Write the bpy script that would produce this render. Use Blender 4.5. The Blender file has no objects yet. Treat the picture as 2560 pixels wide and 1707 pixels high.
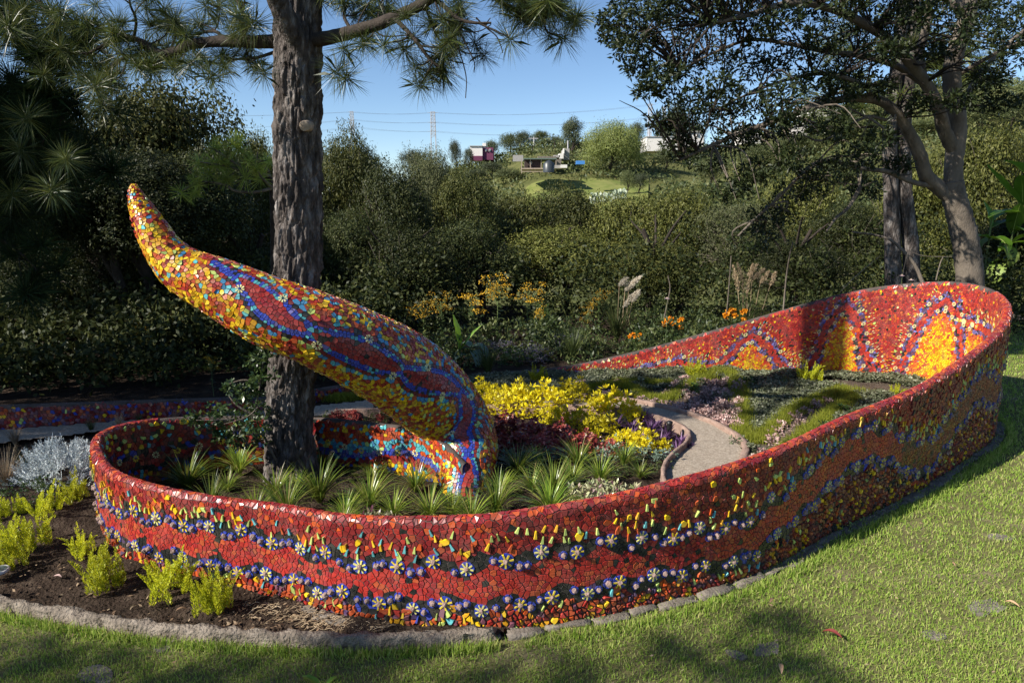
import bpy, bmesh, math, random
import numpy as np
from mathutils import Vector, Matrix, noise
from mathutils.geometry import delaunay_2d_cdt
PI = math.pi
rnd = random.Random(7)
rng = np.random.default_rng(7)
S = bpy.context.scene
COL = S.collection

# ---------------------------------------------------------------- camera
CAM_H, PITCH, FOC = 2.6, math.radians(11.7), 1707.0
cam_d = bpy.data.cameras.new('camera'); cam = bpy.data.objects.new('camera', cam_d); COL.objects.link(cam)
cam_d.sensor_width = 36; cam_d.lens = 36 * FOC / 2560; cam_d.clip_end = 3000; cam_d.clip_start = 0.05
cam.location = (0, 0, CAM_H); cam.rotation_euler = (math.radians(90) - PITCH, 0, 0)
S.camera = cam
# ---------------------------------------------------------------- light
SUN_AZ, SUN_EL = math.radians(27), math.radians(36)      # the light travels along +x turned 27 degrees towards +y
W = bpy.data.worlds.new('World'); S.world = W; W.use_nodes = True
wn = W.node_tree.nodes; wl = W.node_tree.links
bg = wn['Background']; sky = wn.new('ShaderNodeTexSky'); sky.sky_type = 'NISHITA'; sky.sun_disc = False
sky.sun_elevation = SUN_EL
sky.sun_rotation = math.radians(270) - SUN_AZ   # compass bearing of the sun, clockwise from +y
sky.altitude = 2200; sky.air_density = 1.0; sky.dust_density = 0.6; sky.ozone_density = 2.3
sat = wn.new('ShaderNodeHueSaturation'); sat.inputs['Saturation'].default_value = 1.06; wl.new(sky.outputs[0], sat.inputs['Color'])
wl.new(sat.outputs[0], bg.inputs[0]); bg.inputs[1].default_value = 0.088
sun_d = bpy.data.lights.new('sun', 'SUN'); sun = bpy.data.objects.new('sun', sun_d); COL.objects.link(sun)
sun_d.energy = 4.9; sun_d.angle = math.radians(0.55); sun_d.color = (1.0, 0.94, 0.84)
ldir = Vector((math.cos(SUN_AZ) * math.cos(SUN_EL), math.sin(SUN_AZ) * math.cos(SUN_EL), -math.sin(SUN_EL)))
sun.rotation_euler = ldir.to_track_quat('-Z', 'Y').to_euler()
S.view_settings.view_transform = 'Standard'; S.view_settings.look = 'None'
S.view_settings.exposure = 0.82; S.view_settings.gamma = 1; S.view_settings.use_curve_mapping = False
S.cycles.max_bounces = 6; S.cycles.diffuse_bounces = 2; S.cycles.glossy_bounces = 2
S.cycles.transmission_bounces = 3; S.cycles.transparent_max_bounces = 4

# ---------------------------------------------------------------- surveying: from a sight line of the photograph to a place
cp, sp = math.cos(PITCH), math.sin(PITCH)
def ray(x, y):
    u = (x - 1280) / FOC; v = (853.5 - y) / FOC
    return (u, cp + v * sp, -sp + v * cp)
def at(x, y, z=0.0):
    d = ray(x, y); t = (z - CAM_H) / d[2]
    return Vector((d[0] * t, d[1] * t, z))
def atY(x, y, Y):
    d = ray(x, y); t = Y / d[1]
    return Vector((d[0] * t, Y, CAM_H + d[2] * t))
def pxn(P):
    z = P[:, 2] - CAM_H; f = P[:, 1] * cp - z * sp; u = P[:, 1] * sp + z * cp
    f = np.maximum(f, .01)
    return 1280 + FOC * P[:, 0] / f, 853.5 - FOC * u / f, f

# ---------------------------------------------------------------- materials
def newmat(name):
    m = bpy.data.materials.new(name); m.use_nodes = True
    n = m.node_tree.nodes; l = m.node_tree.links
    return m, n, l, n['Principled BSDF']
def ramp(n, stops):
    r = n.new('ShaderNodeValToRGB'); e = r.color_ramp.elements
    while len(e) > 1: e.remove(e[0])
    e[0].position = stops[0][0]; e[0].color = (*stops[0][1], 1)
    for p, c in stops[1:]:
        k = e.new(p); k.color = (*c, 1)
    return r
def mat_leaf(name, cols, rough=.45, trans=.25, spec=.4):
    m, n, l, b = newmat(name)
    g = n.new('ShaderNodeNewGeometry'); oi = n.new('ShaderNodeObjectInfo')
    k = len(cols) - 1
    r = ramp(n, [(i / k, c) for i, c in enumerate(cols)])
    l.new(g.outputs['Random Per Island'], r.inputs[0])
    hsv = n.new('ShaderNodeHueSaturation'); mr = n.new('ShaderNodeMapRange')
    mr.inputs[3].default_value = .62; mr.inputs[4].default_value = 1.35
    l.new(oi.outputs['Random'], mr.inputs[0]); l.new(mr.outputs[0], hsv.inputs['Value']); l.new(r.outputs[0], hsv.inputs['Color'])
    l.new(hsv.outputs[0], b.inputs['Base Color']); b.inputs['Roughness'].default_value = rough
    b.inputs['Specular IOR Level'].default_value = spec
    t = n.new('ShaderNodeBsdfTranslucent'); mx = n.new('ShaderNodeMixShader'); mx.inputs[0].default_value = trans
    hs2 = n.new('ShaderNodeHueSaturation'); hs2.inputs['Hue'].default_value = .485; hs2.inputs['Value'].default_value = 1.5
    l.new(hsv.outputs[0], hs2.inputs['Color']); l.new(hs2.outputs[0], t.inputs[0])
    l.new(b.outputs[0], mx.inputs[1]); l.new(t.outputs[0], mx.inputs[2]); l.new(mx.outputs[0], n['Material Output'].inputs[0])
    return m
def mat_noise(name, stops, scale=5, rough=.9, bump=.3, bscale=40, detail=6, stretch=(1, 1, 1), spec=.3, dist=.02):
    m, n, l, b = newmat(name)
    tc = n.new('ShaderNodeTexCoord'); mp = n.new('ShaderNodeMapping'); mp.inputs['Scale'].default_value = stretch
    l.new(tc.outputs['Object'], mp.inputs[0])
    t = n.new('ShaderNodeTexNoise'); t.inputs['Scale'].default_value = scale; t.inputs['Detail'].default_value = detail
    t.inputs['Roughness'].default_value = .65
    l.new(mp.outputs[0], t.inputs[0]); r = ramp(n, stops); l.new(t.outputs[0], r.inputs[0]); l.new(r.outputs[0], b.inputs['Base Color'])
    t2 = n.new('ShaderNodeTexNoise'); t2.inputs['Scale'].default_value = bscale; t2.inputs['Detail'].default_value = 5
    l.new(mp.outputs[0], t2.inputs[0]); bp = n.new('ShaderNodeBump'); bp.inputs['Strength'].default_value = bump
    bp.inputs['Distance'].default_value = dist
    l.new(t2.outputs[0], bp.inputs['Height']); l.new(bp.outputs[0], b.inputs['Normal'])
    b.inputs['Roughness'].default_value = rough; b.inputs['Specular IOR Level'].default_value = spec
    return m
def mat_plain(name, c, rough=.6, metal=0, spec=.5):
    m, n, l, b = newmat(name)
    t = n.new('ShaderNodeTexNoise'); t.inputs['Scale'].default_value = 14; t.inputs['Detail'].default_value = 4
    tc = n.new('ShaderNodeTexCoord'); l.new(tc.outputs['Object'], t.inputs[0])
    r = ramp(n, [(.3, tuple(x * .75 for x in c)), (.7, tuple(min(1, x * 1.2) for x in c))])
    l.new(t.outputs[0], r.inputs[0]); l.new(r.outputs[0], b.inputs['Base Color'])
    b.inputs['Roughness'].default_value = rough; b.inputs['Metallic'].default_value = metal; b.inputs['Specular IOR Level'].default_value = spec
    return m
def mat_tile():
    m, n, l, b = newmat('glazed_tile')
    a = n.new('ShaderNodeVertexColor'); a.layer_name = 'Col'
    tc = n.new('ShaderNodeTexCoord'); t = n.new('ShaderNodeTexNoise'); t.inputs['Scale'].default_value = 9; t.inputs['Detail'].default_value = 7
    l.new(tc.outputs['Object'], t.inputs[0])
    mr = n.new('ShaderNodeMapRange'); mr.inputs[1].default_value = .35; mr.inputs[2].default_value = .7; mr.inputs[3].default_value = .20; mr.inputs[4].default_value = .5
    l.new(t.outputs[0], mr.inputs[0]); l.new(mr.outputs[0], b.inputs['Roughness'])
    hsv = n.new('ShaderNodeHueSaturation'); mr2 = n.new('ShaderNodeMapRange'); mr2.inputs[1].default_value = .3; mr2.inputs[2].default_value = .75
    mr2.inputs[3].default_value = 1.08; mr2.inputs[4].default_value = .72
    t3 = n.new('ShaderNodeTexNoise'); t3.inputs['Scale'].default_value = 60; t3.inputs['Detail'].default_value = 4; l.new(tc.outputs['Object'], t3.inputs[0])
    l.new(t3.outputs[0], mr2.inputs[0]); l.new(mr2.outputs[0], hsv.inputs['Value']); l.new(a.outputs[0], hsv.inputs['Color'])
    # thin film of pale dust
    mx = n.new('ShaderNodeMixRGB'); mx.inputs[2].default_value = (.22, .17, .13, 1)
    mr3 = n.new('ShaderNodeMapRange'); mr3.inputs[1].default_value = .45; mr3.inputs[2].default_value = .8; mr3.inputs[3].default_value = .03; mr3.inputs[4].default_value = .30
    l.new(t.outputs[0], mr3.inputs[0]); l.new(mr3.outputs[0], mx.inputs[0]); l.new(hsv.outputs[0], mx.inputs[1])
    l.new(mx.outputs[0], b.inputs['Base Color'])
    b.inputs['Specular IOR Level'].default_value = .5
    return m
M = {}
M['tile'] = mat_tile()
M['grout'] = mat_noise('grout', [(.3, (.045, .036, .032)), (.7, (.12, .092, .08))], 8, .95, .5, 120)
M['lava'] = mat_noise('lava_stone', [(.3, (.16, .10, .085)), (.7, (.42, .30, .26))], 30, .95, 1, 150, dist=.01)
M['bark'] = mat_noise('pine_bark', [(.32, (.022, .017, .015)), (.5, (.085, .070, .062)), (.72, (.32, .29, .27))], 13, .9, 1.0, 38, stretch=(1, 1, .3), dist=.05)
M['oakbark'] = mat_noise('oak_bark', [(.3, (.06, .048, .037)), (.7, (.20, .165, .13))], 6, .9, .7, 70, stretch=(1, 1, .3))
M['branch'] = mat_noise('dark_twig', [(.3, (.018, .013, .010)), (.7, (.055, .042, .033))], 12, .9, .5, 50)
M['cutwood'] = mat_noise('cut_wood', [(.3, (.22, .16, .11)), (.7, (.42, .34, .26))], 14, .85, .3, 60)
M['soil'] = mat_noise('soil', [(.3, (.020, .014, .010)), (.55, (.048, .033, .024)), (.75, (.10, .075, .055))], 6, 1, 1, 45, dist=.04, spec=.1)
M['cactus'] = mat_leaf('cactus_pad', [(.24, .29, .20), (.34, .39, .29), (.44, .47, .38)], .7, .0, .1)
M['lawnsoil'] = mat_noise('lawn_soil', [(.25, (.12, .10, .055)), (.5, (.13, .125, .05)), (.75, (.22, .18, .11))], 2.2, 1, .6, 60, spec=.1)
M['litter'] = mat_leaf('litter', [(.10, .06, .035), (.24, .16, .10), (.38, .29, .19)], .8, .1, .1)
M['banksoil'] = mat_noise('bank_soil', [(.3, (.05, .038, .028)), (.55, (.11, .085, .065)), (.75, (.19, .15, .12))], 6, 1, 1, 45, dist=.03, spec=.1)
M['gravel'] = mat_noise('gravel', [(.3, (.20, .16, .12)), (.55, (.36, .30, .235)), (.75, (.50, .43, .35))], 45, .95, .8, 130, dist=.012, spec=.2)
M['concrete'] = mat_noise('concrete', [(.3, (.11, .088, .066)), (.5, (.20, .165, .13)), (.7, (.32, .27, .215))], 11, .95, 1, 45, dist=.03)
M['stone'] = mat_noise('grey_stone', [(.3, (.10, .085, .07)), (.7, (.25, .215, .18))], 9, .9, .8, 50)
M['edging'] = mat_noise('path_edging', [(.3, (.20, .13, .10)), (.7, (.36, .25, .20))], 10, .9, .5, 60)
M['oak'] = mat_leaf('oak_leaf', [(.008, .014, .004), (.017, .026, .007), (.032, .042, .013)], .5, .10, .25)
M['paletwig'] = mat_plain('pale_twig', (.17, .14, .11), .9)
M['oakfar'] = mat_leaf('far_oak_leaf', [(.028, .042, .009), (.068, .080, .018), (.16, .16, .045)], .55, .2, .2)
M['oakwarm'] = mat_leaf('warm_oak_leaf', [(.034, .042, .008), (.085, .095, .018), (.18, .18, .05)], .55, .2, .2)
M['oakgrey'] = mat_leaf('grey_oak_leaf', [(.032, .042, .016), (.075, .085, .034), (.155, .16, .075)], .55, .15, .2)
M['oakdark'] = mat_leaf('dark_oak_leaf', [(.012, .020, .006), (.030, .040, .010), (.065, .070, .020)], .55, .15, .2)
M['hill'] = mat_leaf('hill_leaf', [(.035, .055, .018), (.08, .10, .03), (.14, .15, .05)], .6, .2)
M['hilldark'] = mat_leaf('hill_dark_leaf', [(.025, .040, .018), (.055, .072, .03), (.10, .105, .05)], .6, .2)
M['pepper'] = mat_leaf('pepper_leaf', [(.08, .11, .025), (.16, .19, .045), (.25, .27, .08)], .6, .25)
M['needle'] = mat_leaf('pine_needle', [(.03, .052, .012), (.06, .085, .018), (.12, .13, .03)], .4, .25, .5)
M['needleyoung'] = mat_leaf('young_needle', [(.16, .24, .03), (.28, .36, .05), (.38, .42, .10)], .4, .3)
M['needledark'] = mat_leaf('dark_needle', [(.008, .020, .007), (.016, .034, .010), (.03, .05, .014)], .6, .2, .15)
M['grass'] = mat_leaf('grass_blade', [(.12, .21, .025), (.20, .31, .04), (.29, .38, .07), (.42, .40, .16)], .5, .3)
M['liriope'] = mat_leaf('liriope', [(.05, .11, .015), (.10, .17, .02), (.18, .26, .03), (.26, .32, .04), (.34, .27, .12)], .28, .25, .6)
M['fern'] = mat_leaf('foxtail_fern', [(.22, .26, .012), (.38, .42, .02), (.52, .52, .03)], .5, .3)
M['silver'] = mat_leaf('dusty_miller', [(.34, .38, .38), (.52, .57, .57), (.68, .72, .72)], .7, .12)
M['yellow'] = mat_leaf('golden_leaf', [(.42, .36, .01), (.62, .54, .015), (.74, .66, .03)], .4, .3)
M['maroon'] = mat_leaf('maroon_leaf', [(.13, .018, .02), (.27, .045, .04), (.44, .15, .11)], .35, .2, .6)
M['purple'] = mat_leaf('purple_leaf', [(.05, .02, .06), (.11, .05, .13), (.20, .11, .22)], .4, .2)
M['trad'] = mat_leaf('striped_leaf', [(.13, .02, .07), (.30, .28, .15), (.45, .46, .27), (.12, .16, .05)], .35, .2, .6)
M['ajuga'] = mat_leaf('dark_cover', [(.06, .075, .035), (.13, .145, .08), (.26, .265, .18)], .5, .15, .25)
M['succ'] = mat_leaf('pink_succulent', [(.26, .15, .13), (.44, .29, .26), (.55, .43, .38)], .6, .1)
M['moss'] = mat_leaf('fine_grass', [(.16, .20, .015), (.28, .32, .03), (.38, .39, .05)], .6, .3)
M['bluegrey'] = mat_leaf('sage_leaf', [(.10, .15, .11), (.18, .25, .19), (.26, .33, .26)], .6, .15)
M['shrub'] = mat_leaf('shrub_leaf', [(.02, .05, .012), (.05, .095, .022), (.11, .16, .04)], .4, .2, .5)
M['herb'] = mat_leaf('herb_leaf', [(.025, .045, .012), (.055, .08, .022), (.13, .15, .045)], .5, .25)
M['lav'] = mat_leaf('lavender', [(.06, .05, .10), (.10, .09, .13), (.09, .11, .07)], .6, .15)
M['flower'] = mat_leaf('yellow_flower', [(.45, .24, .01), (.62, .38, .015), (.40, .22, .03)], .6, .2)
M['marigold'] = mat_leaf('marigold', [(.75, .26, .005), (.85, .36, .01)], .6, .15)
M['pink'] = mat_leaf('pink_petal', [(.6, .35, .42), (.75, .6, .62)], .6, .2)
M['redflower'] = mat_leaf('red_flower', [(.6, .04, .02), (.7, .10, .04)], .6, .2)
M['canna'] = mat_leaf('canna_leaf', [(.07, .16, .015), (.12, .23, .02)], .35, .35, .6)
M['cannarib'] = mat_plain('leaf_midrib', (.35, .42, .10))
M['datura'] = mat_leaf('broad_leaf', [(.10, .17, .025), (.18, .25, .05), (.26, .30, .09)], .5, .3)
M['bluecanna'] = mat_leaf('bluish_leaf', [(.14, .22, .18), (.22, .31, .26)], .5, .2)
M['stem'] = mat_plain('green_stem', (.10, .14, .04))
M['plume'] = mat_leaf('plume', [(.42, .36, .26), (.60, .53, .42), (.68, .62, .52)], .8, .3)
M['straw'] = mat_leaf('straw', [(.20, .14, .08), (.34, .25, .15), (.46, .36, .24)], .8, .2)
M['deadleaf'] = mat_leaf('dead_leaf', [(.25, .12, .05), (.40, .24, .13), (.50, .36, .24)], .7, .15)
M['metal'] = mat_plain('dark_metal', (.03, .03, .032), .45, .6)
M['steel'] = mat_plain('pylon_steel', (.42, .40, .40), .5)
M['wire'] = mat_plain('wire', (.12, .13, .15), .6)
M['white'] = mat_plain('white_render', (.72, .68, .63), .85)
M['grey'] = mat_plain('grey_render', (.34, .32, .30), .9)
M['magenta'] = mat_plain('magenta_paint', (.14, .03, .075), .8)
M['darkwood'] = mat_plain('dark_wood', (.045, .028, .024), .85)
M['wood'] = mat_plain('pale_wood', (.34, .27, .20), .85)
M['bluep'] = mat_plain('blue_plastic', (.06, .22, .55), .4)
M['black'] = mat_plain('black_plastic', (.04, .045, .05), .4)
M['green'] = mat_plain('green_sheet', (.10, .14, .11), .6)
M['glass'] = mat_plain('window_glass', (.10, .13, .15), .15)
M['terr'] = mat_noise('terrain', [(.3, (.05, .06, .02)), (.5, (.10, .105, .035)), (.75, (.17, .15, .07))], .35, 1, .5, 6, spec=.1)
M['meadow'] = mat_noise('meadow', [(.3, (.10, .14, .03)), (.7, (.22, .22, .075))], .6, 1, .4, 8, spec=.1)

# ---------------------------------------------------------------- mesh helpers
def npmesh(name, V, F, mats, mi=None, col=None, smooth=False):
    """V (n,3); F an (m,k) array, or (flat indices, sizes)"""
    me = bpy.data.meshes.new(name)
    V = np.asarray(V, dtype=np.float32)
    if isinstance(F, tuple): flat, sizes = np.asarray(F[0], np.int32), np.asarray(F[1], np.int32)
    else:
        F = np.asarray(F, np.int32); flat = F.ravel(); sizes = np.full(len(F), F.shape[1], np.int32)
    starts = np.concatenate([[0], np.cumsum(sizes)[:-1]]).astype(np.int32)
    me.vertices.add(len(V)); me.vertices.foreach_set('co', V.ravel())
    me.loops.add(len(flat)); me.loops.foreach_set('vertex_index', flat)
    me.polygons.add(len(sizes)); me.polygons.foreach_set('loop_start', starts); me.polygons.foreach_set('loop_total', sizes)
    if mi is not None: me.polygons.foreach_set('material_index', np.asarray(mi, np.int32))
    me.polygons.foreach_set('use_smooth', np.full(len(sizes), bool(smooth)))
    for m in (mats if isinstance(mats, (list, tuple)) else [mats]): me.materials.append(m)
    me.update(calc_edges=True)
    if col is not None:
        a = me.color_attributes.new('Col', 'FLOAT_COLOR', 'POINT')
        c = np.ones((len(V), 4), np.float32); c[:, :3] = col
        a.data.foreach_set('color', c.ravel())
    return me
def link(name, me, parent=None, loc=None, rotz=0, scale=1, label=None, cat=None, group=None, kind=None):
    o = bpy.data.objects.new(name, me); COL.objects.link(o)
    if loc is not None: o.location = loc
    if rotz: o.rotation_euler = (0, 0, rotz)
    if scale != 1: o.scale = scale if isinstance(scale, (tuple, list)) else (scale,) * 3
    if parent: o.parent = parent
    if label: o['label'] = label
    if cat: o['category'] = cat
    if group: o['group'] = group
    if kind: o['kind'] = kind
    return o
def thing(name, parts, loc=(0, 0, 0), rotz=0, scale=1, label=None, cat=None, group=None):
    """parts: [(part name, mesh)]; an Empty at the thing's base carries them"""
    r = link(name, None, None, loc, rotz, scale, label, cat, group)
    for p in parts: link(p[0], p[1], r)
    return r
class MB:
    def __init__(s): s.V = []; s.F = []; s.n = 0
    def add(s, V, F):
        V = np.asarray(V, float); F = np.asarray(F, int)
        s.V.append(V); s.F.append(F + s.n); s.n += len(V)
    def quad_only(s): pass
    def build(s, name, mats, smooth=False, col=None):
        flat = np.concatenate([f.ravel() for f in s.F]); sizes = np.concatenate([np.full(len(f), f.shape[1]) for f in s.F])
        return npmesh(name, np.concatenate(s.V), (flat, sizes), mats, smooth=smooth, col=col)
def box(mb, c, d, rz=0.0, taper=1.0):
    x, y, z = d[0] / 2, d[1] / 2, d[2] / 2
    V = np.array([[-x, -y, -z], [x, -y, -z], [x, y, -z], [-x, y, -z], [-x * taper, -y * taper, z], [x * taper, -y * taper, z], [x * taper, y * taper, z], [-x * taper, y * taper, z]])
    ca, sa = math.cos(rz), math.sin(rz)
    V = V @ np.array([[ca, sa, 0], [-sa, ca, 0], [0, 0, 1]]) + np.array(c)
    mb.add(V, [[0, 3, 2, 1], [4, 5, 6, 7], [0, 1, 5, 4], [1, 2, 6, 5], [2, 3, 7, 6], [3, 0, 4, 7]])
def crom(P, n):
    P = np.asarray(P, float); P = np.vstack([2 * P[0] - P[1], P, 2 * P[-1] - P[-2]])
    out = []
    for i in range(1, len(P) - 2):
        p0, p1, p2, p3 = P[i - 1:i + 3]
        for k in range(n):
            t = k / n
            out.append(.5 * (2 * p1 + (p2 - p0) * t + (2 * p0 - 5 * p1 + 4 * p2 - p3) * t * t + (3 * p1 - p0 - 3 * p2 + p3) * t ** 3))
    out.append(P[-2]); return np.array(out)
def tube(mb, P, R, k=8, jit=0):
    P = np.asarray(P, float); n = len(P); R = np.broadcast_to(np.asarray(R, float), (n,))
    T = np.gradient(P, axis=0); T /= np.linalg.norm(T, axis=1)[:, None] + 1e-9
    up = np.array([0, 0, 1.0]) if abs(T[0][2]) < .9 else np.array([1.0, 0, 0])
    a = np.cross(T[0], up); a /= np.linalg.norm(a)
    V = np.zeros((n, k, 3)); ang = np.arange(k) / k * 2 * PI
    for i in range(n):
        a = a - T[i] * a.dot(T[i]); a /= np.linalg.norm(a) + 1e-9; b = np.cross(T[i], a)
        rr = R[i] * (1 + (rng.uniform(-jit, jit, k) if jit else 0))
        V[i] = P[i] + (np.outer(np.cos(ang), a) + np.outer(np.sin(ang), b)) * (rr[:, None] if jit else rr)
    i, j = np.meshgrid(np.arange(n - 1), np.arange(k), indexing='ij')
    F = np.stack([i * k + j, i * k + (j + 1) % k, (i + 1) * k + (j + 1) % k, (i + 1) * k + j], -1).reshape(-1, 4)
    mb.add(V.reshape(-1, 3), F)
    c = len(V.reshape(-1, 3))
    mb.add(np.vstack([V[-1], P[-1] + T[-1] * R[-1] * .3]), [[q, (q + 1) % k, k] for q in range(k)])
def unit(A): return A / (np.linalg.norm(A, axis=-1, keepdims=True) + 1e-9)
def randdir(n, r=None):
    return unit((r or rng).normal(size=(n, 3)))
def leaves(C, A, N, L, Wd, fold=0.0):
    """diamond leaves at C, long axis A, normal hint N -> V, F (quads)"""
    A = unit(A); B = unit(np.cross(N, A)); n = len(C)
    L = np.broadcast_to(L, (n,))[:, None]; Wd = np.broadcast_to(Wd, (n,))[:, None]
    up = np.cross(A, B) * fold * Wd
    V = np.stack([C, C + A * L * .45 + B * Wd * .5 + up, C + A * L, C + A * L * .45 - B * Wd * .5 + up], 1).reshape(-1, 3)
    F = np.arange(4 * n).reshape(n, 4)
    return V, F
def crown(name, mat, rx, ry, rz, n, leaf, lumps=40, lr=.30, seed=1, asp=.45, base=.0, droop=0.0, shell=.55):
    """foliage crown: clumps of small leaves spread through an uneven volume; origin at the crown's bottom"""
    r = np.random.default_rng(seed)
    d = unit(r.normal(size=(lumps, 3))); d[:, 2] = np.where(d[:, 2] < -.5, -d[:, 2], d[:, 2])
    rad = r.uniform(.35, 1, lumps) ** .6
    LC = d * rad[:, None] * np.array([rx, ry, rz]) * (1 - lr * .6) + np.array([0, 0, rz])
    LR = r.uniform(.6, 1.35, lumps) * lr * min(rx, ry, rz) * 1.1
    w = LR ** 2; per = 7; ns = n // per; n = ns * per; idx = np.repeat(r.choice(lumps, ns, p=w / w.sum()), per)
    dd = np.repeat(unit(r.normal(size=(ns, 3)) + np.array([0, 0, .25])), per, 0); rr = np.repeat(r.uniform(shell, 1.0, ns) ** .5 * r.uniform(.85, 1.18, ns) * np.where(r.uniform(0, 1, ns) < .14, r.uniform(1.0, 1.35, ns), 1), per)
    sc_ = np.repeat(r.uniform(.6, 1.5, ns), per)
    C = LC[idx] + dd * (LR[idx] * rr)[:, None] * np.array([1.15, 1.15, .8])
    C = C + (dd * r.uniform(-1.2, 1.6, (n, 1)) + r.normal(size=(n, 3)) * .55) * (leaf * sc_)[:, None]
    if droop: C[:, 2] -= droop * r.uniform(0, 1, n) * LR[idx]
    N = unit(dd * .9 + r.normal(size=(n, 3)) * .55 + np.array([0, 0, .35])); A = unit(np.cross(N, r.normal(size=(n, 3))) + np.array([0, 0, -.6 * bool(droop)]))
    V, F = leaves(C, A, N, leaf * r.uniform(.6, 1.3, n) * (.6 + .4 * sc_), leaf * asp * r.uniform(.8, 1.2, n))
    V[:, 2] = np.maximum(V[:, 2], base)
    return npmesh(name, V, F, mat)
# ================================================================ the mosaic sculpture
RIB = [(-.60, 9.75, .10), (.72, 10.0, .14), (1.90, 9.90, .42), (2.99, 9.64, .80), (4.07, 9.55, 1.15), (4.82, 9.42, 1.38), (5.45, 9.12, 1.52),
       (5.72, 8.62, 1.58), (5.72, 8.02, 1.54), (5.42, 7.38, 1.42), (4.90, 6.86, 1.22), (3.68, 5.86, 1.02), (2.59, 5.10, .94), (1.72, 4.45, .89),
       (.80, 4.02, .82), (.05, 3.81, .775), (-.32, 3.79, .75), (-.95, 3.89, .70), (-1.52, 4.14, .66), (-2.09, 4.31, .65), (-2.66, 4.54, .655), (-3.08, 4.86, .66),
       (-3.47, 5.42, .66), (-3.50, 5.80, .64), (-3.32, 6.10, .60), (-2.95, 6.34, .55), (-2.45, 6.50, .49), (-1.92, 6.54, .47), (-1.38, 6.33, .49),
       (-.92, 6.16, .49), (-.62, 5.98, .42), (-.42, 5.80, .28)]
RB = crom(RIB, 24)
seg = np.linalg.norm(np.diff(RB[:, :2], axis=0), axis=1); RU = np.concatenate([[0], np.cumsum(seg)]); RL = RU[-1]
_g = np.linspace(0, RL, 1400)
RX, RY, RH = (np.interp(_g, RU, RB[:, k]) for k in range(3))
_k = np.hanning(21); _k /= _k.sum()
def _sm(a): return np.convolve(np.pad(a, 10, mode='reflect', reflect_type='odd'), _k, 'valid')
RX, RY, RH = _sm(RX), _sm(RY), _sm(RH)
RT = unit(np.stack([np.gradient(RX), np.gradient(RY)], 1)); RN = np.stack([-RT[:, 1], RT[:, 0]], 1)   # RN: towards the outer face
WR = .038
def u_of(i): return np.interp(i, RU[::24], RU[::24])
def ukey(k): return RU[min(k * 24, len(RU) - 1)]           # arc length at way point k
def rib(u, q, lift=0.0):
    """point and normal of the wall surface; u along the wall, q across it: 0 on the crest, > 0 down the outer face"""
    u = np.asarray(u, float); q = np.asarray(q, float)
    x = np.interp(u, _g, RX); y = np.interp(u, _g, RY); h = np.interp(u, _g, RH) - WR
    nx = np.interp(u, _g, RN[:, 0]); ny = np.interp(u, _g, RN[:, 1])
    a = np.clip(q / WR, -PI / 2, PI / 2); ex = np.abs(q) - WR * PI / 2
    off = np.sin(a) * WR; z = h + np.cos(a) * WR - np.maximum(ex, 0)
    P = np.stack([x + nx * off, y + ny * off, z], -1)
    N = np.stack([nx * np.sin(a), ny * np.sin(a), np.cos(a)], -1)
    N = unit(N)
    return P + N * np.asarray(lift)[..., None] if np.ndim(lift) else P + N * lift, N
def qmax(u): return np.interp(u, _g, RH) - WR + WR * PI / 2 + .03
CAMP = np.array([0, 0, CAM_H])

C3 = dict(red=(.34, .026, .020), dred=(.17, .014, .016), crim=(.25, .016, .020), orange=(.52, .082, .016), dorange=(.36, .065, .024), yellow=(.80, .50, .012),
          gold=(.62, .30, .012), lime=(.52, .64, .16), turq=(.10, .42, .45), sky=(.06, .26, .46), blue=(.03, .06, .40), black=(.014, .018, .017),
          purple=(.09, .05, .13), cream=(.78, .72, .34), lilac=(.17, .15, .38), brown=(.20, .06, .03), plum=(.18, .06, .09))
CK = list(C3); CA = np.array([C3[k] for k in CK])
def pick(r, w):
    ks = list(w); p = np.array([w[k] for k in ks], float); return C3[ks[r.choice(len(ks), p=p / p.sum())]]

def voronoi(P):
    """P (n,2) -> for each seed the flat list of its cell's corners: (corner xy, owner index) sorted round each seed"""
    vs = [Vector(p) for p in P.tolist()]
    res = delaunay_2d_cdt(vs, [], [], 0, 1e-7)
    V = np.array([v[:] for v in res[0]]); T = np.array([f for f in res[2] if len(f) == 3])
    orig = np.array([o[0] if o else -1 for o in res[3]])
    a, b, c = V[T[:, 0]], V[T[:, 1]], V[T[:, 2]]
    d = 2 * (a[:, 0] * (b[:, 1] - c[:, 1]) + b[:, 0] * (c[:, 1] - a[:, 1]) + c[:, 0] * (a[:, 1] - b[:, 1]))
    d = np.where(np.abs(d) < 1e-12, 1e-12, d)
    a2, b2, c2 = (a ** 2).sum(1), (b ** 2).sum(1), (c ** 2).sum(1)
    cc = np.stack([(a2 * (b[:, 1] - c[:, 1]) + b2 * (c[:, 1] - a[:, 1]) + c2 * (a[:, 1] - b[:, 1])) / d,
                   (a2 * (c[:, 0] - b[:, 0]) + b2 * (a[:, 0] - c[:, 0]) + c2 * (b[:, 0] - a[:, 0])) / d], 1)
    vi = T.ravel(); ti = np.repeat(np.arange(len(T)), 3)
    ang = np.arctan2(cc[ti, 1] - V[vi, 1], cc[ti, 0] - V[vi, 0])
    o = np.lexsort((ang, vi)); vi, ti = vi[o], ti[o]
    cells = {}
    st = np.concatenate([[0], np.nonzero(np.diff(vi))[0] + 1, [len(vi)]])
    for s, e in zip(st[:-1], st[1:]):
        k = orig[vi[s]]
        if k >= 0 and e - s >= 3: cells[k] = cc[ti[s:e]]
    return cells

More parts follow.
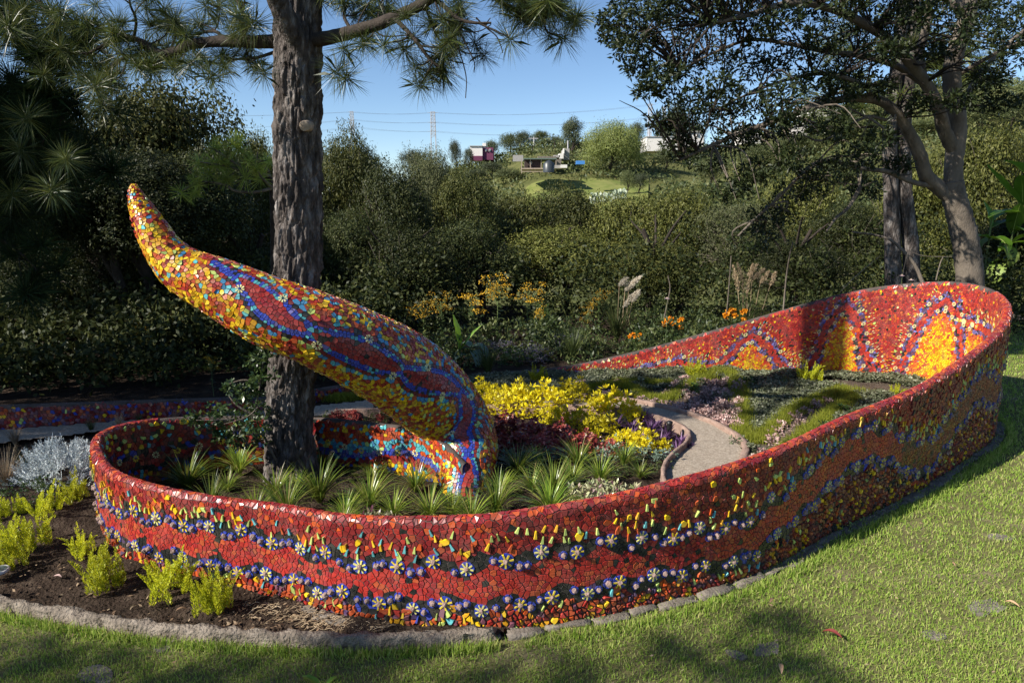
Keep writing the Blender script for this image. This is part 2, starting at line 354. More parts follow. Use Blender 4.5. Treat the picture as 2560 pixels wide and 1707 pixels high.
class Tiles:
    """collects tiles as polygons in the surface's own coordinates and turns them into geometry"""
    def __init__(s, surf): s.surf = surf; s.items = []
    def add(s, poly, col, th, gap=.004, tilt=.05, big=False, split=0.0, col2=None):
        """a tile; now and then snapped in two along a straight crack, as broken tile is"""
        if split and rnd.random() < split and len(poly) >= 4:
            c = poly.mean(0); a = rnd.uniform(0, PI); d = np.array([math.cos(a), math.sin(a)]); n = np.array([-d[1], d[0]])
            sd = (poly - c) @ n; k = len(poly); A, B = [], []
            for i in range(k):
                p, q = poly[i], poly[(i + 1) % k]; (A if sd[i] >= 0 else B).append(p)
                if (sd[i] >= 0) != (sd[(i + 1) % k] >= 0):
                    m = p + (q - p) * sd[i] / (sd[i] - sd[(i + 1) % k]); A.append(m); B.append(m)
            if len(A) >= 3 and len(B) >= 3:
                s.items.append((np.array(A), col, th, gap, tilt, big)); s.items.append((np.array(B), col2 or col, th, gap, tilt, big)); return
        s.items.append((poly, col, th, gap, tilt, big))
    def make(s, parent, n_single, tname, stuffname, mat, su=(1, 1), visible=None):
        it = s.items
        if not it: return
        sizes = np.array([len(i[0]) for i in it]); own = np.repeat(np.arange(len(it)), sizes)
        P = np.concatenate([i[0] for i in it]); cen = np.stack([np.bincount(own, P[:, k]) / sizes for k in (0, 1)], 1)
        gap = np.array([i[3] for i in it])[own]; D = P - cen[own]; dm = np.linalg.norm(D * np.array(su), axis=1) + 1e-6
        Pi = cen[own] + D * np.clip(1 - gap / dm, .25, 1)[:, None]
        Po = cen[own] + D * np.clip(1 - (gap * .45) / dm, .3, 1)[:, None]
        th = np.array([i[2] for i in it])[own]; tl = np.array([i[4] for i in it])[own]
        r = np.random.default_rng(5)
        ta = r.normal(size=(len(it), 2))[own] * tl[:, None]
        top, N = s.surf(Pi[:, 0], Pi[:, 1]); base, _ = s.surf(Po[:, 0], Po[:, 1])
        cw, cn = s.surf(cen[:, 0], cen[:, 1])
        rel = top - cw[own]
        t1 = unit(np.cross(cn, np.array([.1, .2, 1.0]))); t2 = np.cross(cn, t1)
        dz = (rel * t1[own]).sum(1) * ta[:, 0] + (rel * t2[own]).sum(1) * ta[:, 1]
        N = unit(N * .4 + cn[own] * .6)
        top = top + N * (np.maximum(th + dz, .0015))[:, None]; base = base - N * .004
        # size in the photograph
        X, Y, f = pxn(top); st = np.concatenate([[0], np.cumsum(sizes)])
        nxt = np.arange(len(P)) + 1; nxt[st[1:] - 1] = st[:-1]
        area = np.abs(np.bincount(own, X * Y[nxt] - X[nxt] * Y)) / 2
        face = (cn * (CAMP - cw)).sum(1) > 0
        cx, cy, _ = pxn(cw)
        ok = face & (cx > 5) & (cx < 2555) & (cy > 5) & (cy < 1700)
        if visible is not None: ok &= visible(cen, cw, cx, cy)
        area = np.where(ok, area, 0)
        order = np.argsort(-area); single = set(order[:n_single][area[order[:n_single]] > 50].tolist())
        cols = np.array([i[1] for i in it])
        v = r.uniform(.8, 1.15, (len(it), 1)); cols = np.clip(cols * v, 0, .9)
        VV, FF, SS, CC = [], [], [], []; n = 0
        # orientation check so that the faces look outwards
        crs = np.cross(top[st[:-1] + 1] - top[st[:-1]], top[st[:-1] + 2] - top[st[:-1] + 1]); flip = (crs * cn).sum(1) < 0
        for i in range(len(it)):
            a, b = st[i], st[i + 1]; k = b - a
            T, B = top[a:b], base[a:b]
            if flip[i]: T, B = T[::-1], B[::-1]
            V = np.vstack([T, B])
            fl = list(range(k)); sz = [k]
            for j in range(k):
                j2 = (j + 1) % k; fl += [j, k + j, k + j2, j2]; sz.append(4)
            if i in single:
                c0 = cw[i]
                me = npmesh(tname, V - c0, (fl, sz), mat, col=cols[i]); o = link(tname, me, parent, c0)
            else:
                VV.append(V); FF.append(np.array(fl) + n); SS += sz; CC.append(np.repeat(cols[i:i + 1], 2 * k, 0)); n += 2 * k
        if VV:
            me = npmesh(stuffname, np.concatenate(VV), (np.concatenate(FF), SS), mat, col=np.concatenate(CC))
            link(stuffname, me, parent, kind='stuff')

sculpture = link('mosaic_sculpture', None, None, (0, 0, 0), label='long curling red mosaic garden wall whose inner end rises into a horn', cat='sculpture')
# ---- the wall's core
us = np.linspace(0, RL, 760)
def strip(us, qa, lift):
    m = len(qa); U = np.repeat(us, m); Q = (qa[None, :] * np.ones((len(us), 1)))
    qm = qmax(us)[:, None]; Q = np.clip(Q, -qm, qm).ravel()
    P, _ = rib(U, Q, lift)
    i, j = np.meshgrid(np.arange(len(us) - 1), np.arange(m - 1), indexing='ij')
    F = np.stack([i * m + j, i * m + j + 1, (i + 1) * m + j + 1, (i + 1) * m + j], -1).reshape(-1, 4)
    return P, F
qa = np.concatenate([np.linspace(-1.8, -.08, 34), np.linspace(-.07, .07, 9), np.linspace(.08, 1.8, 34)])
P, F = strip(us, qa, 0.0)
P += rng.normal(size=P.shape) * .0012
wall = link('ribbon_wall', npmesh('ribbon_wall', P, F, M['grout'], smooth=True), sculpture)

# ---- where the waves of the pattern run
uNearA, uNearB = ukey(10), ukey(23)     # the front of the wall
def pxu(x, face=1, ks=(8, 23)):
    """arc length where the wall's crest stands at image column x, on the given stretch"""
    u = np.linspace(ukey(ks[0]), ukey(ks[1]), 500); Pw, _ = rib(u, np.zeros(500)); X, Y, _ = pxn(Pw)
    return float(u[np.argmin(np.abs(X - x))])
OC = [(1500, .52), (1700, .56), (1800, .60), (1880, .60), (1960, .50), (2060, .34), (2150, .24), (2220, .34), (2290, .58), (2340, .66), (2400, .45), (2450, .30), (2490, .45)]
_ocu = [pxu(x) for x, _ in OC]; _ocv = [v for _, v in OC]
_o = np.argsort(_ocu); _ocu = list(np.array(_ocu)[_o]); _ocv = list(np.array(_ocv)[_o])
def zig(u, p, ph=0): t = ((u / p + ph) % 1.0); return 1 - 2 * np.abs(2 * t - 1)      # -1..1 triangle
def outer_band(u):
    h = np.interp(u, _g, RH); c = np.interp(u, _ocu, _ocv, left=.5, right=.50) * h
    c = c + .022 * np.sin(u * 2.1 + 1.0) * (u > ukey(13))
    w = .092 * h + .004
    z1 = np.maximum(zig(u, .34), -.55); z2 = np.maximum(zig(u, .34, .23), -.6)
    return c - w - .046 * z1 - .014 * np.sin(u * 2.7), c + w + .020 - .034 * z2 + .010 * np.sin(u * 2.7 + .5), h
# inner far wall: the wave of the pattern read off as sight lines
IB = [(1180, 950), (1300, 938), (1440, 942), (1560, 940), (1640, 921), (1700, 905), (1735, 915), (1775, 920), (1808, 905), (1846, 863), (1879, 838), (1920, 865), (1950, 910), (1978, 937), (2011, 928),
      (2040, 889), (2066, 815), (2095, 780), (2113, 768), (2140, 795), (2157, 870), (2186, 940), (2212, 966), (2248, 944), (2270, 874), (2303, 812), (2336, 768), (2366, 754), (2392, 787), (2402, 850), (2405, 930)]
uf = np.linspace(ukey(0), ukey(9), 900)
Pf, _ = rib(uf, np.full(900, -WR * PI / 2)); _ibu, _ibq = [], []
for x, y in IB:
    d = np.array([ray(x, y)])[0]; best = None
    for k in range(900):
        t = Pf[k, 1] / d[1]; e = abs(d[0] * t - Pf[k, 0])
        z = CAM_H + d[2] * t
        if best is None or e < best[0]: best = (e, uf[k], Pf[k, 2] - z)
    _ibu.append(best[1]); _ibq.append(best[2] + WR * PI / 2)
_o = np.argsort(_ibu); _ibu = np.array(_ibu)[_o]; _ibq = np.array(_ibq)[_o]
def inner_band(u): return np.interp(u, _ibu, _ibq, left=.12, right=.5) + .012 * zig(u, .22)

flowers = []; studs = []; shards = []; creams = []
SP = .0355
def seeds_grid(u0, u1, q0, q1, sp, r):
    nu = int((u1 - u0) / sp); nq = int((q1 - q0) / sp)
    uu, qq = np.meshgrid((np.arange(nu) + .5) * sp + u0, (np.arange(nq) + .5) * sp + q0, indexing='ij')
    uu = uu + (np.arange(nq) % 2)[None, :] * sp * .5
    return np.stack([uu.ravel(), qq.ravel()], 1) + r.uniform(-.42, .42, (nu * nq, 2)) * sp
def snap(Sd, curve, us, sp):
    """pairs of seeds either side of a line make its joint run clean"""
    c = curve(us); P = np.stack([us, c], 1); T = unit(np.gradient(P, axis=0)); N = np.stack([-T[:, 1], T[:, 0]], 1)
    A = np.concatenate([P + N * sp * .40, P - N * sp * .40])
    keep = np.ones(len(Sd), bool)
    o = np.argsort(Sd[:, 0])
    cs = np.interp(Sd[:, 0], us, c); slope = np.interp(Sd[:, 0], us, np.abs(T[:, 0]) + .05)
    keep &= np.abs(Sd[:, 1] - cs) * slope > sp * .72
    return np.concatenate([Sd[keep], A])
def clear(Sd, pts, rad):
    if not len(pts): return Sd
    keep = np.ones(len(Sd), bool)
    for (a, b) in pts: keep &= (Sd[:, 0] - a) ** 2 + (Sd[:, 1] - b) ** 2 > rad * rad
    return Sd[keep]
r = np.random.default_rng(11)
# --- outer face and crest
u0, u1 = ukey(8), ukey(24)
Sd = seeds_grid(u0 - .1, u1 + .1, -.13, 1.75, SP, r)
uu = np.arange(u0, u1, SP)
Sd = snap(Sd, lambda u: outer_band(u)[0] + WR * PI / 2, uu, SP); Sd = snap(Sd, lambda u: outer_band(u)[1] + WR * PI / 2, uu, SP)
QO = WR * PI / 2
# flowers and studs follow the two waves
for row in (0, 1):
    u = u0 + .1 + row * .08
    while u < u1 - .15:
        b = outer_band(u); q = (b[0] - .058 if row == 0 else b[1] + .055) + QO + r.uniform(-.012, .012)
        if q < qmax(u) - .08: flowers.append((u, q))
        for k in range(2 if r.random() < .6 else 1):
            us_ = u + .080 + .058 * k + r.uniform(-.01, .01); b = outer_band(us_)
            q2 = (b[0] - .034 if row == 0 else b[1] + .034) + QO + r.uniform(-.012, .012) + (.03 * (k == 1) if row else 0)
            if q2 < qmax(us_) - .05: studs.append((us_, q2))
        u += .215 + r.uniform(-.025, .035)
Sd = clear(Sd, flowers, .052); Sd = clear(Sd, studs, .034)
# shards in rays above the upper wave, and between pieces of the lower zone
uarr = np.arange(u0, u1, .055)
for u in uarr:
    b = outer_band(u); h = b[2]
    for lv in range(3):
        q = b[0] - .125 - lv * .058 - .01 * (lv == 2) + QO + r.uniform(-.02, .02)
        if q > .10 and r.random() < (.85, .62, .30)[lv]: shards.append((u + r.uniform(-.018, .018), q, r.uniform(-.5, .5), 'upper'))
    if r.random() < .35: shards.append((u + r.uniform(-.02, .02), b[1] + .11 + r.uniform(0, .05) + QO, r.uniform(-.5, .5), 'lower'))
shards = [s for s in shards if s[1] < qmax(s[0]) - .04 and all((s[0] - f[0]) ** 2 + (s[1] - f[1]) ** 2 > .060 ** 2 for f in flowers) and all((s[0] - f[0]) ** 2 + (s[1] - f[1]) ** 2 > .040 ** 2 for f in studs)]
ko = []
for s in shards:
    if all((s[0] - t[0]) ** 2 + (s[1] - t[1]) ** 2 > .034 ** 2 for t in ko[-14:]): ko.append(s)
shards = ko
Sd = clear(Sd, [(s[0], s[1]) for s in shards], .017)
cells = voronoi(Sd)
T = Tiles(rib)
for k, poly in cells.items():
    u, q = Sd[k]
    if u < u0 or u > u1 or q < -.10 or q > qmax(u): continue
    if np.abs(poly - Sd[k]).max() > SP * 1.8: poly = Sd[k] + np.clip(poly - Sd[k], -SP * 1.1, SP * 1.1)
    b = outer_band(u); h = b[2]; d = q - QO
    right = np.interp(u, [ukey(10), ukey(13)], [1, 0])    # how far round to the tall end, whose shade is put into tile colours
    th, tilt, gap = .0045, .05, .0044
    if abs(q) < .06: c = pick(r, dict(red=4, crim=3, orange=2.2, dorange=1.5, dred=1)); th = .006
    elif d < b[0] - .100 + .02 * math.sin(u * 21):
        f = d / max(b[0], .05)
        if d < b[0] - .11 and r.random() < .045: c = pick(r, dict(yellow=2, lime=2, orange=2)); th = .013
        else: c = pick(r, dict(red=3, crim=4.5, dred=3.4, orange=1.0 * (1 - f) + .35, black=.25, dorange=.5)); th = .009 if r.random() < .12 else .005
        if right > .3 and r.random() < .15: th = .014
        if right > .5 and c is not None and r.random() < .5: c = pick(r, dict(brown=4, dred=3, dorange=1.5, black=1))  # browner, darker mix stands in for the shade on this side
    elif d < b[0]: c = pick(r, dict(black=12, dred=.6))
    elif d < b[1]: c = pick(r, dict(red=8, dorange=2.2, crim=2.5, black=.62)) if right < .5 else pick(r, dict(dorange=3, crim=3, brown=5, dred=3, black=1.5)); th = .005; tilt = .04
    elif d < b[1] + .11 + .012 * math.sin(u * 17): c = pick(r, dict(black=12, blue=.5, purple=.4))
    else:
        f = (d - b[1]) / max(h - b[1], .05)
        ins = np.interp(u, [_ocu[0], pxu(2180), pxu(2000)], [0, 1, 0]) if False else 0
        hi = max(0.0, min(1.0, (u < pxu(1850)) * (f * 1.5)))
        if hi > 0: c = pick(r, dict(dorange=2.6, orange=.5, yellow=.9 * hi, gold=1.2 * hi, brown=4, lime=.2, dred=1.5, black=1))  # right-hand foot: less yellow, more brown, shade carried by the colour
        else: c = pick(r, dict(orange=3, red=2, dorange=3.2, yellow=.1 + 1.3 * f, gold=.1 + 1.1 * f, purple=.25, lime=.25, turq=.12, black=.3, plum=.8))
        th = r.uniform(.008, .020); tilt = .16; gap = .0095
    if u > ukey(19): gap *= .9
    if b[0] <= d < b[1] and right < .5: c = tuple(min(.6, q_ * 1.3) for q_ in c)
    if b[0] <= d < b[1] and right > .45: c = tuple(q_ * .8 for q_ in c)  # band dimmed round the tall end, shade painted into its tiles
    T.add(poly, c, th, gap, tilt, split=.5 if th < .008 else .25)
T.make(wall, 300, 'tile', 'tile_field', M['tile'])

# shards: tall wedge pieces
def poly_spike(u, q, ang, L, Wd, blunt=.22):
    p = np.array([[-Wd * .5, L * .5], [Wd * .5, L * .5], [Wd * blunt * .5 + .001, -L * .5], [-Wd * blunt * .5 - .001, -L * .5]])
    ca, sa = math.cos(ang), math.sin(ang); return p @ np.array([[ca, sa], [-sa, ca]]) + np.array([u, q])
T = Tiles(rib)
for (u, q, a, kd) in shards:
    c = pick(r, dict(lime=3.4, yellow=2, gold=1.2, turq=1.2, orange=.7) if kd == 'upper' else dict(lime=3, turq=1, purple=2, blue=1, yellow=2))
    T.add(poly_spike(u, q, a, r.uniform(.038, .052), r.uniform(.015, .021)), c, r.uniform(.012, .020), .001, .12)
T.make(wall, 300, 'shard', 'shard_field', M['tile'])

# flowers and studs
def wedge_ring(n, r0, r1, half, th, rr, cols, z0=0.0):
    V, Fc, cc = [], [], []
    for k in range(n):
        a = 2 * PI * (k + .5) / n + rr.uniform(-.06, .06); h = half * rr.uniform(.85, 1.1); R1 = r1 * rr.uniform(.93, 1.05)
        p = [(r0 * math.cos(a - h * .9), r0 * math.sin(a - h * .9)), (R1 * math.cos(a - h), R1 * math.sin(a - h)), (R1 * 1.03 * math.cos(a), R1 * 1.03 * math.sin(a)), (R1 * math.cos(a + h), R1 * math.sin(a + h)), (r0 * math.cos(a + h * .9), r0 * math.sin(a + h * .9))]
        b = len(V); V += [(x, y, z0 + th * rr.uniform(.9, 1.1)) for x, y in p] + [(x, y, z0 - .004) for x, y in p]
        Fc += [([b, b + 1, b + 2, b + 3, b + 4])] + [[b + j, b + 5 + j, b + 5 + (j + 1) % 5, b + (j + 1) % 5] for j in range(5)]
        cc += [cols] * 10
    return V, Fc, cc
def to_mesh(name, V, Fc, cc, mat):
    return npmesh(name, V, ([i for f in Fc for i in f], [len(f) for f in Fc]), mat, col=np.array(cc))
def bars(n, r0, r1, wd, th, rr, cols):
    V, Fc, cc = [], [], []
    for k in range(n):
        a = 2 * PI * k / n + rr.uniform(-.08, .08); ca, sa = math.cos(a), math.sin(a); w = wd * rr.uniform(.85, 1.1); e = r1 * rr.uniform(.94, 1.06)
        p = [(r0 * ca + w * sa, r0 * sa - w * ca), (e * ca + w * sa, e * sa - w * ca), (e * ca - w * sa, e * sa + w * ca), (r0 * ca - w * sa, r0 * sa + w * ca)]
        b = len(V); V += [(x, y, th) for x, y in p] + [(x, y, -.004) for x, y in p]
        Fc += [[b, b + 1, b + 2, b + 3]] + [[b + j, b + 4 + j, b + 4 + (j + 1) % 4, b + (j + 1) % 4] for j in range(4)]; cc += [cols] * 8
    return V, Fc, cc
def rock(name, rad, seed, hgt=1.0):
    bm = bmesh.new(); bmesh.ops.create_icosphere(bm, subdivisions=2, radius=rad)
    for v in bm.verts:
        d = v.co.normalized(); k = 1 + .35 * noise.noise(d * 1.7 + Vector((seed * 7, 0, 0))) + .22 * noise.noise(d * 5 + Vector((0, seed * 3, 0)))
        v.co = d * rad * k; v.co.z *= hgt; v.co.z += rad * .35 * hgt
    me = bpy.data.meshes.new(name); bm.to_mesh(me); bm.free(); me.materials.append(M['lava']); return me
rr = random.Random(3)
FL = []
for k in range(5):
    FL.append((to_mesh('flower', *wedge_ring(8, .015, .046, .36, .007, rr, C3['blue']), M['tile']),
               to_mesh('petal_ring', *bars(rr.choice((6, 7, 8)), .017, .042, .0047, .0125, rr, (.72, .66, .20) if k % 2 else (.74, .56, .04)), M['tile']), rock('stone', .0175, k + 1, 1.2)))
STM = [(to_mesh('stud', *wedge_ring(5, .010, .030, .50, .007, rr, C3['blue']), M['tile']), rock('stone', .0185, k + 11, 1.3)) for k in range(4)]
def place_on(fn, u, q, kids, name, parent, sc=1.0, spin=0):
    p, n = fn(np.array([u]), np.array([q])); p = Vector(p[0]); n = Vector(n[0])
    t = Vector((0, 0, 1)).cross(n).normalized(); b = n.cross(t)
    m = Matrix((t, b, n)).transposed().to_4x4() @ Matrix.Rotation(spin, 4, 'Z')
    o = link(name, kids[0][1], parent); o.matrix_local = Matrix.Translation(p + n * .002) @ m @ Matrix.Scale(sc, 4)
    for nm, me in kids[1:]: link(nm, me, o)
    return o
for i, (u, q) in enumerate(flowers):
    f = FL[i % 5]; place_on(rib, u, q, [('flower', f[0]), ('petal_ring', f[1]), ('stone', f[2])], 'flower', sculpture, rr.uniform(.92, 1.1), rr.uniform(0, 6))
for i, (u, q) in enumerate(studs):
    f = STM[i % 4]; place_on(rib, u, q, [('stud', f[0]), ('stone', f[1])], 'stud', sculpture, rr.uniform(.85, 1.15), rr.uniform(0, 6))

# --- inner face of the far wall
u0, u1 = ukey(0), ukey(10) + .4
SP2 = .0275
Sd = seeds_grid(u0 - .1, u1 + .1, -1.72, -.04, SP2, r); Sd[:, 1] *= -1        # work with q > 0 downwards
uu = np.arange(u0, u1, SP2)
Sd = snap(Sd, lambda u: inner_band(u) - .042, uu, SP2); Sd = snap(Sd, lambda u: inner_band(u) + .042, uu, SP2)
ifl = []
u = u0 + .9; side = 1; acc = 0
us_ = np.linspace(u0 + .8, u1, 3000); cb = inner_band(us_); sl = np.concatenate([[0], np.cumsum(np.hypot(np.diff(us_), np.diff(cb)))])
nrm = unit(np.stack([-np.gradient(cb), np.gradient(us_)], 1))
for s in np.arange(0, sl[-1], .15):
    k = int(np.searchsorted(sl, s)); k = min(k, 2999)
    for sd in (1, -1):
        pt = np.array([us_[k], cb[k]]) + nrm[k] * sd * .078 + r.normal(size=2) * .006; ifl.append(pt)
ifl = [p for p in ifl if .06 < p[1] < qmax(p[0]) - .03]
ish = []
for s in np.arange(0, sl[-1], .036):
    k = min(int(np.searchsorted(sl, s)), 2999)
    for lv, pr in ((.13, .7), (.175, .5), (.22, .28)):
        if r.random() < pr:
            pt = np.array([us_[k], cb[k]]) - nrm[k] * lv + r.normal(size=2) * .008
            if .07 < pt[1] < qmax(pt[0]): ish.append((pt[0], pt[1], math.atan2(nrm[k][0], nrm[k][1]) * -1, 'a'))
    if r.random() < .7:
        pt = np.array([us_[k], cb[k]]) + nrm[k] * .16 + r.normal(size=2) * .01
        if pt[1] < qmax(pt[0]): ish.append((pt[0], pt[1], math.atan2(nrm[k][0], nrm[k][1]) * -1 + PI, 'b'))
Sd = clear(Sd, ifl, .030); Sd = clear(Sd, [(s[0], s[1]) for s in ish], .013)
cells = voronoi(Sd)
innr = lambda u, q: rib(u, -np.asarray(q))
T = Tiles(innr)
for k, poly in cells.items():
    u, q = Sd[k]
    if u < u0 or u > u1 or q < .05 or q > qmax(u): continue
    if np.abs(poly - Sd[k]).max() > SP2 * 1.8: poly = Sd[k] + np.clip(poly - Sd[k], -SP2 * 1.1, SP2 * 1.1)
    c0 = inner_band(u); w = np.interp(u, us_, np.abs(nrm[:, 1])); d = (q - c0) * max(w, .25); th = .005; gp = .0036
    if abs(d) < .042: c = pick(r, dict(red=8, orange=1, black=.5, crim=2))
    elif abs(d) < .105: c = pick(r, dict(lilac=3, purple=2.4, black=2.4, plum=3, blue=.3))
    elif d > 0:
        f = min(1, (d - .13) / .25)
        c = pick(r, dict(orange=3.2 - 2 * f, yellow=.9 + 3.4 * f, gold=.8 + 1.5 * f, red=.8 - .6 * f, dorange=.8 - .5 * f)); th = .008
    else:
        if r.random() < .035: c = pick(r, dict(yellow=3, cream=2, gold=2, lime=1)); th = .009
        elif r.random() < .04: c = C3['black']
        else: c = pick(r, dict(red=4.5, crim=4, dred=1.8, orange=.5, dorange=1.2))
    if c[0] > c[1] * 4 and c[0] < .6: c = (c[0] * 1.4, c[1] * 1.6, c[2] * 1.4)
    T.add(poly, c, th, gp * .8, .05)
for (u, q, a, kd) in ish:
    c = pick(r, dict(cream=3, yellow=3, lime=1.5, turq=.7, gold=1) if kd == 'a' else dict(yellow=3, gold=2, orange=1, blue=1, cream=1))
    T.add(poly_spike(u, q, a, r.uniform(.024, .036), r.uniform(.009, .012)), c, .008, .001, .05)
for p in ifl:
    n = 8
    for k in range(n):
        a = 2 * PI * k / n; a2 = a + .5; r0, r1 = .009, .029
        poly = np.array([[p[0] + r0 * math.cos(a), p[1] + r0 * math.sin(a)], [p[0] + r1 * math.cos(a), p[1] + r1 * math.sin(a)], [p[0] + r1 * math.cos(a2), p[1] + r1 * math.sin(a2)], [p[0] + r0 * math.cos(a2), p[1] + r0 * math.sin(a2)]])
        T.add(poly, C3['cream'] if len(poly) and (p[0] * 7) % 1 < .75 else C3['lilac'], .010, .0012, .02)
T.make(wall, 0, 'tile', 'small_tile_field', M['tile'])

# --- inner face of the round left end, and of the low stretch behind the pine
def loop_inner(u0, u1, SPx, fn, hi, flw=True):
    Sd = seeds_grid(u0 - .1, u1 + .1, .0, .85, SPx, r)
    fl = []
    if flw:
        u = u0 + .1
        while u < u1:
            h = np.interp(u, _g, RH); fl.append((u, h * .42 + .05 * math.sin(u * 3) + .05)); u += .2
        Sd = clear(Sd, fl, .036)
    cells = voronoi(Sd); T = Tiles(innr)
    for k, poly in cells.items():
        u, q = Sd[k]
        if u < u0 or u > u1 or q < .04 or q > qmax(u): continue
        if np.abs(poly - Sd[k]).max() > SPx * 1.8: poly = Sd[k] + np.clip(poly - Sd[k], -SPx * 1.1, SPx * 1.1)
        c, th = fn(u, q, np.interp(u, _g, RH)); T.add(poly, c, th, .0038, .08)
    for j, p in enumerate(fl):
        for k in range(8):
            a = 2 * PI * k / 8; a2 = a + .45; r0, r1 = .012, .034
            poly = np.array([[p[0] + r0 * math.cos(a), p[1] + r0 * math.sin(a)], [p[0] + r1 * math.cos(a), p[1] + r1 * math.sin(a)], [p[0] + r1 * math.cos(a2), p[1] + r1 * math.sin(a2)], [p[0] + r0 * math.cos(a2), p[1] + r0 * math.sin(a2)]])
            T.add(poly, C3['cream'] if j % 2 else (.8, .62, .05), .011, .001, .02)
    T.make(wall, 0, 'tile', hi, M['tile'])
def f_left(u, q, h):
    c = .45 * h + .05 * math.sin(u * 3) + .03 * zig(u, .3); d = q - QO - c
    if abs(d) < .05: return pick(r, dict(dred=4, red=3, brown=2)), .006
    if abs(d) < .10: return pick(r, dict(black=5, blue=2, purple=1)), .006
    if d < 0: return (pick(r, dict(yellow=2, turq=2, lime=2)), .012) if r.random() < .22 else (pick(r, dict(red=3, dred=4, crim=3, black=.6)), .006)
    return pick(r, dict(gold=1, turq=1.2, blue=1, dred=4, red=3, dorange=3)), .008
loop_inner(ukey(20), ukey(27), .040, f_left, 'loop_tile_field')
def f_back(u, q, h):
    c = .55 * h + .06 * math.sin(u * 4.2 + .6); d = q - QO - c
    if abs(d) < .035: return pick(r, dict(blue=5, lilac=2, black=1, turq=1)), .006
    if 0 < d < .10: return pick(r, dict(red=6, crim=2, black=.5)), .006
    if d > 0: return pick(r, dict(blue=2, yellow=3, orange=2, turq=1, gold=2)), .008
    if d > -.13: return pick(r, dict(turq=4, sky=3, orange=2, lime=1, red=1)), .008
    return pick(r, dict(orange=5, dorange=3, red=3, turq=1.4, sky=1.1, yellow=1.5)), .008
loop_inner(ukey(27), RL - .02, .036, f_back, 'inner_tile_field')

# ================================================================ the horn
# way points: sight line of the axis, half width in the photograph, distance
HS = [(333, 462, 4, 5.62), (338, 482, 12, 5.60), (350, 515, 21, 5.58), (378, 568, 31, 5.55), (408, 622, 39, 5.53), (462, 676, 51, 5.52), (555, 722, 66, 5.52), (672, 778, 80, 5.54),
      (784, 820, 87, 5.62), (892, 868, 94, 5.82), (992, 922, 101, 6.10), (1072, 985, 99, 6.28), (1130, 1052, 90, 6.32), (1162, 1112, 80, 6.22), (1166, 1172, 68, 6.05), (1160, 1235, 56, 5.88), (1156, 1275, 48, 5.80)]
HP = []
for x, y, w, Y in HS:
    c = atY(x, y, Y); HP.append((c.x, c.y, c.z, w * (c - cam.location).length / FOC * (1.0)))
HB = crom(HP, 16)
hseg = np.linalg.norm(np.diff(HB[:, :3], axis=0), axis=1); HU = np.concatenate([[0], np.cumsum(hseg)]); HL = HU[-1]
hg = np.linspace(0, HL, 500); HC = np.stack([np.interp(hg, HU, HB[:, k]) for k in range(3)], 1); HR = np.interp(hg, HU, HB[:, 3])
HT = unit(np.gradient(HC, axis=0)); hint = np.array([.12, -.95, .28]); HE = unit(hint - HT * (HT @ hint)[:, None]); HF = unit(np.cross(HT, HE))
if (HF[250] * np.array([0, 0, 1])).sum() < 0: HF = -HF
def horn(u, th):
    u = np.asarray(u, float); th = np.asarray(th, float)
    c = np.stack([np.interp(u, hg, HC[:, k]) for k in range(3)], -1); R = np.interp(u, hg, HR)[..., None]
    e = np.stack([np.interp(u, hg, HE[:, k]) for k in range(3)], -1); f = np.stack([np.interp(u, hg, HF[:, k]) for k in range(3)], -1)
    n = e * np.cos(th)[..., None] + f * np.sin(th)[..., None]
    return c + n * R, n
ug, tg = np.meshgrid(np.linspace(0, HL, 260), np.arange(64) / 64 * 2 * PI, indexing='ij')
P, _ = horn(ug.ravel(), tg.ravel()); P += rng.normal(size=P.shape) * .001
i, j = np.meshgrid(np.arange(259), np.arange(64), indexing='ij')
F = np.stack([i * 64 + j, (i + 1) * 64 + j, (i + 1) * 64 + (j + 1) % 64, i * 64 + (j + 1) % 64], -1).reshape(-1, 4)
horn_o = link('horn', npmesh('horn', P, F, M['grout'], smooth=True), sculpture)
# conformal coordinate so that the cells keep their shape on the tapering tube
hs = np.concatenate([[0], np.cumsum(np.diff(hg) / np.maximum((HR[1:] + HR[:-1]) / 2, .02))])
def hsurf(s, th): return horn(np.interp(s, hs, hg), th)
OFF = [(522, .8), (555, .62), (608, .45), (675, .12), (730, -.05), (805, -.14), (903, -.15), (980, .05), (1066, .38), (1132, .55), (1180, .45), (1192, .25), (1185, .0)]
_hu = []
_ou = [.55, .75, .95, 1.25, 1.5, 1.75, 2.1, 2.4, 2.75, 3.05, 3.35, 3.65, 3.9]
_ou = list(np.interp([522, 555, 608, 675, 730, 805, 903, 975, 1040, 1090, 1125, 1150, 1160], np.maximum.accumulate(pxn(HC)[0]), hg))
def hc(u): return np.interp(u, _ou, [o for _, o in OFF]) + .06 * np.sin(u * 6.0)
def hgapr(u):      # half opening of the two blue lines, in metres
    k = np.clip((u - _ou[1]) / .35, 0, 1)
    return (.014 + .080 * np.abs(np.sin((u - _ou[1]) * PI / .74)) ** .8) * k * np.interp(u, [0, HL * .75, HL], [1, 1, .7])
SP3 = .0345
seeds = []
u = .02
while u < HL:
    Rr = float(np.interp(u, hg, HR)); sp_ = min(SP3, max(.022, Rr * .28)); n = max(5, int(round(2 * PI * Rr / sp_)))
    for k in range(n):
        seeds.append((np.interp(u + r.uniform(-.35, .35) * sp_, hg, hs), ((k + r.uniform(-.38, .38)) / n * 2 * PI + (u * 31 % 1) * 2 * PI) % (2 * PI)))
    u += sp_ * .95
Sd = np.array(seeds); Sd[:, 1] = (Sd[:, 1] + PI) % (2 * PI) - PI
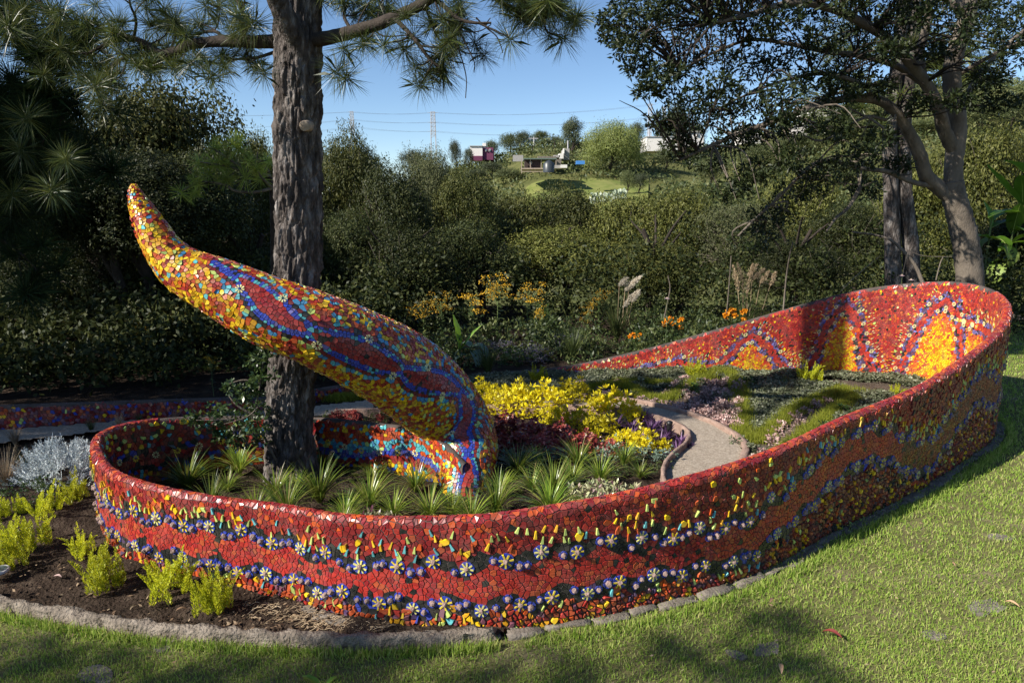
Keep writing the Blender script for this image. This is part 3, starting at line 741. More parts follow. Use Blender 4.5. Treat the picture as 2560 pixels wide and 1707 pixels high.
# clean joints along the lines
bl = []
for sg in (1, -1):
    for off in (0.0, .036, .062):
        u = _ou[0]
        while u < HL - .05:
            Rr = float(np.interp(u, hg, HR)); t = hc(u) + sg * (hgapr(u) + off) / Rr
            bl.append((float(np.interp(u, hg, hs)), t, Rr)); u += .032
bl = np.array(bl); keep = np.ones(len(Sd), bool)
for (s_, t, Rr) in bl: keep &= ((Sd[:, 0] - s_) ** 2 + (Sd[:, 1] - t) ** 2) * Rr * Rr > .018 ** 2
Sd = Sd[keep]
hfl = []
u = _ou[2]; k = 0
while u < HL - .5:
    Rr = float(np.interp(u, hg, HR)); hfl.append((float(np.interp(u, hg, hs)), hc(u) + (1 if k % 2 else -1) * (hgapr(u) + .034) / Rr, Rr)); u += .31; k += 1
rows = []
for sg in (1, -1):
    for off, stp in ((.009, .026), (.027, .028), (.049, .034)):
        u = _ou[0] + r.uniform(0, .02)
        while u < HL - .05:
            Rr = float(np.interp(u, hg, HR)); rows.append((float(np.interp(u, hg, hs)), hc(u) + sg * (hgapr(u) + off) / Rr)); u += stp * r.uniform(.85, 1.15)
Sd = np.concatenate([Sd, np.array(rows)])
for (s_, t, Rr) in hfl: Sd = Sd[((Sd[:, 0] - s_) ** 2 + (Sd[:, 1] - t) ** 2) * Rr * Rr > .040 ** 2]
n0 = len(Sd)
ext = np.concatenate([Sd, Sd + [0, 2 * PI], Sd - [0, 2 * PI]])
cells = voronoi(ext)
T = Tiles(hsurf)
for k, poly in cells.items():
    if k >= n0: continue
    s_, t = Sd[k]; u = float(np.interp(s_, hs, hg)); Rr = float(np.interp(u, hg, HR))
    lim = SP3 * 1.15 / Rr
    poly = Sd[k] + np.clip(poly - Sd[k], -lim, lim)
    dd = ((t - hc(u) + PI) % (2 * PI) - PI) * Rr; g_ = float(hgapr(u)); ad = abs(dd) - g_
    on = u > _ou[0]; th, tilt = .006, .06
    if on and ad < 0: c = pick(r, dict(red=6, crim=3, black=.35)); th = .005
    elif on and ad < .034: c = pick(r, dict(blue=8, turq=2.2, black=.8, lilac=.6))
    elif on and ad < .062: c = pick(r, dict(black=3, dred=4, red=2.5, crim=2))
    elif on and ad < .10: c = pick(r, dict(turq=4, sky=3, lime=2.5, orange=1, yellow=1, red=1)); th = .008
    elif dd > 0:
        y_ = np.interp(u, [.4, 1.6, 2.6], [1, .5, .2])
        c = pick(r, dict(yellow=1.2 + 2.2 * y_, gold=1, orange=2.6, dorange=1.8, red=2.2, sky=.5 + .5 * (1 - y_), turq=.55, lime=.5, purple=.15, crim=.8 * (1 - y_) + .2)); th = r.uniform(.006, .013); tilt = .12
    else:
        c = pick(r, dict(yellow=3.4, gold=2.6, orange=2.4, dorange=1, red=1.1, turq=.35, lime=.4, sky=.15)); th = r.uniform(.005, .011) if r.random() > .10 else .017; tilt = .12
    T.add(poly, c, th, .0032 / Rr, tilt, split=.3)
for (s_, t, Rr) in hfl:
    for k in range(8):
        a = 2 * PI * k / 8; a2 = a + .42; r0, r1 = .012 / Rr, .035 / Rr
        poly = np.array([[s_ + r0 * math.cos(a), t + r0 * math.sin(a)], [s_ + r1 * math.cos(a), t + r1 * math.sin(a)], [s_ + r1 * math.cos(a2), t + r1 * math.sin(a2)], [s_ + r0 * math.cos(a2), t + r0 * math.sin(a2)]])
        T.add(poly, C3['cream'], .012, .001, .02)
T.make(horn_o, 300, 'tile', 'tile_field', M['tile'])
# ================================================================ the lie of the land
def inpoly(x, y, P):
    P = np.asarray(P); c = np.zeros(x.shape, bool); j = len(P) - 1
    for i in range(len(P)):
        xi, yi = P[i][:2]; xj, yj = P[j][:2]
        k = ((yi > y) != (yj > y)); c ^= k & (x < (xj - xi) * (y - yi) / ((yj - yi) if yj != yi else 1e-9) + xi); j = i
    return c
def vnoise(x, y, f=1.0, oct=4, seed=0.0):
    x = np.asarray(x, float) * f + seed * 17.3; y = np.asarray(y, float) * f + seed * 9.1; out = 0; a = 1.0
    for _ in range(oct):
        xi, yi = np.floor(x), np.floor(y); fx, fy = x - xi, y - yi; fx = fx * fx * (3 - 2 * fx); fy = fy * fy * (3 - 2 * fy)
        def hsh(i, j): v = np.sin(i * 127.1 + j * 311.7) * 43758.5453; return v - np.floor(v)
        out = out + a * ((hsh(xi, yi) * (1 - fx) + hsh(xi + 1, yi) * fx) * (1 - fy) + (hsh(xi, yi + 1) * (1 - fx) + hsh(xi + 1, yi + 1) * fx) * fy - .5)
        x, y, a = x * 2.03 + 5, y * 2.03 + 3, a * .5
    return out
def ss(a, b, x): t = np.clip((x - a) / (b - a), 0, 1); return t * t * (3 - 2 * t)
def gz(x, y):
    x = np.asarray(x, float); y = np.asarray(y, float); a = x / np.maximum(y, 1)
    dip = -3.5 * ss(16, 30, y) * (1 - ss(40, 58, y))
    hr = 2 + 8.5 * ss(-.28, .06, a) + 11 * ss(.2, .62, a)
    hill = hr * ss(42, 125, y) + 1.2 * ss(50, 66, y) * ss(-.02, .05, a) * (1 - ss(.2, .3, a))
    far = vnoise(x, y, .03, 3) * 3 * ss(50, 90, y)
    return dip + hill + far + vnoise(x, y, .35, 3, 2) * .5 * ss(15, 24, y)
gx = np.concatenate([-np.geomspace(1400, 14, 60), np.linspace(-13, 13, 60), np.geomspace(14, 1400, 60)])
gy = np.concatenate([-np.geomspace(600, 8, 14), np.linspace(-7, 60, 110), np.geomspace(61, 1600, 70)])
XX, YY = np.meshgrid(gx, gy, indexing='ij'); ZZ = gz(XX, YY)
n1, n2 = XX.shape; i, j = np.meshgrid(np.arange(n1 - 1), np.arange(n2 - 1), indexing='ij')
F = np.stack([i * n2 + j, (i + 1) * n2 + j, (i + 1) * n2 + j + 1, i * n2 + j + 1], -1).reshape(-1, 4)
link('ground', npmesh('ground', np.stack([XX, YY, ZZ], -1).reshape(-1, 3), F, M['terr'], smooth=True), kind='structure')
def patch(name, poly, res, hf, mat, kind='structure', bbox=None, holes=()):
    P = np.array([p[:2] for p in poly]); x0, y0 = P.min(0); x1, y1 = P.max(0)
    xs = np.arange(x0, x1 + res, res); ys = np.arange(y0, y1 + res, res); X, Y = np.meshgrid(xs, ys, indexing='ij')
    a, b = X.shape; i, j = np.meshgrid(np.arange(a - 1), np.arange(b - 1), indexing='ij')
    cx, cy = X[:-1, :-1] + res / 2, Y[:-1, :-1] + res / 2; ok = inpoly(cx, cy, P)
    for h in holes: ok &= ~inpoly(cx, cy, h)
    F = np.stack([i * b + j, (i + 1) * b + j, (i + 1) * b + j + 1, i * b + j + 1], -1)[ok]
    used = np.unique(F); mp = np.zeros(a * b, int); mp[used] = np.arange(len(used))
    V = np.stack([X, Y, hf(X, Y)], -1).reshape(-1, 3)[used]
    return link(name, npmesh(name, V, mp[F], mat, smooth=True), kind=kind)
CURB = [at(x, y) for x, y in [(-420, 1415), (-200, 1455), (0, 1522), (200, 1560), (400, 1590), (600, 1606), (900, 1618), (1100, 1612), (1250, 1598)]]
CURB = [(p.x, p.y) for p in CURB]
def wline(k0, k1, off=0.0, n=60):
    u = np.linspace(ukey(k0), ukey(k1), n); x = np.interp(u, _g, RX) + np.interp(u, _g, RN[:, 0]) * off; y = np.interp(u, _g, RY) + np.interp(u, _g, RN[:, 1]) * off
    return list(zip(x.tolist(), y.tolist()))
lawn_poly = [(-40, -30), (-40, 6)] + [(-9, 6.3)] + CURB + wline(15, 6, .02) + [(5.9, 9.6), (6.3, 11), (6.6, 14.6), (40, 15.2), (40, -30)]
link('lawn', (lambda mb: mb)(npmesh('lawn', [(x, y, .004) for x, y in lawn_poly], (list(range(len(lawn_poly)))[::-1], [len(lawn_poly)]), M['lawnsoil'])), kind='structure')
soil_poly = [(-40, 6)] + [(-9, 6.3)] + CURB + wline(15, 6, .02) + [(5.9, 9.6), (6.3, 11), (6.6, 14.6), (40, 15.2), (40, 17), (-40, 17)]
link('garden_soil', npmesh('garden_soil', [(x, y, .004) for x, y in soil_poly], (list(range(len(soil_poly)))[::-1], [len(soil_poly)]), M['soil']), kind='structure')
# crumbly soil where one sees it close: the bed on the left and the ground inside the loop
bed = CURB[1:] + wline(15, 23, .0) + [(-4.6, 6.6), (-6.2, 6.2)]
patch('soil_bed', bed, .03, lambda x, y: .02 + vnoise(x, y, 7, 4) * .030 + vnoise(x, y, 1.5, 2, 4) * .05 + .05 * ss(0, 1, (y - 4.0) * .6), M['soil'])
loop = wline(11, 31, -.0, 200) + [(-.3, 5.7), (.2, 6.6), (1.4, 7.2)]
patch('loop_soil', loop, .04, lambda x, y: .015 + vnoise(x, y, 6, 4, 3) * .045, M['soil'])

# gravel path
PO = [(-420, 1100), (-200, 1094), (0, 1086), (300, 1063), (500, 1049), (700, 1034), (850, 1018), (1000, 1004), (1200, 1000), (1380, 1001), (1480, 1004), (1600, 1018), (1700, 1041), (1780, 1070), (1840, 1105), (1862, 1132), (1858, 1160), (1838, 1200), (1780, 1260)]
PI_ = [(1680, 1275), (1664, 1240), (1656, 1210), (1664, 1178), (1690, 1150), (1716, 1126), (1720, 1102), (1690, 1080), (1630, 1058), (1550, 1042), (1400, 1034), (1200, 1036), (1000, 1042), (800, 1049), (600, 1062), (400, 1070), (200, 1095), (0, 1120), (-200, 1150), (-420, 1170)]
po = crom([tuple(at(x, y)[:2]) for x, y in PO], 8); pi_ = crom([tuple(at(x, y)[:2]) for x, y in PI_], 8)
pp = [tuple(p) for p in po] + [tuple(p) for p in pi_]
patch('gravel_path', pp, .05, lambda x, y: .055 + vnoise(x, y, 9, 3, 5) * .008, M['gravel'])
def kerb(name, pts, wd, hgt, mat, z0=0.0, rough=.004, **kw):
    P = np.array([(p[0], p[1]) for p in pts]); s = np.concatenate([[0], np.cumsum(np.linalg.norm(np.diff(P, axis=0), axis=1))])
    n = max(4, int(s[-1] / .03)); t = np.linspace(0, s[-1], n); P = np.stack([np.interp(t, s, P[:, k]) for k in (0, 1)], 1)
    T = unit(np.gradient(P, axis=0)); N = np.stack([-T[:, 1], T[:, 0]], 1)
    prof = [(-.5, -.03), (-.5, hgt * .86), (-.40, hgt), (0, hgt * 1.02), (.40, hgt), (.5, hgt * .86), (.5, -.03)]
    V = np.concatenate([[np.concatenate([P + N * a * wd, np.full((n, 1), z0 + b)], 1)] for a, b in prof]).transpose(1, 0, 2)
    V[:, :, 2] -= (hgt + .05) * (1 - np.clip(np.minimum(t, t[-1] - t) / .06, 0, 1))[:, None] ** 2
    V = V + np.stack([vnoise(t[:, None] + V[:, :, 2] * 3, V[:, :, 2] * 9 + np.arange(7) * .7, 14, 3, q) * rough * 2.5 for q in (1, 2, 3)], -1)
    m = 7; i, j = np.meshgrid(np.arange(n - 1), np.arange(m - 1), indexing='ij')
    F = np.stack([i * m + j, i * m + j + 1, (i + 1) * m + j + 1, (i + 1) * m + j], -1).reshape(-1, 4)
    return link(name, npmesh(name, V.reshape(-1, 3), F, mat, smooth=True), **kw)
kerb('concrete_kerb', crom(CURB, 10), .062, .085, M['concrete'], rough=.012, label='rough pale concrete kerb between the front lawn and the soil bed', cat='kerb')
kerb('path_edging', [tuple(p) for p in po[8 * 8:]], .07, .10, M['edging'], label='low brown edging round the outside of the gravel path', cat='edging')
kerb('path_edging', [tuple(p) for p in pi_[:8 * 13]], .04, .12, M['edging'], label='thin curved edging holding the yellow and maroon flower bed', cat='edging')
kerb('lawn_kerb', [(6.4, 14.7), (12, 14.95), (26, 15.2)], .16, .12, M['concrete'], label='straight pale kerb at the far edge of the lawn', cat='kerb')
# rough stones along the foot of the wall
foot = link('stone_footing', None, None, (0, 0, 0), label='uneven row of grey stones along the foot of the mosaic wall beside the lawn', cat='stone edging')
fr = random.Random(4)
wl_ = wline(16.0 if False else 16, 8, .0, 400)
s = 0; acc = 0; u = ukey(17) + .55
while u > ukey(7) + .2:
    L = fr.uniform(.08, .34); P_, _ = rib(np.array([u - L / 2]), np.array([0.0])); nx, ny = np.interp(u - L / 2, _g, RN[:, 0]), np.interp(u - L / 2, _g, RN[:, 1])
    wd = fr.uniform(.05, .10) * (1 + .5 * (u < ukey(10))); hh = fr.uniform(.012, .028)
    bm = bmesh.new(); bmesh.ops.create_cube(bm, size=1); bmesh.ops.subdivide_edges(bm, edges=bm.edges, cuts=2, use_grid_fill=True)
    for v in bm.verts:
        d = v.co.copy(); k = 1 - .10 * max(0, (abs(d.x) + abs(d.y) + abs(d.z)) * 2 - 1.9)
        v.co = Vector((d.x * k * L * .96, d.y * k * wd, d.z * k * hh * 2)) + Vector([noise.noise(d * 3 + Vector((u * 9, q, 0))) * .022 for q in range(3)])
    me = bpy.data.meshes.new('stone'); bm.to_mesh(me); bm.free(); me.materials.append(M['stone'])
    for p in me.polygons: p.use_smooth = True
    link('stone', me, foot, (P_[0][0] + nx * (WR + wd * .5 + .01), P_[0][1] + ny * (WR + wd * .5 + .01), 0.004), math.atan2(-nx, ny))
    u -= L

# bank of soil rising from the path to the far wall
def pdist(x, y, L):
    L = np.asarray(L)[:, :2]; d = np.full(np.shape(x), 1e9)
    for a, b in zip(L[:-1], L[1:]):
        ab = b - a; t = np.clip(((x - a[0]) * ab[0] + (y - a[1]) * ab[1]) / (ab @ ab + 1e-9), 0, 1); d = np.minimum(d, np.hypot(x - a[0] - ab[0] * t, y - a[1] - ab[1] * t))
    return d
PEDGE = [tuple(q) for q in (po[8 * 7:8 * 18:3]).tolist()]
FARBED = wline(0, 10, -.03, 120) + wline(10, 14, -.04, 60) + [tuple(q) for q in (po[8 * 7:8 * 17][::-1]).tolist()]
def bz(x, y):
    x = np.asarray(x, float); y = np.asarray(y, float); return .03 + .15 * ss(.05, 1.3, pdist(x, y, PEDGE)) * ss(.6, 3.2, x) + .02 * vnoise(x, y, 3, 2, 6)
patch('planting_bank', FARBED, .05, lambda x, y: bz(x, y) + vnoise(x, y, 8, 3, 3) * .02, M['banksoil'])
# low mosaic wall along the back of the path
LW = [at(-420, 1097), at(-200, 1091), at(0, 1083), at(300, 1060), at(550, 1044), at(700, 1032)]
LW = crom([(p.x, p.y + .06, h) for p, h in zip(LW, (.33, .33, .32, .27, .24, .20))] + [(-2.4, 8.85, .16), (-1.3, 9.35, .13), (-.7, 9.7, .10)], 12)
ls = np.concatenate([[0], np.cumsum(np.linalg.norm(np.diff(LW[:, :2], axis=0), axis=1))]); LT = unit(np.gradient(LW[:, :2], axis=0)); LN = np.stack([LT[:, 1], -LT[:, 0]], 1)
def lws(u, q):
    u = np.asarray(u, float); q = np.asarray(q, float); x, y, h = (np.interp(u, ls, LW[:, k]) for k in range(3)); nx, ny = np.interp(u, ls, LN[:, 0]), np.interp(u, ls, LN[:, 1])
    r0 = .04; a = np.clip(q / r0, -PI / 2, PI / 2); ex = np.abs(q) - r0 * PI / 2; off = np.sin(a) * r0
    return np.stack([x + nx * off, y + ny * off, h - r0 + np.cos(a) * r0 - np.maximum(ex, 0)], -1), unit(np.stack([nx * np.sin(a), ny * np.sin(a), np.cos(a)], -1))
uu = np.linspace(0, ls[-1], 260); qq = np.linspace(-.42, .42, 40); U, Q = np.meshgrid(uu, qq, indexing='ij'); P, _ = lws(U.ravel(), Q.ravel())
i, j = np.meshgrid(np.arange(259), np.arange(39), indexing='ij')
lw = link('low_mosaic_wall', npmesh('low_mosaic_wall', P, np.stack([i * 40 + j, (i + 1) * 40 + j, (i + 1) * 40 + j + 1, i * 40 + j + 1], -1).reshape(-1, 4), M['grout'], smooth=True),
          label='low shaded mosaic wall behind the path on the left', cat='wall')
Sd = seeds_grid(0, ls[-1], .02, .42, .038, r); cells = voronoi(Sd); T = Tiles(lws)
for k, poly in cells.items():
    u, q = Sd[k]
    if q < .03 or u < .05 or u > ls[-1] - .05: continue
    if np.abs(poly - Sd[k]).max() > .07: continue
    T.add(poly, pick(r, dict(crim=5, dred=5, plum=3, orange=1.3, dorange=2, blue=1.6, purple=1.5, yellow=.5, gold=.6, lime=.12)), .005, .003, .08)
T.make(lw, 0, 'tile', 'tile_field', M['tile'])

# ---------------------------------------------------------------- grass of the lawn
def blades(X, Y, Z, L, Wd, lean, r):
    n = len(X); a = r.uniform(0, 2 * PI, n); b = r.uniform(0, 2 * PI, n); l = np.abs(r.normal(0, lean, n))
    base = np.stack([X, Y, Z], 1); side = np.stack([np.cos(a), np.sin(a), 0 * a], 1) * (Wd / 2)[:, None]
    tip = base + np.stack([np.cos(b) * np.sin(l), np.sin(b) * np.sin(l), np.cos(l)], 1) * L[:, None]
    mid = base + (tip - base) * .5 + np.array([0, 0, 1]) * (L * .12)[:, None]
    V = np.stack([base - side, base + side, mid + side * .8, tip, mid - side * .8], 1).reshape(-1, 3)
    k = np.arange(n) * 5; F = np.stack([k, k + 1, k + 2, k + 3, k + 4], 1)
    return V, F
def dens_sample(n, y0, y1, r):
    """more blades near the camera, fewer far away"""
    t = r.uniform(0, 1, n); y = y0 * (y1 / y0) ** t; x = r.uniform(-.80, .80, n) * (y + .6); return x, y
r2 = np.random.default_rng(21)
x, y = dens_sample(400000, 2.6, 15, r2); LP = np.array(lawn_poly)
ok = inpoly(x, y, LP); x, y = x[ok], y[ok]
bare = vnoise(x, y, 1.7, 3, 9); ok = (r2.uniform(0, 1, len(x)) > 2.0 * (bare - .30)) & (r2.uniform(0, 1, len(x)) < .55 + .6 * (vnoise(x, y, 3.5, 2, 3) + .4)); x, y = x[ok], y[ok]
big = np.clip(y / 4, .9, 2.6)
V, F = blades(x, y, np.full(len(x), .004), r2.uniform(.014, .036, len(x)) * (.8 + .25 * big), r2.uniform(.0035, .006, len(x)) * big, .75, r2)
link('lawn_grass', npmesh('lawn_grass', V, F, M['grass']), kind='stuff')
# longer tufts of grass leaning over kerb and stones
ex, ey = [], []
for (a, b) in [(CURB[q], CURB[q + 1]) for q in range(len(CURB) - 1)]:
    t = r2.uniform(0, 1, 500); ex.append(a[0] + (b[0] - a[0]) * t); ey.append(a[1] + (b[1] - a[1]) * t - .07 - np.abs(r2.normal(0, .03, 500)))
wl2 = np.array(wline(15, 7, .16, 300)); k = r2.integers(0, 300, 5000); ex.append(wl2[k, 0] + np.abs(r2.normal(0, .05, 5000)) * .6); ey.append(wl2[k, 1] - np.abs(r2.normal(0, .05, 5000)))
ex, ey = np.concatenate(ex), np.concatenate(ey)
V, F = blades(ex, ey, np.full(len(ex), .004), r2.uniform(.03, .085, len(ex)), r2.uniform(.003, .006, len(ex)), .5, r2)
link('edge_grass', npmesh('edge_grass', V, F, M['grass']), kind='stuff')
# flat stepping stones sunk in the grass
for (x, y, s, lb) in [(1920, 1625, .10, 'sunken flat stone in the lawn below the mauve leaf'), (1840, 1640, .06, 'small sunken stone in the lawn left of the mauve leaf'), (2470, 1520, .14, 'flat grey stone in the lawn by the brown leaf, right edge'),
                     (2330, 1590, .07, 'narrow bare stone in the lawn near the lower right corner'), (240, 1690, .12, 'flat stone in the dappled grass at the bottom left'), (410, 1610, .09, 'small flat stone below the kerb on the left'), (2500, 1345, .09, 'thin flat stone in sunny lawn far right')]:
    p = at(x, y); bm = bmesh.new(); bmesh.ops.create_circle(bm, cap_ends=True, segments=14, radius=s)
    for v in bm.verts: v.co *= 1 + .6 * noise.noise(v.co * 11 + Vector((x, 0, 0))); v.co.y *= .6
    g = bmesh.ops.extrude_face_region(bm, geom=bm.faces[:]); bmesh.ops.translate(bm, verts=[v for v in g['geom'] if isinstance(v, bmesh.types.BMVert)], vec=(0, 0, .012))
    bmesh.ops.recalc_face_normals(bm, faces=bm.faces)
    me = bpy.data.meshes.new('flat_stone'); bm.to_mesh(me); bm.free(); me.materials.append(M['stone']); link('flat_stone', me, None, (p.x, p.y, .0), fr.uniform(0, 3), 1, lb, 'stone', 'flat stones in the lawn')
def curled_leaf(L, Wd, mat, seed=0):
    rr_ = random.Random(seed); V, F = [], []; n = 7
    for i in range(n):
        t = i / (n - 1); w = Wd * math.sin(PI * (.06 + .9 * t)) ** .8 * .5; z = L * .22 * math.sin(t * 2.6 + .4) + rr_.uniform(-.002, .002)
        for s_ in (-1, -.5, 0, .5, 1): V.append((L * (t - .5), w * s_, z + abs(s_) * w * .7))
    for i in range(n - 1):
        for j in range(4): F.append([i * 5 + j, (i + 1) * 5 + j, (i + 1) * 5 + j + 1, i * 5 + j + 1])
    return npmesh('fallen_leaf', V, F, mat, smooth=True)
for x, y, L, m_, lb in [(2078, 1605, .11, M['maroon'], 'long curled mauve leaf lying on the lawn'), (2528, 1527, .08, M['deadleaf'], 'orange brown fallen leaf on the lawn by the right edge'), (1928, 1518, .06, M['deadleaf'], 'small tan leaf on the lawn just right of the wall foot'),
                        (2380, 1425, .05, M['deadleaf'], 'tiny brown leaf in the middle of the sunny lawn'), (1950, 1690, .08, M['deadleaf'], 'brown leaf in the tree shadow at the bottom edge'), (145, 1458, .07, M['succ'], 'pale curled leaf on the dark soil between the ferns'), (455, 1540, .06, M['deadleaf'], 'brown leaf lying on the soil near the kerb'), (335, 1535, .05, M['straw'], 'pale dry leaf on the soil left of the last fern'), (2370, 1360, .05, M['herb'], 'round green leaf on the sunny lawn')]:
    p = at(x, y); link('fallen_leaf', curled_leaf(L, L * .32, m_, int(x)), None, (p.x, p.y, .045), fr.uniform(0, 6), 1, lb, 'leaf', 'fallen leaves')
# dry roots and straw where kerb and wall meet
mb = MB()
for k in range(190):
    t = fr.random(); a = at(640 + 330 * t + fr.uniform(-40, 40), 1530 + 55 * t + fr.uniform(-25, 18), .03)
    if a.y > 4.35 - .0: continue
    ang = fr.uniform(-.6, .5); L = fr.uniform(.02, .11); c = fr.uniform(-.5, .5)
    P = [(a.x + L * q * math.cos(ang + c * q), a.y + L * q * math.sin(ang + c * q), .028 + .02 * fr.random() + .012 * math.sin(q * 3)) for q in np.linspace(-.5, .5, 5)]
    tube(mb, P, fr.uniform(.0006, .0022), 4)
link('dry_roots', mb.build('dry_roots', M['straw']), kind='stuff')
mb = MB()
for k in range(500):
    a = at(fr.uniform(-100, 900), fr.uniform(1330, 1600), 0)
    if not inpoly(np.array([a.x]), np.array([a.y]), bed)[0]: continue
    s_ = fr.uniform(.006, .022); box(mb, (a.x, a.y, .03 + .03 * ss(0, 1, (a.y - 4) * .6) + s_ * .2), (s_, s_ * fr.uniform(.6, 1), s_ * .7), fr.uniform(0, 3), .6)
link('soil_clods', mb.build('soil_clods', M['soil']), kind='stuff')

lx, ly = [], []
while len(lx) < 420:
    a = at(fr.uniform(-50, 960), fr.uniform(1380, 1606), 0)
    if inpoly(np.array([a.x]), np.array([a.y]), bed)[0] and (fr.random() < .25 or a.x > -1.9): lx.append(a.x); ly.append(a.y)
n = len(lx); C = np.stack([lx, ly, .035 + .05 * ss(0, 1, (np.array(ly) - 4.0) * .6)], 1); V, F = leaves(C, rng.normal(size=(n, 3)) * [1, 1, .25], rng.normal(size=(n, 3)) * .3 + [0, 0, 1], rng.uniform(.012, .045, n), rng.uniform(.006, .018, n))
link('leaf_litter', npmesh('leaf_litter', V, F, M['litter']), kind='stuff')
n = 260; x, y = dens_sample(4000, 2.7, 9, r2); ok = inpoly(x, y, LP); x, y = x[ok][:n], y[ok][:n]; n = len(x)
V, F = leaves(np.stack([x, y, np.full(n, .03)], 1), rng.normal(size=(n, 3)) * [1, 1, .2], rng.normal(size=(n, 3)) * .3 + [0, 0, 1], rng.uniform(.012, .035, n), rng.uniform(.006, .014, n))
link('lawn_litter', npmesh('lawn_litter', V, F, M['litter']), kind='stuff')
# ================================================================ the big pine
def bark_trunk(name, axis, k, mat, plate=(11.5, 3.0), depth=.040, seed=0.0):
    """axis rows: x, y, z, radius; plates of bark stand proud between dark furrows"""
    A = np.asarray(axis); n = len(A); ang = np.arange(k) / k * 2 * PI; V = np.zeros((n, k, 3)); L = np.concatenate([[0], np.cumsum(np.linalg.norm(np.diff(A[:, :3], axis=0), axis=1))])
    for i in range(n):
        R = A[i, 3]
        for j in range(k):
            wob = noise.noise(Vector((math.cos(ang[j]) * 2, math.sin(ang[j]) * 2, L[i] * 2.2 + seed))) * .35
            q = Vector((math.cos(ang[j]) * R * plate[0] * 1.9 + wob, math.sin(ang[j]) * R * plate[0] * 1.9 + wob, L[i] * plate[1] * 1.5 + seed))
            d, _ = noise.voronoi(q); e = min(1.0, (d[1] - d[0]) * 1.7); f = noise.noise(q * 3.1) * .30 + noise.noise(q * 7.0) * .2
            h = depth * (e ** .6 - .75 + f)
            flare = 1 + .22 * max(0, 1 - L[i] / .5) ** 2 * (1 + .5 * math.sin(ang[j] * 5 + 1))
            V[i, j] = (A[i, 0] + math.cos(ang[j]) * (R * flare + h), A[i, 1] + math.sin(ang[j]) * (R * flare + h), A[i, 2])
    i, j = np.meshgrid(np.arange(n - 1), np.arange(k), indexing='ij')
    F = np.stack([i * k + j, i * k + (j + 1) % k, (i + 1) * k + (j + 1) % k, (i + 1) * k + j], -1).reshape(-1, 4)
    return npmesh(name, V.reshape(-1, 3), F, mat, smooth=True)
b0 = at(731, 1190); PYd = b0.y
ax = crom([(b0.x, PYd, -.05, .232), (b0.x + .0, PYd, .5, .222), (atY(740, 900, PYd).x, PYd, 1.35, .213), (atY(747, 600, PYd).x, PYd, 2.3, .207), (atY(744, 300, PYd).x, PYd, 3.3, .203), (atY(742, 40, PYd).x, PYd + .02, 4.3, .195), (b0.x + .25, PYd + .1, 6.0, .19), (b0.x + .3, PYd + .1, 8.5, .12)], 76)
pine = link('pine_tree', None, None, (0, 0, 0), label='tall pine with furrowed grey bark standing inside the mosaic loop behind the horn', cat='tree')
link('trunk', bark_trunk('trunk', ax, 160, M['bark']), pine)
mb = MB(); c = atY(762, 315, PYd - .215); tube(mb, [(c.x, c.y + .10, c.z + .01), (c.x, c.y + .0, c.z), (c.x + .004, c.y - .022, c.z - .004)], [.050, .044, .041], 14, .06)
link('cut_knot', mb.build('cut_knot', M['cutwood'], smooth=True), pine)
def needle_mesh(name, n, L, mat, seed, droop=.25, wd=.0016, core=.05):
    r = np.random.default_rng(seed); d = unit(r.normal(size=(n, 3)) + np.array([0, 0, .25])); s = np.stack([np.zeros(n)] * 3, 1)
    b = d * r.uniform(0, .02, (n, 1)) + np.stack([0 * d[:, 0], 0 * d[:, 0], r.uniform(-core, .0, n)], 1)
    ln = L * r.uniform(.75, 1.1, n)[:, None]; m = b + d * ln * .55; t = b + d * ln; t[:, 2] -= droop * L * (1 - np.abs(d[:, 2])) * .6; sd = unit(np.cross(d, r.normal(size=(n, 3)))) * wd
    V = np.stack([b - sd, b + sd, m + sd, t, m - sd], 1).reshape(-1, 3); k = np.arange(n) * 5
    return npmesh(name, V, np.stack([k, k + 1, k + 2, k + 3, k + 4], 1), mat)
TUFT = [needle_mesh('needle_tuft', 130, .20, M['needle'], q, (.1, .5, .3)[q]) for q in range(3)]
TUFTY = [needle_mesh('needle_tuft', 75, .17, M['needleyoung'], q + 5, .15, .0022) for q in range(2)]
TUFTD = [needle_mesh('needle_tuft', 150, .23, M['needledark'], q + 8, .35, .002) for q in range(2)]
pr = random.Random(12)
def branch(pts, r0, r1, parent, name='branch', k=7, n=7, mat=None):
    """pts: (column, row, distance) sight lines"""
    P = np.array([(lambda v: (v.x, v.y, v.z))(atY(*p)) if len(p) == 3 else p for p in pts]); P = crom(P, n)
    mb = MB(); tube(mb, P, np.linspace(r0, r1, len(P)), k, .06); link(name, mb.build(name, mat or M['branch'], smooth=True), parent); return P
ntuft = 0
def tuft(p, parent, kinds, sc=1.0):
    global ntuft; ntuft += 1
    o = link('needle_tuft', kinds[pr.randrange(len(kinds))], parent, tuple(p)); o.rotation_euler = (pr.uniform(-.7, .7), pr.uniform(-.7, .7), pr.uniform(0, 6)); s = sc * pr.uniform(.8, 1.15); o.scale = (s, s, s)
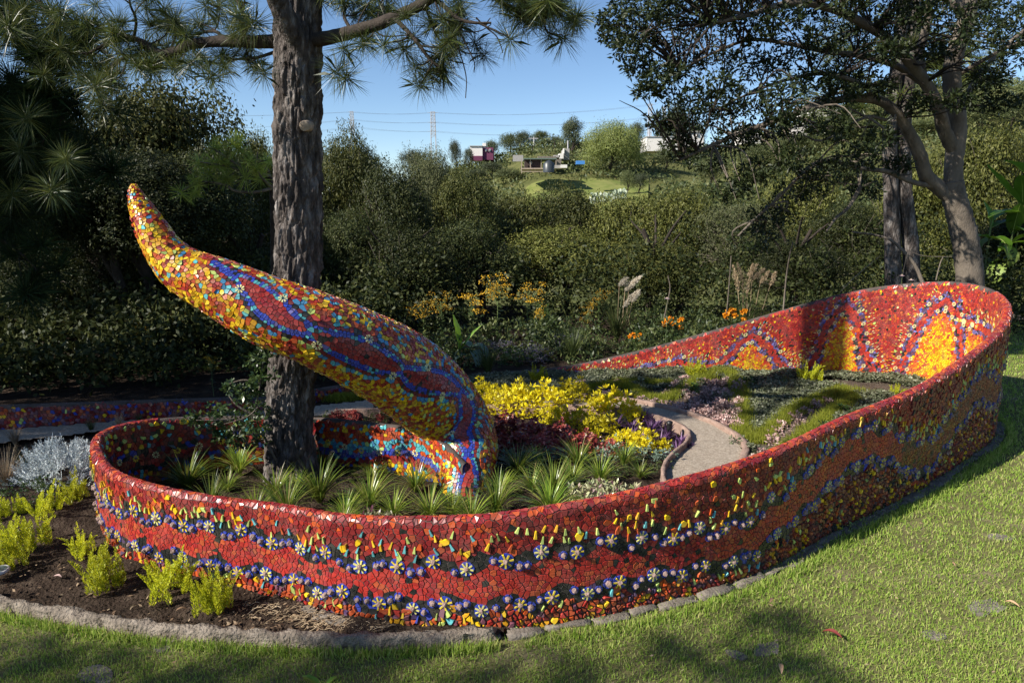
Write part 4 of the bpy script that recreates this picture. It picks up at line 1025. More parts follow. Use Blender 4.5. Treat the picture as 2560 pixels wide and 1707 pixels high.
def twigs(P, parent, n, ln, kinds, sc=1.0, t0=.25, up=.15, curl=.5):
    """side shoots along a branch, each ending in a tuft"""
    for q in range(n):
        t = t0 + (1 - t0) * (q + pr.random()) / n; i = min(int(t * (len(P) - 1)), len(P) - 2); p = P[i]; d = unit(P[i + 1] - P[i])
        e = unit(np.array([pr.gauss(0, 1), pr.gauss(0, .7), pr.gauss(up, .8)]) + d * .8); L = ln * pr.uniform(.5, 1.3); m = p + e * L * .5 + np.array([pr.uniform(-1, 1) * .3, 0, -curl * .25]) * L; z = p + e * L + np.array([0, 0, curl * .2 * pr.uniform(-1, 1)]) * L
        C = crom([p, m, z], 4); mb = MB(); tube(mb, C, np.linspace(.008, .0045, len(C)), 5); link('twig', mb.build('twig', M['branch'], smooth=True), parent)
        tuft(z, parent, kinds, sc)
        if pr.random() < .45: tuft(C[5], parent, kinds, sc * .8)
Y0 = PYd
L1 = branch([(720, 104, Y0 + 0.13), (640, 106, Y0 + 0.21), (560, 104, Y0 + 0.29), (480, 112, Y0 + 0.33), (440, 128, Y0 + 0.37), (400, 132, Y0 + 0.39), (360, 108, Y0 + 0.41), (325, 95, Y0 + 0.45), (290, 98, Y0 + 0.45), (215, 138, Y0 + 0.49)], .062, .012, pine)
L2 = branch([(405, 132, Y0 + 0.39), (350, 138, Y0 + 0.45), (300, 150, Y0 + 0.45), (270, 175, Y0 + 0.45), (238, 212, Y0 + 0.45)], .022, .007, pine)
L3 = branch([(325, 95, Y0 + 0.45), (290, 75, Y0 + 0.53), (250, 70, Y0 + 0.53), (200, 75, Y0 + 0.53)], .016, .006, pine)
L4 = branch([(425, 128, Y0 + 0.37), (438, 90, Y0 + 0.45), (428, 58, Y0 + 0.53), (385, 55, Y0 + 0.53), (372, 70, Y0 + 0.53)], .013, .006, pine)
L5 = branch([(335, 95, Y0 + 0.45), (340, 50, Y0 + 0.37), (325, 10, Y0 + 0.29), (322, -40, Y0 + 0.29)], .014, .008, pine)
L6 = branch([(560, 104, Y0 + 0.29), (540, 80, Y0 + 0.53), (500, 84, Y0 + 0.69), (470, 100, Y0 + 0.77)], .02, .008, pine)
L7 = branch([(690, 130, Y0 + 0.21), (640, 145, Y0 + 0.29), (590, 150, Y0 + 0.37), (555, 165, Y0 + 0.45)], .016, .006, pine)
L8 = branch([(600, 105, Y0 + 0.29), (620, 60, Y0 + 0.13), (600, 20, Y0), (590, -30, Y0)], .018, .009, pine)
R1 = branch([(790, 100, Y0 - .1), (850, 88, Y0 - .25), (930, 66, Y0 - .4), (1000, 38, Y0 - .5), (1060, 8, Y0 - .6), (1110, -30, Y0 - .7)], .058, .035, pine)
R2 = branch([(985, 45, Y0 - .5), (1020, 80, Y0 - .6), (1050, 115, Y0 - .7), (1075, 150, Y0 - .7), (1098, 168, Y0 - .7)], .020, .007, pine)
R3 = branch([(1090, 0, Y0 - .6), (1120, 25, Y0 - .7), (1150, 50, Y0 - .75), (1190, 58, Y0 - .8), (1228, 58, Y0 - .8)], .020, .008, pine)
for pts in ([(1128, 32, 5.5), (1122, 60, 5.5), (1140, 105, 5.5), (1158, 160, 5.5), (1166, 200, 5.5), (1164, 246, 5.5)], [(1150, 52, 5.5), (1152, 85, 5.5), (1172, 125, 5.5), (1186, 158, 5.5), (1185, 182, 5.5)],
            [(1222, 56, 5.5), (1215, 68, 5.5), (1240, 90, 5.5), (1252, 115, 5.5), (1257, 133, 5.5)], [(1165, 52, 5.5), (1150, 70, 5.5), (1165, 80, 5.5), (1200, 78, 5.5), (1228, 62, 5.5)], [(1130, 38, 5.5), (1112, 60, 5.5), (1110, 90, 5.5), (1130, 95, 5.5), (1140, 70, 5.5)], [(1190, 45, 5.5), (1210, 62, 5.5), (1226, 46, 5.5)]):
    branch(pts, .0065, .0035, pine, 'bare_twig', 5)
R4 = branch([(1120, -30, 5.4), (1200, -12, 5.3), (1260, 8, 5.3), (1310, 42, 5.3), (1360, 46, 5.3), (1402, 24, 5.3)], .016, .006, pine)
R5 = branch([(1060, 10, Y0 - .5), (1080, 60, Y0 - .4), (1100, 100, Y0 - .3), (1150, 120, Y0 - .3)], .012, .006, pine)
R6 = branch([(880, 80, Y0 - .2), (860, 40, Y0 - .1), (870, 0, Y0), (850, -40, Y0)], .016, .008, pine)
R7 = branch([(930, 66, Y0 - .3), (960, 30, Y0), (940, -10, Y0 + .2)], .016, .008, pine)
LM = branch([(765, 190, Y0 - .02), (742, 110, Y0 - .12), (715, 50, Y0 - .24), (692, -5, Y0 - .34), (665, -70, Y0 - .5)], .105, .075, pine, 'limb', 14, mat=M['bark'])
R8 = branch([(1180, -20, 5.4), (1240, -6, 5.5), (1330, 6, 5.6), (1420, 12, 5.7)], .012, .005, pine)
for P, n, ln, sc in ((L1, 20, .30, 1), (L2, 8, .24, 1), (L3, 7, .24, 1), (L4, 4, .2, .9), (L5, 5, .25, 1), (L6, 6, .22, 1), (L7, 7, .22, .9), (L8, 7, .3, 1), (R1, 9, .26, 1), (R2, 8, .22, .95), (R3, 2, .2, .9), (R4, 12, .2, 1), (R5, 6, .2, .9), (R6, 7, .26, 1), (R7, 6, .26, 1), (R8, 6, .18, .9)):
    twigs(P, pine, n, ln, TUFT, sc)
for x, y in [(1110, 168), (1100, 172), (1402, 22), (865, 118), (868, 190), (845, 175), (530, 188), (660, 178), (480, 150), (238, 212), (1345, 52), (1120, 140), (560, 165), (640, 55), (595, 30), (520, 8)]:
    tuft(atY(x, y, Y0 - .55), pine, TUFT, 1.0)

# young bright pine behind the trunk
young = link('young_pine', None, None, (0, 0, 0), label='young pine with bright yellow-green needle bursts left of the big trunk', cat='tree')
yb = branch([(690, 980, 8.6), (688, 800, 8.6), (684, 600, 8.6), (680, 480, 8.5), (672, 430, 8.5)], .06, .02, young, 'trunk')
for pts in ([(684, 470, 8.5), (640, 480, 8.3), (590, 478, 8.2), (560, 462, 8.2), (500, 455, 8.2), (455, 478, 8.1)], [(676, 440, 8.5), (620, 430, 8.3), (560, 415, 8.2), (500, 405, 8.1)], [(672, 430, 8.5), (640, 395, 8.4), (600, 375, 8.3), (585, 360, 8.3)], [(620, 430, 8.3), (560, 390, 8.2), (525, 368, 8.2)], [(680, 470, 8.5), (660, 450, 8.2), (640, 420, 8.1), (645, 380, 8.1)]):
    P = branch(pts, .02, .007, young, mat=M['oakbark']); twigs(P, young, 3, .18, TUFTY, .8, .4, .4)
for x, y in [(455, 478), (500, 455), (495, 405), (535, 365), (590, 362), (545, 405), (630, 395), (612, 440), (560, 440), (520, 430), (665, 400), (650, 440)]: tuft(atY(x, y, 8.2), young, TUFTY, 1.15)

# dark pine whose boughs hang in at the left edge
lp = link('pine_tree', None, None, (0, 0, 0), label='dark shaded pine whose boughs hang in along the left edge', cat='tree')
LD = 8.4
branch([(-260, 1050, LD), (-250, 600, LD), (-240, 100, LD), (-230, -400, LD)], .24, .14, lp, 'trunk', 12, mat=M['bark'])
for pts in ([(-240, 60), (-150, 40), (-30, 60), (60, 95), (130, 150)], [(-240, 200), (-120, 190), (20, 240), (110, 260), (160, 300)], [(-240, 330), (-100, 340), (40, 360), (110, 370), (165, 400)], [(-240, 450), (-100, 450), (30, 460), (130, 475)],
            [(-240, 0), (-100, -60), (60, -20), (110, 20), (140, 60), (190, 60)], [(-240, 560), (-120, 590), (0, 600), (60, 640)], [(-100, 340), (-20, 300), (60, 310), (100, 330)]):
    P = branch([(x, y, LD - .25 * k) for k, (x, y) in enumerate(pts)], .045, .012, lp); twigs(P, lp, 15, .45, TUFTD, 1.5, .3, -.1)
for x, y, s in [(15, 60, 1.5), (160, 395, 1.3), (132, 470, 1.2)]: tuft(atY(x, y, LD - 1.9), lp, TUFT, s)
for x, y, s in [(22, 90, 1.6), (135, 50, 1.4), (55, 370, 1.3), (158, 392, 1.5), (130, 470, 1.3), (30, 480, 1.3), (60, 290, 1.3), (110, 180, 1.3), (55, 20, 1.4)]: tuft(atY(x, y, LD - 1.5), lp, TUFT, s)

# ================================================================ oaks
def sprigs(name, pads, mat, leaf, per, seed, depth=.5, flat=.7, asp=.42):
    """pads: (centre xyz, radius); leaves sit in small rosettes on short twigs"""
    r = np.random.default_rng(seed); Cs = []; As = []
    for c, R, n in pads:
        m = max(3, n // per); d = unit(r.normal(size=(m, 3))); rr_ = r.uniform(.15, 1.05, m) ** .6 * R
        cen = np.array(c) + d * rr_[:, None] * np.array([1.25, 1.1, flat]); cen = np.repeat(cen, per, 0)
        a = unit(r.normal(size=(len(cen), 3)) + np.repeat(d, per, 0) * .5); Cs.append(cen + a * leaf * .25 * r.uniform(0, 1.5, (len(cen), 1))); As.append(a)
    C, A = np.concatenate(Cs), np.concatenate(As); N = unit(r.normal(size=C.shape) + np.array([0, 0, .8])); n = len(C)
    V, F = leaves(C, A, N, leaf * r.uniform(.6, 1.25, n), leaf * asp * r.uniform(.8, 1.2, n)); return npmesh(name, V, F, mat)
oak = link('oak_tree', None, None, (0, 0, 0), label='spreading oak with smooth forked grey limbs overhanging at the upper right', cat='tree')
OY = 11.2
ob = lambda *a, **k: branch(*a, mat=M['oakbark'], **k)
T0 = ob([(2428, 860, OY), (2424, 700, OY), (2415, 610, OY), (2400, 545, OY), (2384, 490, OY), (2380, 455, OY)], .21, .165, oak, 'trunk', 18, 10)
limbs = []
def lim(pts, a, b, k=12): P = ob(pts, a * .72, b * .9, oak, 'limb', k, 8); limbs.append(P)
lim([(2384, 500, OY), (2345, 468, OY), (2315, 440, OY - .1), (2302, 395, OY - .2), (2285, 355, OY - .3), (2262, 315, OY - .4), (2235, 275, OY - .5), (2190, 250, OY - .6), (2120, 247, OY - .7), (2050, 262, OY - .9), (1960, 295, OY - 1.1), (1860, 330, OY - 1.2), (1760, 372, OY - 1.3), (1700, 400, OY - 1.3)], .17, .02)
lim([(2382, 470, OY), (2385, 400, OY), (2392, 345, OY), (2392, 290, OY), (2382, 230, OY), (2380, 170, OY), (2395, 110, OY), (2415, 50, OY), (2435, -30, OY)], .19, .13)
lim([(2415, 50, OY), (2395, 20, OY), (2370, -30, OY)], .10, .08)
lim([(2388, 380, OY), (2362, 330, OY - .1), (2345, 270, OY - .2), (2318, 215, OY - .3), (2270, 150, OY - .5), (2215, 95, OY - .6), (2150, 55, OY - .8), (2075, 22, OY - 1), (1980, 8, OY - 1.2), (1870, 38, OY - 1.3), (1780, 60, OY - 1.4)], .15, .03)
lim([(2310, 210, OY), (2300, 130, OY), (2318, 60, OY), (2325, -30, OY)], .09, .06)
lim([(2318, 215, OY), (2240, 165, OY - .2), (2150, 140, OY - .3), (2070, 130, OY - .4), (1980, 112, OY - .5), (1880, 100, OY - .5), (1790, 130, OY - .5), (1700, 175, OY - .5)], .075, .015)
lim([(2345, 468, OY), (2280, 455, OY - .2), (2220, 430, OY - .3), (2150, 420, OY - .5), (2080, 402, OY - .6), (2030, 412, OY - .7), (1985, 455, OY - .8), (1940, 500, OY - .9), (1880, 555, OY - 1), (1845, 590, OY - 1)], .06, .015)
lim([(2150, 470, OY - .6), (2120, 520, OY - .7), (2090, 545, OY - .8), (2065, 580, OY - .9)], .045, .015)
lim([(2190, 250, OY - .6), (2150, 210, OY - .8), (2060, 185, OY - .9), (1950, 205, OY - 1), (1850, 245, OY - 1.1), (1780, 280, OY - 1.1)], .05, .012)
lim([(2392, 290, OY), (2440, 200, OY + .2), (2500, 130, OY + .4), (2580, 60, OY + .6)], .07, .03)
lim([(2392, 190, OY), (2460, 150, OY - .3), (2540, 110, OY - .5), (2620, 90, OY - .6)], .05, .02)
lim([(1870, 38, OY - 1.3), (1760, 20, OY - 1.4), (1680, 45, OY - 1.4), (1600, 90, OY - 1.4)], .03, .01)
lim([(2240, 280, OY - .5), (2230, 330, OY - .7), (2180, 300, OY - .7), (2120, 270, OY - .7)], .03, .015)
lim([(2215, 300, OY - .5), (2160, 295, OY - .7), (2060, 350, OY - .8), (2010, 340, OY - .9)], .035, .012)
pads = []
PP = [(1530, 50, 34), (1560, 20, 30), (1600, 60, 50), (1575, 120, 40), (1600, 165, 34), (1670, 90, 55), (1700, 20, 50), (1660, 190, 40), (1710, 160, 48), (1760, 40, 60), (1780, 130, 50), (1800, 215, 42), (1860, 70, 55), (1870, 160, 48), (1720, 250, 40), (1940, 150, 46), (1950, 50, 55), (1790, 290, 45), (1860, 270, 44), (1950, 235, 46), (2040, 200, 42), (2040, 110, 48), (2130, 170, 42), (2120, 80, 44), (2190, 215, 36), (2240, 50, 44), (2320, 40, 40), (2460, 80, 46), (2530, 40, 50), (2540, 130, 48), (2470, 190, 34), (1840, 350, 40), (1910, 330, 40), (1990, 320, 36), (1710, 320, 42), (1650, 300, 28), (1760, 400, 45), (2090, 320, 40), (2150, 390, 42), (2060, 430, 42), (1980, 390, 36), (2200, 350, 34), (2250, 410, 26), (2030, 10, 50), (2130, 0, 44), (2200, -10, 40), (1850, -10, 50), (1940, -10, 50), (2230, 130, 30), (2300, 260, 30), (1900, 430, 46), (1840, 470, 44), (2000, 480, 40), (1930, 540, 46), (1880, 600, 44), (2170, 470, 36), (1640, 20, 40), (1700, 370, 34)]
PP += [(x_ + pr.uniform(-30, 30), y_, pr.uniform(45, 65)) for y_ in (-60, -150, -260) for x_ in range(1620, 2330, 105)] + [(2350, 130, 36), (2430, 30, 44), (2300, -20, 50), (2200, 120, 34), (1620, 230, 30), (1530, 90, 26), (2400, 250, 30), (2500, 250, 36), (2100, 240, 34), (1960, 290, 36)]
for x, y, R in PP:
    Yd = OY - .9 + pr.uniform(-1.0, .9); c = atY(x, y, Yd); pads.append(((c.x, c.y, c.z), R / FOC * (Yd + .5) * 1.05, int(170 + 7.8 * R)))
    # twigs from the nearest limb carry the pad
    allp = np.concatenate(limbs[:9]); tgt = np.array([c.x, c.y, c.z]); d = np.linalg.norm(allp - tgt, axis=1) + 0.0; s_ = allp[int(np.argmin(d))]
    mb = MB()
    for q in range(4):
        e = tgt + np.array([pr.gauss(0, 1), pr.gauss(0, 1), pr.gauss(0, .7)]) * R / FOC * 8; m = (s_ + e) / 2 + np.array([0, 0, .12]) + np.array([pr.gauss(0, .1) for _ in range(3)])
        tube(mb, crom([s_, m, e], 4), np.linspace(.016, .004, 9), 5)
    link('twigs', mb.build('twigs', M['oakbark'] if y > 300 else M['branch']), oak)
link('crown', sprigs('crown', pads, M['oak'], .082, 6, 31, asp=.36), oak)

# sapling oak with sunlit leaves inside the loop
sap = link('oak_sapling', None, None, (0, 0, 0), label='leaning leafy oak sapling between the loop wall and the pine trunk', cat='sapling')
sb = at(668, 1170); spads = []
for pts in ([(690, 1150, 5.9), (660, 1090, 5.9), (640, 1040, 5.85), (650, 960, 5.85), (660, 890, 5.9)], [(660, 1090, 5.9), (600, 1050, 5.75), (540, 1050, 5.65), (490, 1050, 5.6)], [(640, 1040, 5.85), (590, 1010, 5.8), (560, 970, 5.8)], [(650, 960, 5.9), (610, 950, 5.85), (570, 960, 5.8)]):
    branch(pts, .012, .004, sap, 'stem', 6, mat=M['oakbark'])
for x, y, R in [(500, 1050, 22), (530, 1075, 24), (560, 1040, 28), (590, 1070, 30), (560, 1090, 24), (610, 1030, 28), (640, 1060, 28), (600, 1105, 22), (645, 1105, 18), (600, 985, 24), (640, 990, 26), (655, 940, 24), (570, 970, 18), (635, 900, 20), (665, 885, 18), (540, 1020, 18), (660, 1020, 22), (480, 1045, 12), (620, 960, 22)]:
    Yd = 5.8 + pr.uniform(-.2, .15); c = atY(x, y, Yd); spads.append(((c.x, c.y, c.z), R / FOC * 6.1, int(R * 4)))
link('leaves', sprigs('leaves', spads, M['shrub'], .048, 5, 77, asp=.5), sap)
for x, pts in ((0, [(620, 1110, 5.7), (600, 1080, 5.65), (640, 1040, 5.8)]), (1, [(660, 1000, 5.8), (620, 1040, 5.7), (560, 1060, 5.6)])): branch(pts, .006, .003, sap, 'stem', 5, mat=M['oakbark'])

# ---------------------------------------------------------------- trees of the belt behind the garden
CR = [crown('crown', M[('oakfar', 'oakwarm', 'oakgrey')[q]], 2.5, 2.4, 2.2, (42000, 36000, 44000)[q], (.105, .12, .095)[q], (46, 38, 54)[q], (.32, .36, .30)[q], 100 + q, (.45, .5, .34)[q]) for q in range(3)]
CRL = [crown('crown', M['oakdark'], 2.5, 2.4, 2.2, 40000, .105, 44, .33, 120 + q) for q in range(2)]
def twig_mesh(seed):
    rr_ = random.Random(seed); mb = MB()
    for q in range(70):
        a = rr_.uniform(0, 2 * PI); e = rr_.uniform(.1, 1.2); R_ = rr_.uniform(1.6, 2.5); d = np.array([math.cos(a) * math.cos(e), math.sin(a) * math.cos(e), math.sin(e)]); b_ = np.array([0, 0, 1.6]) + d * R_ * .45; t_ = np.array([0, 0, 1.6]) + d * R_ * 1.12 + np.array([rr_.gauss(0, .2) for _ in range(3)])
        tube(mb, crom([b_, (b_ + t_) / 2 + np.array([rr_.gauss(0, .15) for _ in range(3)]), t_], 3), np.linspace(.022, .006, 7), 4)
    return mb.build('twigs', M['paletwig'])
TW_ = [twig_mesh(q) for q in range(2)]
def trunk_mesh(seed, mat='oakbark'):
    rr_ = random.Random(seed); mb = MB(); P = [(0, 0, -.6), (rr_.uniform(-.1, .1), 0, .6), (rr_.uniform(-.3, .3), rr_.uniform(-.2, .2), 1.6), (rr_.uniform(-.4, .4), 0, 2.8)]; P = crom(P, 5); tube(mb, P, np.linspace(.15, .07, len(P)), 9, .05)
    for q in range(5):
        s_ = P[rr_.randrange(5, 12)]; a = rr_.uniform(0, 2 * PI); e = s_ + np.array([math.cos(a) * 1.3, math.sin(a) * 1.3, rr_.uniform(.6, 1.6)]); tube(mb, crom([s_, (s_ + e) / 2 + np.array([0, 0, .15]), e], 4), np.linspace(.07, .02, 9), 6)
    return mb.build('trunk', M[mat], smooth=True)
TM = [trunk_mesh(q, 'branch') for q in range(3)]
def tree(x, top, hw, Y, kind, label, bot=None, group='oaks behind the garden'):
    """column and top row of the crown in the picture, its half width there, its distance"""
    a = atY(x, top, Y); g0 = float(gz(a.x, Y)); R = hw / FOC * Y; H = a.z - g0; cb = (g0 + H * .05) if bot is None else bot; hz = (a.z - cb)
    o = link('oak_tree', None, None, (a.x, Y, g0), 0, 1, label, 'tree', group)
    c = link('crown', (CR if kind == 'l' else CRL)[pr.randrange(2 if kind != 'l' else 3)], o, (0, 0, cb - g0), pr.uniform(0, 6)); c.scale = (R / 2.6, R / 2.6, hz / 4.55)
    w_ = link('twigs', TW_[pr.randrange(2)], o, (0, 0, cb - g0), pr.uniform(0, 6)); w_.scale = c.scale; w_['kind'] = 'stuff'
    t = link('trunk', TM[pr.randrange(3)], o, (pr.uniform(-.2, .2), 0, 0), pr.uniform(0, 6)); k = max(.7, H * .26 / 2.8); t.scale = (k * .8, k * .8, k)
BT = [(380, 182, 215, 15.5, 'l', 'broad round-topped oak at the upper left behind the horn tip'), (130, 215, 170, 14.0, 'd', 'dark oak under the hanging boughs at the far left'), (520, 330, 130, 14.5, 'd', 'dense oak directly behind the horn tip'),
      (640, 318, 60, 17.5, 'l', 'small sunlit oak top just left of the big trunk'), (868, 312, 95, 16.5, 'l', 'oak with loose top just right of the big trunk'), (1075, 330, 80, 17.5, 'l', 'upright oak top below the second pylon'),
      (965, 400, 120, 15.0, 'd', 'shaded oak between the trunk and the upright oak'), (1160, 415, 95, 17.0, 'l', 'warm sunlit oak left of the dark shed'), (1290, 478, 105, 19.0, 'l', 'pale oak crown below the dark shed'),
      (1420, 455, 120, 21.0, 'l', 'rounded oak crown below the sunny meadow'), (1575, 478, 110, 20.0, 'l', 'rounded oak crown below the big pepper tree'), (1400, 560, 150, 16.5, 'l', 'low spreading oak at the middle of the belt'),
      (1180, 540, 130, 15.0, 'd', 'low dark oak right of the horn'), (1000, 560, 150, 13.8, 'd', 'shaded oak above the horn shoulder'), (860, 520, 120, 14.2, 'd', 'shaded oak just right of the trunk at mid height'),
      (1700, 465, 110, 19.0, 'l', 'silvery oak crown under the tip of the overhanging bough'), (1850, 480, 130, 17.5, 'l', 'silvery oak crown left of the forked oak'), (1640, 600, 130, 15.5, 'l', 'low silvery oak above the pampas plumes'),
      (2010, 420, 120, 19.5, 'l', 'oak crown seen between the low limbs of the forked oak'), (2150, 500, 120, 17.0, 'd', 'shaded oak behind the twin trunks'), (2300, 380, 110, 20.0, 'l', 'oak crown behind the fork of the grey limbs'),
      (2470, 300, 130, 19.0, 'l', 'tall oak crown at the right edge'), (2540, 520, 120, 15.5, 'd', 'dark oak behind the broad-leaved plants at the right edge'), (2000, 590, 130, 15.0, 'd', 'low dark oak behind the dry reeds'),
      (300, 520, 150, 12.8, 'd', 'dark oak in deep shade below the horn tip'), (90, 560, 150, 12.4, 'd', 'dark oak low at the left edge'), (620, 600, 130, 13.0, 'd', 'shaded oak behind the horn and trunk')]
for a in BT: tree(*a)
# the thicket under the belt: nobody could count it
r3 = np.random.default_rng(55); n = 130000
tx = np.concatenate([r3.uniform(-15, 17, 330), r3.uniform(-14, -2.0, 230)]); ty = np.concatenate([r3.uniform(13.0, 20, 330), r3.uniform(9.0, 13.5, 230)]); th_ = r3.uniform(.7, 2.4, 560) * (.6 + .4 * (ty - 12) / 6); th_[330:] = r3.uniform(.35, .9, 230) + (ty[330:] - 9.0) * .15; tr = r3.uniform(.4, .95, 560); tr[330:] *= .6 + .4 * ss(9.0, 10.5, ty[330:]); tx[330:] = np.where(ty[330:] < 9.6, np.minimum(tx[330:], -3.4), tx[330:])
idx = r3.integers(0, 560, n); d = unit(r3.normal(size=(n, 3)) + np.array([0, -.2, .3])); q = r3.uniform(.6, 1, n)[:, None]
C = np.stack([tx[idx], ty[idx], th_[idx] * .62], 1) + d * q * np.stack([tr[idx], tr[idx], th_[idx] * .6], 1); C[:, 2] = np.maximum(C[:, 2], .02) + np.minimum(gz(C[:, 0], C[:, 1]), 0)
V, F = leaves(C, unit(r3.normal(size=(n, 3))), unit(r3.normal(size=(n, 3)) + [0, 0, .6]), .11 * r3.uniform(.6, 1.2, n), .05)
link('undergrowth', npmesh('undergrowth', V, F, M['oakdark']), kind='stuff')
n = 18000; m_ = 95; hx = r3.uniform(-1.6, 7.0, m_); hy = r3.uniform(10.3, 13.6, m_); hx = np.where(hy < 10.8, np.minimum(hx, 4.0), hx); hh_ = r3.uniform(.15, .6, m_); hr2 = r3.uniform(.2, .45, m_); idx = r3.integers(0, m_, n)
d = unit(r3.normal(size=(n, 3)) + np.array([0, 0, .4])); C = np.stack([hx[idx], hy[idx], hh_[idx] * .4], 1) + d * np.stack([hr2[idx], hr2[idx], hh_[idx] * .7], 1); C[:, 2] = np.maximum(C[:, 2], .03)
V, F = leaves(C, unit(r3.normal(size=(n, 3)) + [0, 0, .5]), unit(r3.normal(size=(n, 3)) + [0, 0, .8]), .085 * r3.uniform(.5, 1.3, n), .034); link('border_herbs', npmesh('border_herbs', V, F, M['herb']), kind='stuff')
# slim trunks showing in the gloom
for x, b_, Y, w, lb in [(330, 1000, 11.5, .10, 'slim dark trunk standing left of the yellow flower heads'), (400, 1000, 11.8, .12, 'slim dark forked trunk behind the yellow flower heads'), (500, 1000, 12.5, .13, 'leaning dark trunk below the middle of the horn'), (15, 1010, 10.5, .09, 'thin dark trunk at the far left edge'), (290, 980, 12.2, .10, 'thin dark trunk in the shade on the left')]:
    p = atY(x, b_, Y); mb = MB(); P = crom([(p.x, Y, -.1), (p.x + .08, Y, .9), (p.x - .02, Y, 1.7), (p.x + .25, Y, 2.9)], 5); tube(mb, P, np.linspace(w, w * .5, len(P)), 8, .05); tube(mb, crom([P[7], P[7] + [-.3, 0, .6], P[7] + [-.5, 0, 1.4]], 4), np.linspace(w * .6, w * .3, 9), 7)
    o = link('small_tree', None, None, (0, 0, 0), label=lb, cat='tree', group='small trees in the shade'); link('trunk', mb.build('trunk', M['branch'], smooth=True), o); c_ = link('crown', CRL[0], o, (p.x + .1, Y, 1.3), pr.uniform(0, 6)); c_.scale = (.5, .5, .48)
# the pair of pine trunks behind the oak, with their tops
tw = link('twin_pine', None, None, (0, 0, 0), label='pine with twin dark trunks behind the forked oak', cat='tree')
for x, x2 in ((2232, 2228), (2278, 2262)):
    branch([(x, 800, 13.5), (x, 640, 13.5), (x2, 480, 13.5), (x2 - 4, 330, 13.5), (x2 + 10, 200, 13.5), (x2 + 30, 0, 13.5), (x2 + 30, -200, 13.5)], .155, .10, tw, 'trunk', 12, mat=M['bark'])
TWB = needle_mesh('needle_tuft', 70, .30, M['needle'], 61, .3, .004)
for k in range(26):
    y0_ = pr.uniform(-60, 330); s_ = pr.choice((-1, 1)); x0_ = 2262; P = branch([(x0_, y0_, 13.5), (x0_ + s_ * 90, y0_ + 10, 13.3), (x0_ + s_ * pr.uniform(150, 330), y0_ + pr.uniform(-30, 60), 13 + pr.uniform(-1, 1))], .035, .01, tw)
    for q in range(6):
        t = P[min(len(P) - 1, int(len(P) * (.4 + .1 * q)))] + np.array([pr.gauss(0, .25), pr.gauss(0, .25), pr.gauss(0, .2)]); tuft(t, tw, [TWB], 1.0)
# trees out of the picture on the left and behind the camera, whose shade falls on the lawn and the left edge
SH = [crown('crown', M['oak'], 1.0, .9, .8, 2400, .09, 16, .30, 400 + q) for q in range(2)]
for k, (x, y, zc, s_, lb) in enumerate([(200, 1690, 5.0, .55, 'tree left of the view whose shade dapples the bottom left of the lawn'), (560, 1720, 5.6, .6, 'tree behind the camera shading the lawn below the kerb'), (960, 1700, 5.2, .62, 'tree behind the camera shading the lawn at the bottom centre'), (1330, 1750, 5.8, .6, 'tree behind the camera shading the bottom edge of the lawn'),
                                  (1960, 1560, 6.4, .34, 'slender tree behind the camera with the topmost crown'), (1980, 1690, 5.6, .50, 'tree behind the camera shading the lawn near the mauve leaf'), (1750, 1640, 6.0, .30, 'small-crowned tree behind the camera'), (-700, 1500, 5.6, 1.5, 'broad tree left of the view that shades the left edge'), (1080, 1620, 4.6, .22, 'low-crowned tree behind the camera whose shade touches the wall foot'), (60, 1640, 6.2, .3, 'tree left of the view with a small high crown')]):
    p = at(x, y); b = p - ldir * (zc / math.sin(SUN_EL)); o = link('shade_tree', None, None, (b.x, b.y, 0), 0, 1, lb, 'tree', 'trees around the garden out of view')
    c_ = link('crown', SH[k % 2], o, (0, 0, zc - s_ * .8), pr.uniform(0, 6)); c_.scale = (s_ * 1.1, s_ * .8, s_ * .7); t = link('trunk', TM[0], o, (0, 0, 0)); t.scale = (.25, .25, zc / 2.9)

for (x_, y_, zc, s_, lb) in [(-7.6, 6.3, 4.7, 1.5, 'dense tree left of the view that keeps the pine boughs in shade'), (-10.3, 5.2, 4.6, 2.2, 'dense tree farther left that keeps the low mosaic wall in shade')]:
    o = link('shade_tree', None, None, (x_, y_, 0), 0, 1, lb, 'tree', 'trees around the garden out of view'); c_ = link('crown', CRL[0], o, (0, 0, zc - s_ * .8), 1.0); c_.scale = (s_ / 2.5, s_ / 2.5, s_ / 2.6); t = link('trunk', TM[1], o, (0, 0, 0)); t.scale = (.7, .7, zc / 2.9)
# ================================================================ plants of the garden
gr = random.Random(91)
def blade_tuft(name, n, L, wd, mat, seed, spread=.75, droop=.9, seg=5):
    r = np.random.default_rng(seed); V, F = [], []; b0_ = 0
    for q in range(n):
        a = r.uniform(0, 2 * PI); el = r.uniform(.25, spread * 1.25); l = L * r.uniform(.6, 1.1); d = np.array([math.cos(a), math.sin(a)]); sd = np.array([-d[1], d[0], 0]) * wd * r.uniform(.7, 1.2) / 2
        p = np.array([d[0] * .012 * r.random(), d[1] * .012 * r.random(), 0]); th = PI / 2 - el * .55
        for k in range(seg + 1):
            w = 1 - (k / seg) ** 2.2; V += [p - sd * w, p + sd * w]
            p = p + np.array([d[0] * math.cos(th), d[1] * math.cos(th), math.sin(th)]) * l / seg; th -= droop * el * 1.9 / seg
        for k in range(seg): i = b0_ + 2 * k; F.append([i, i + 1, i + 3, i + 2])
        b0_ += 2 * (seg + 1)
    V = np.array(V); V[:, 2] = np.maximum(V[:, 2], .01); return npmesh(name, V, F, mat)
LT_ = [blade_tuft('grass_tuft', 150, .34, .0085, M['liriope'], q) for q in range(4)]
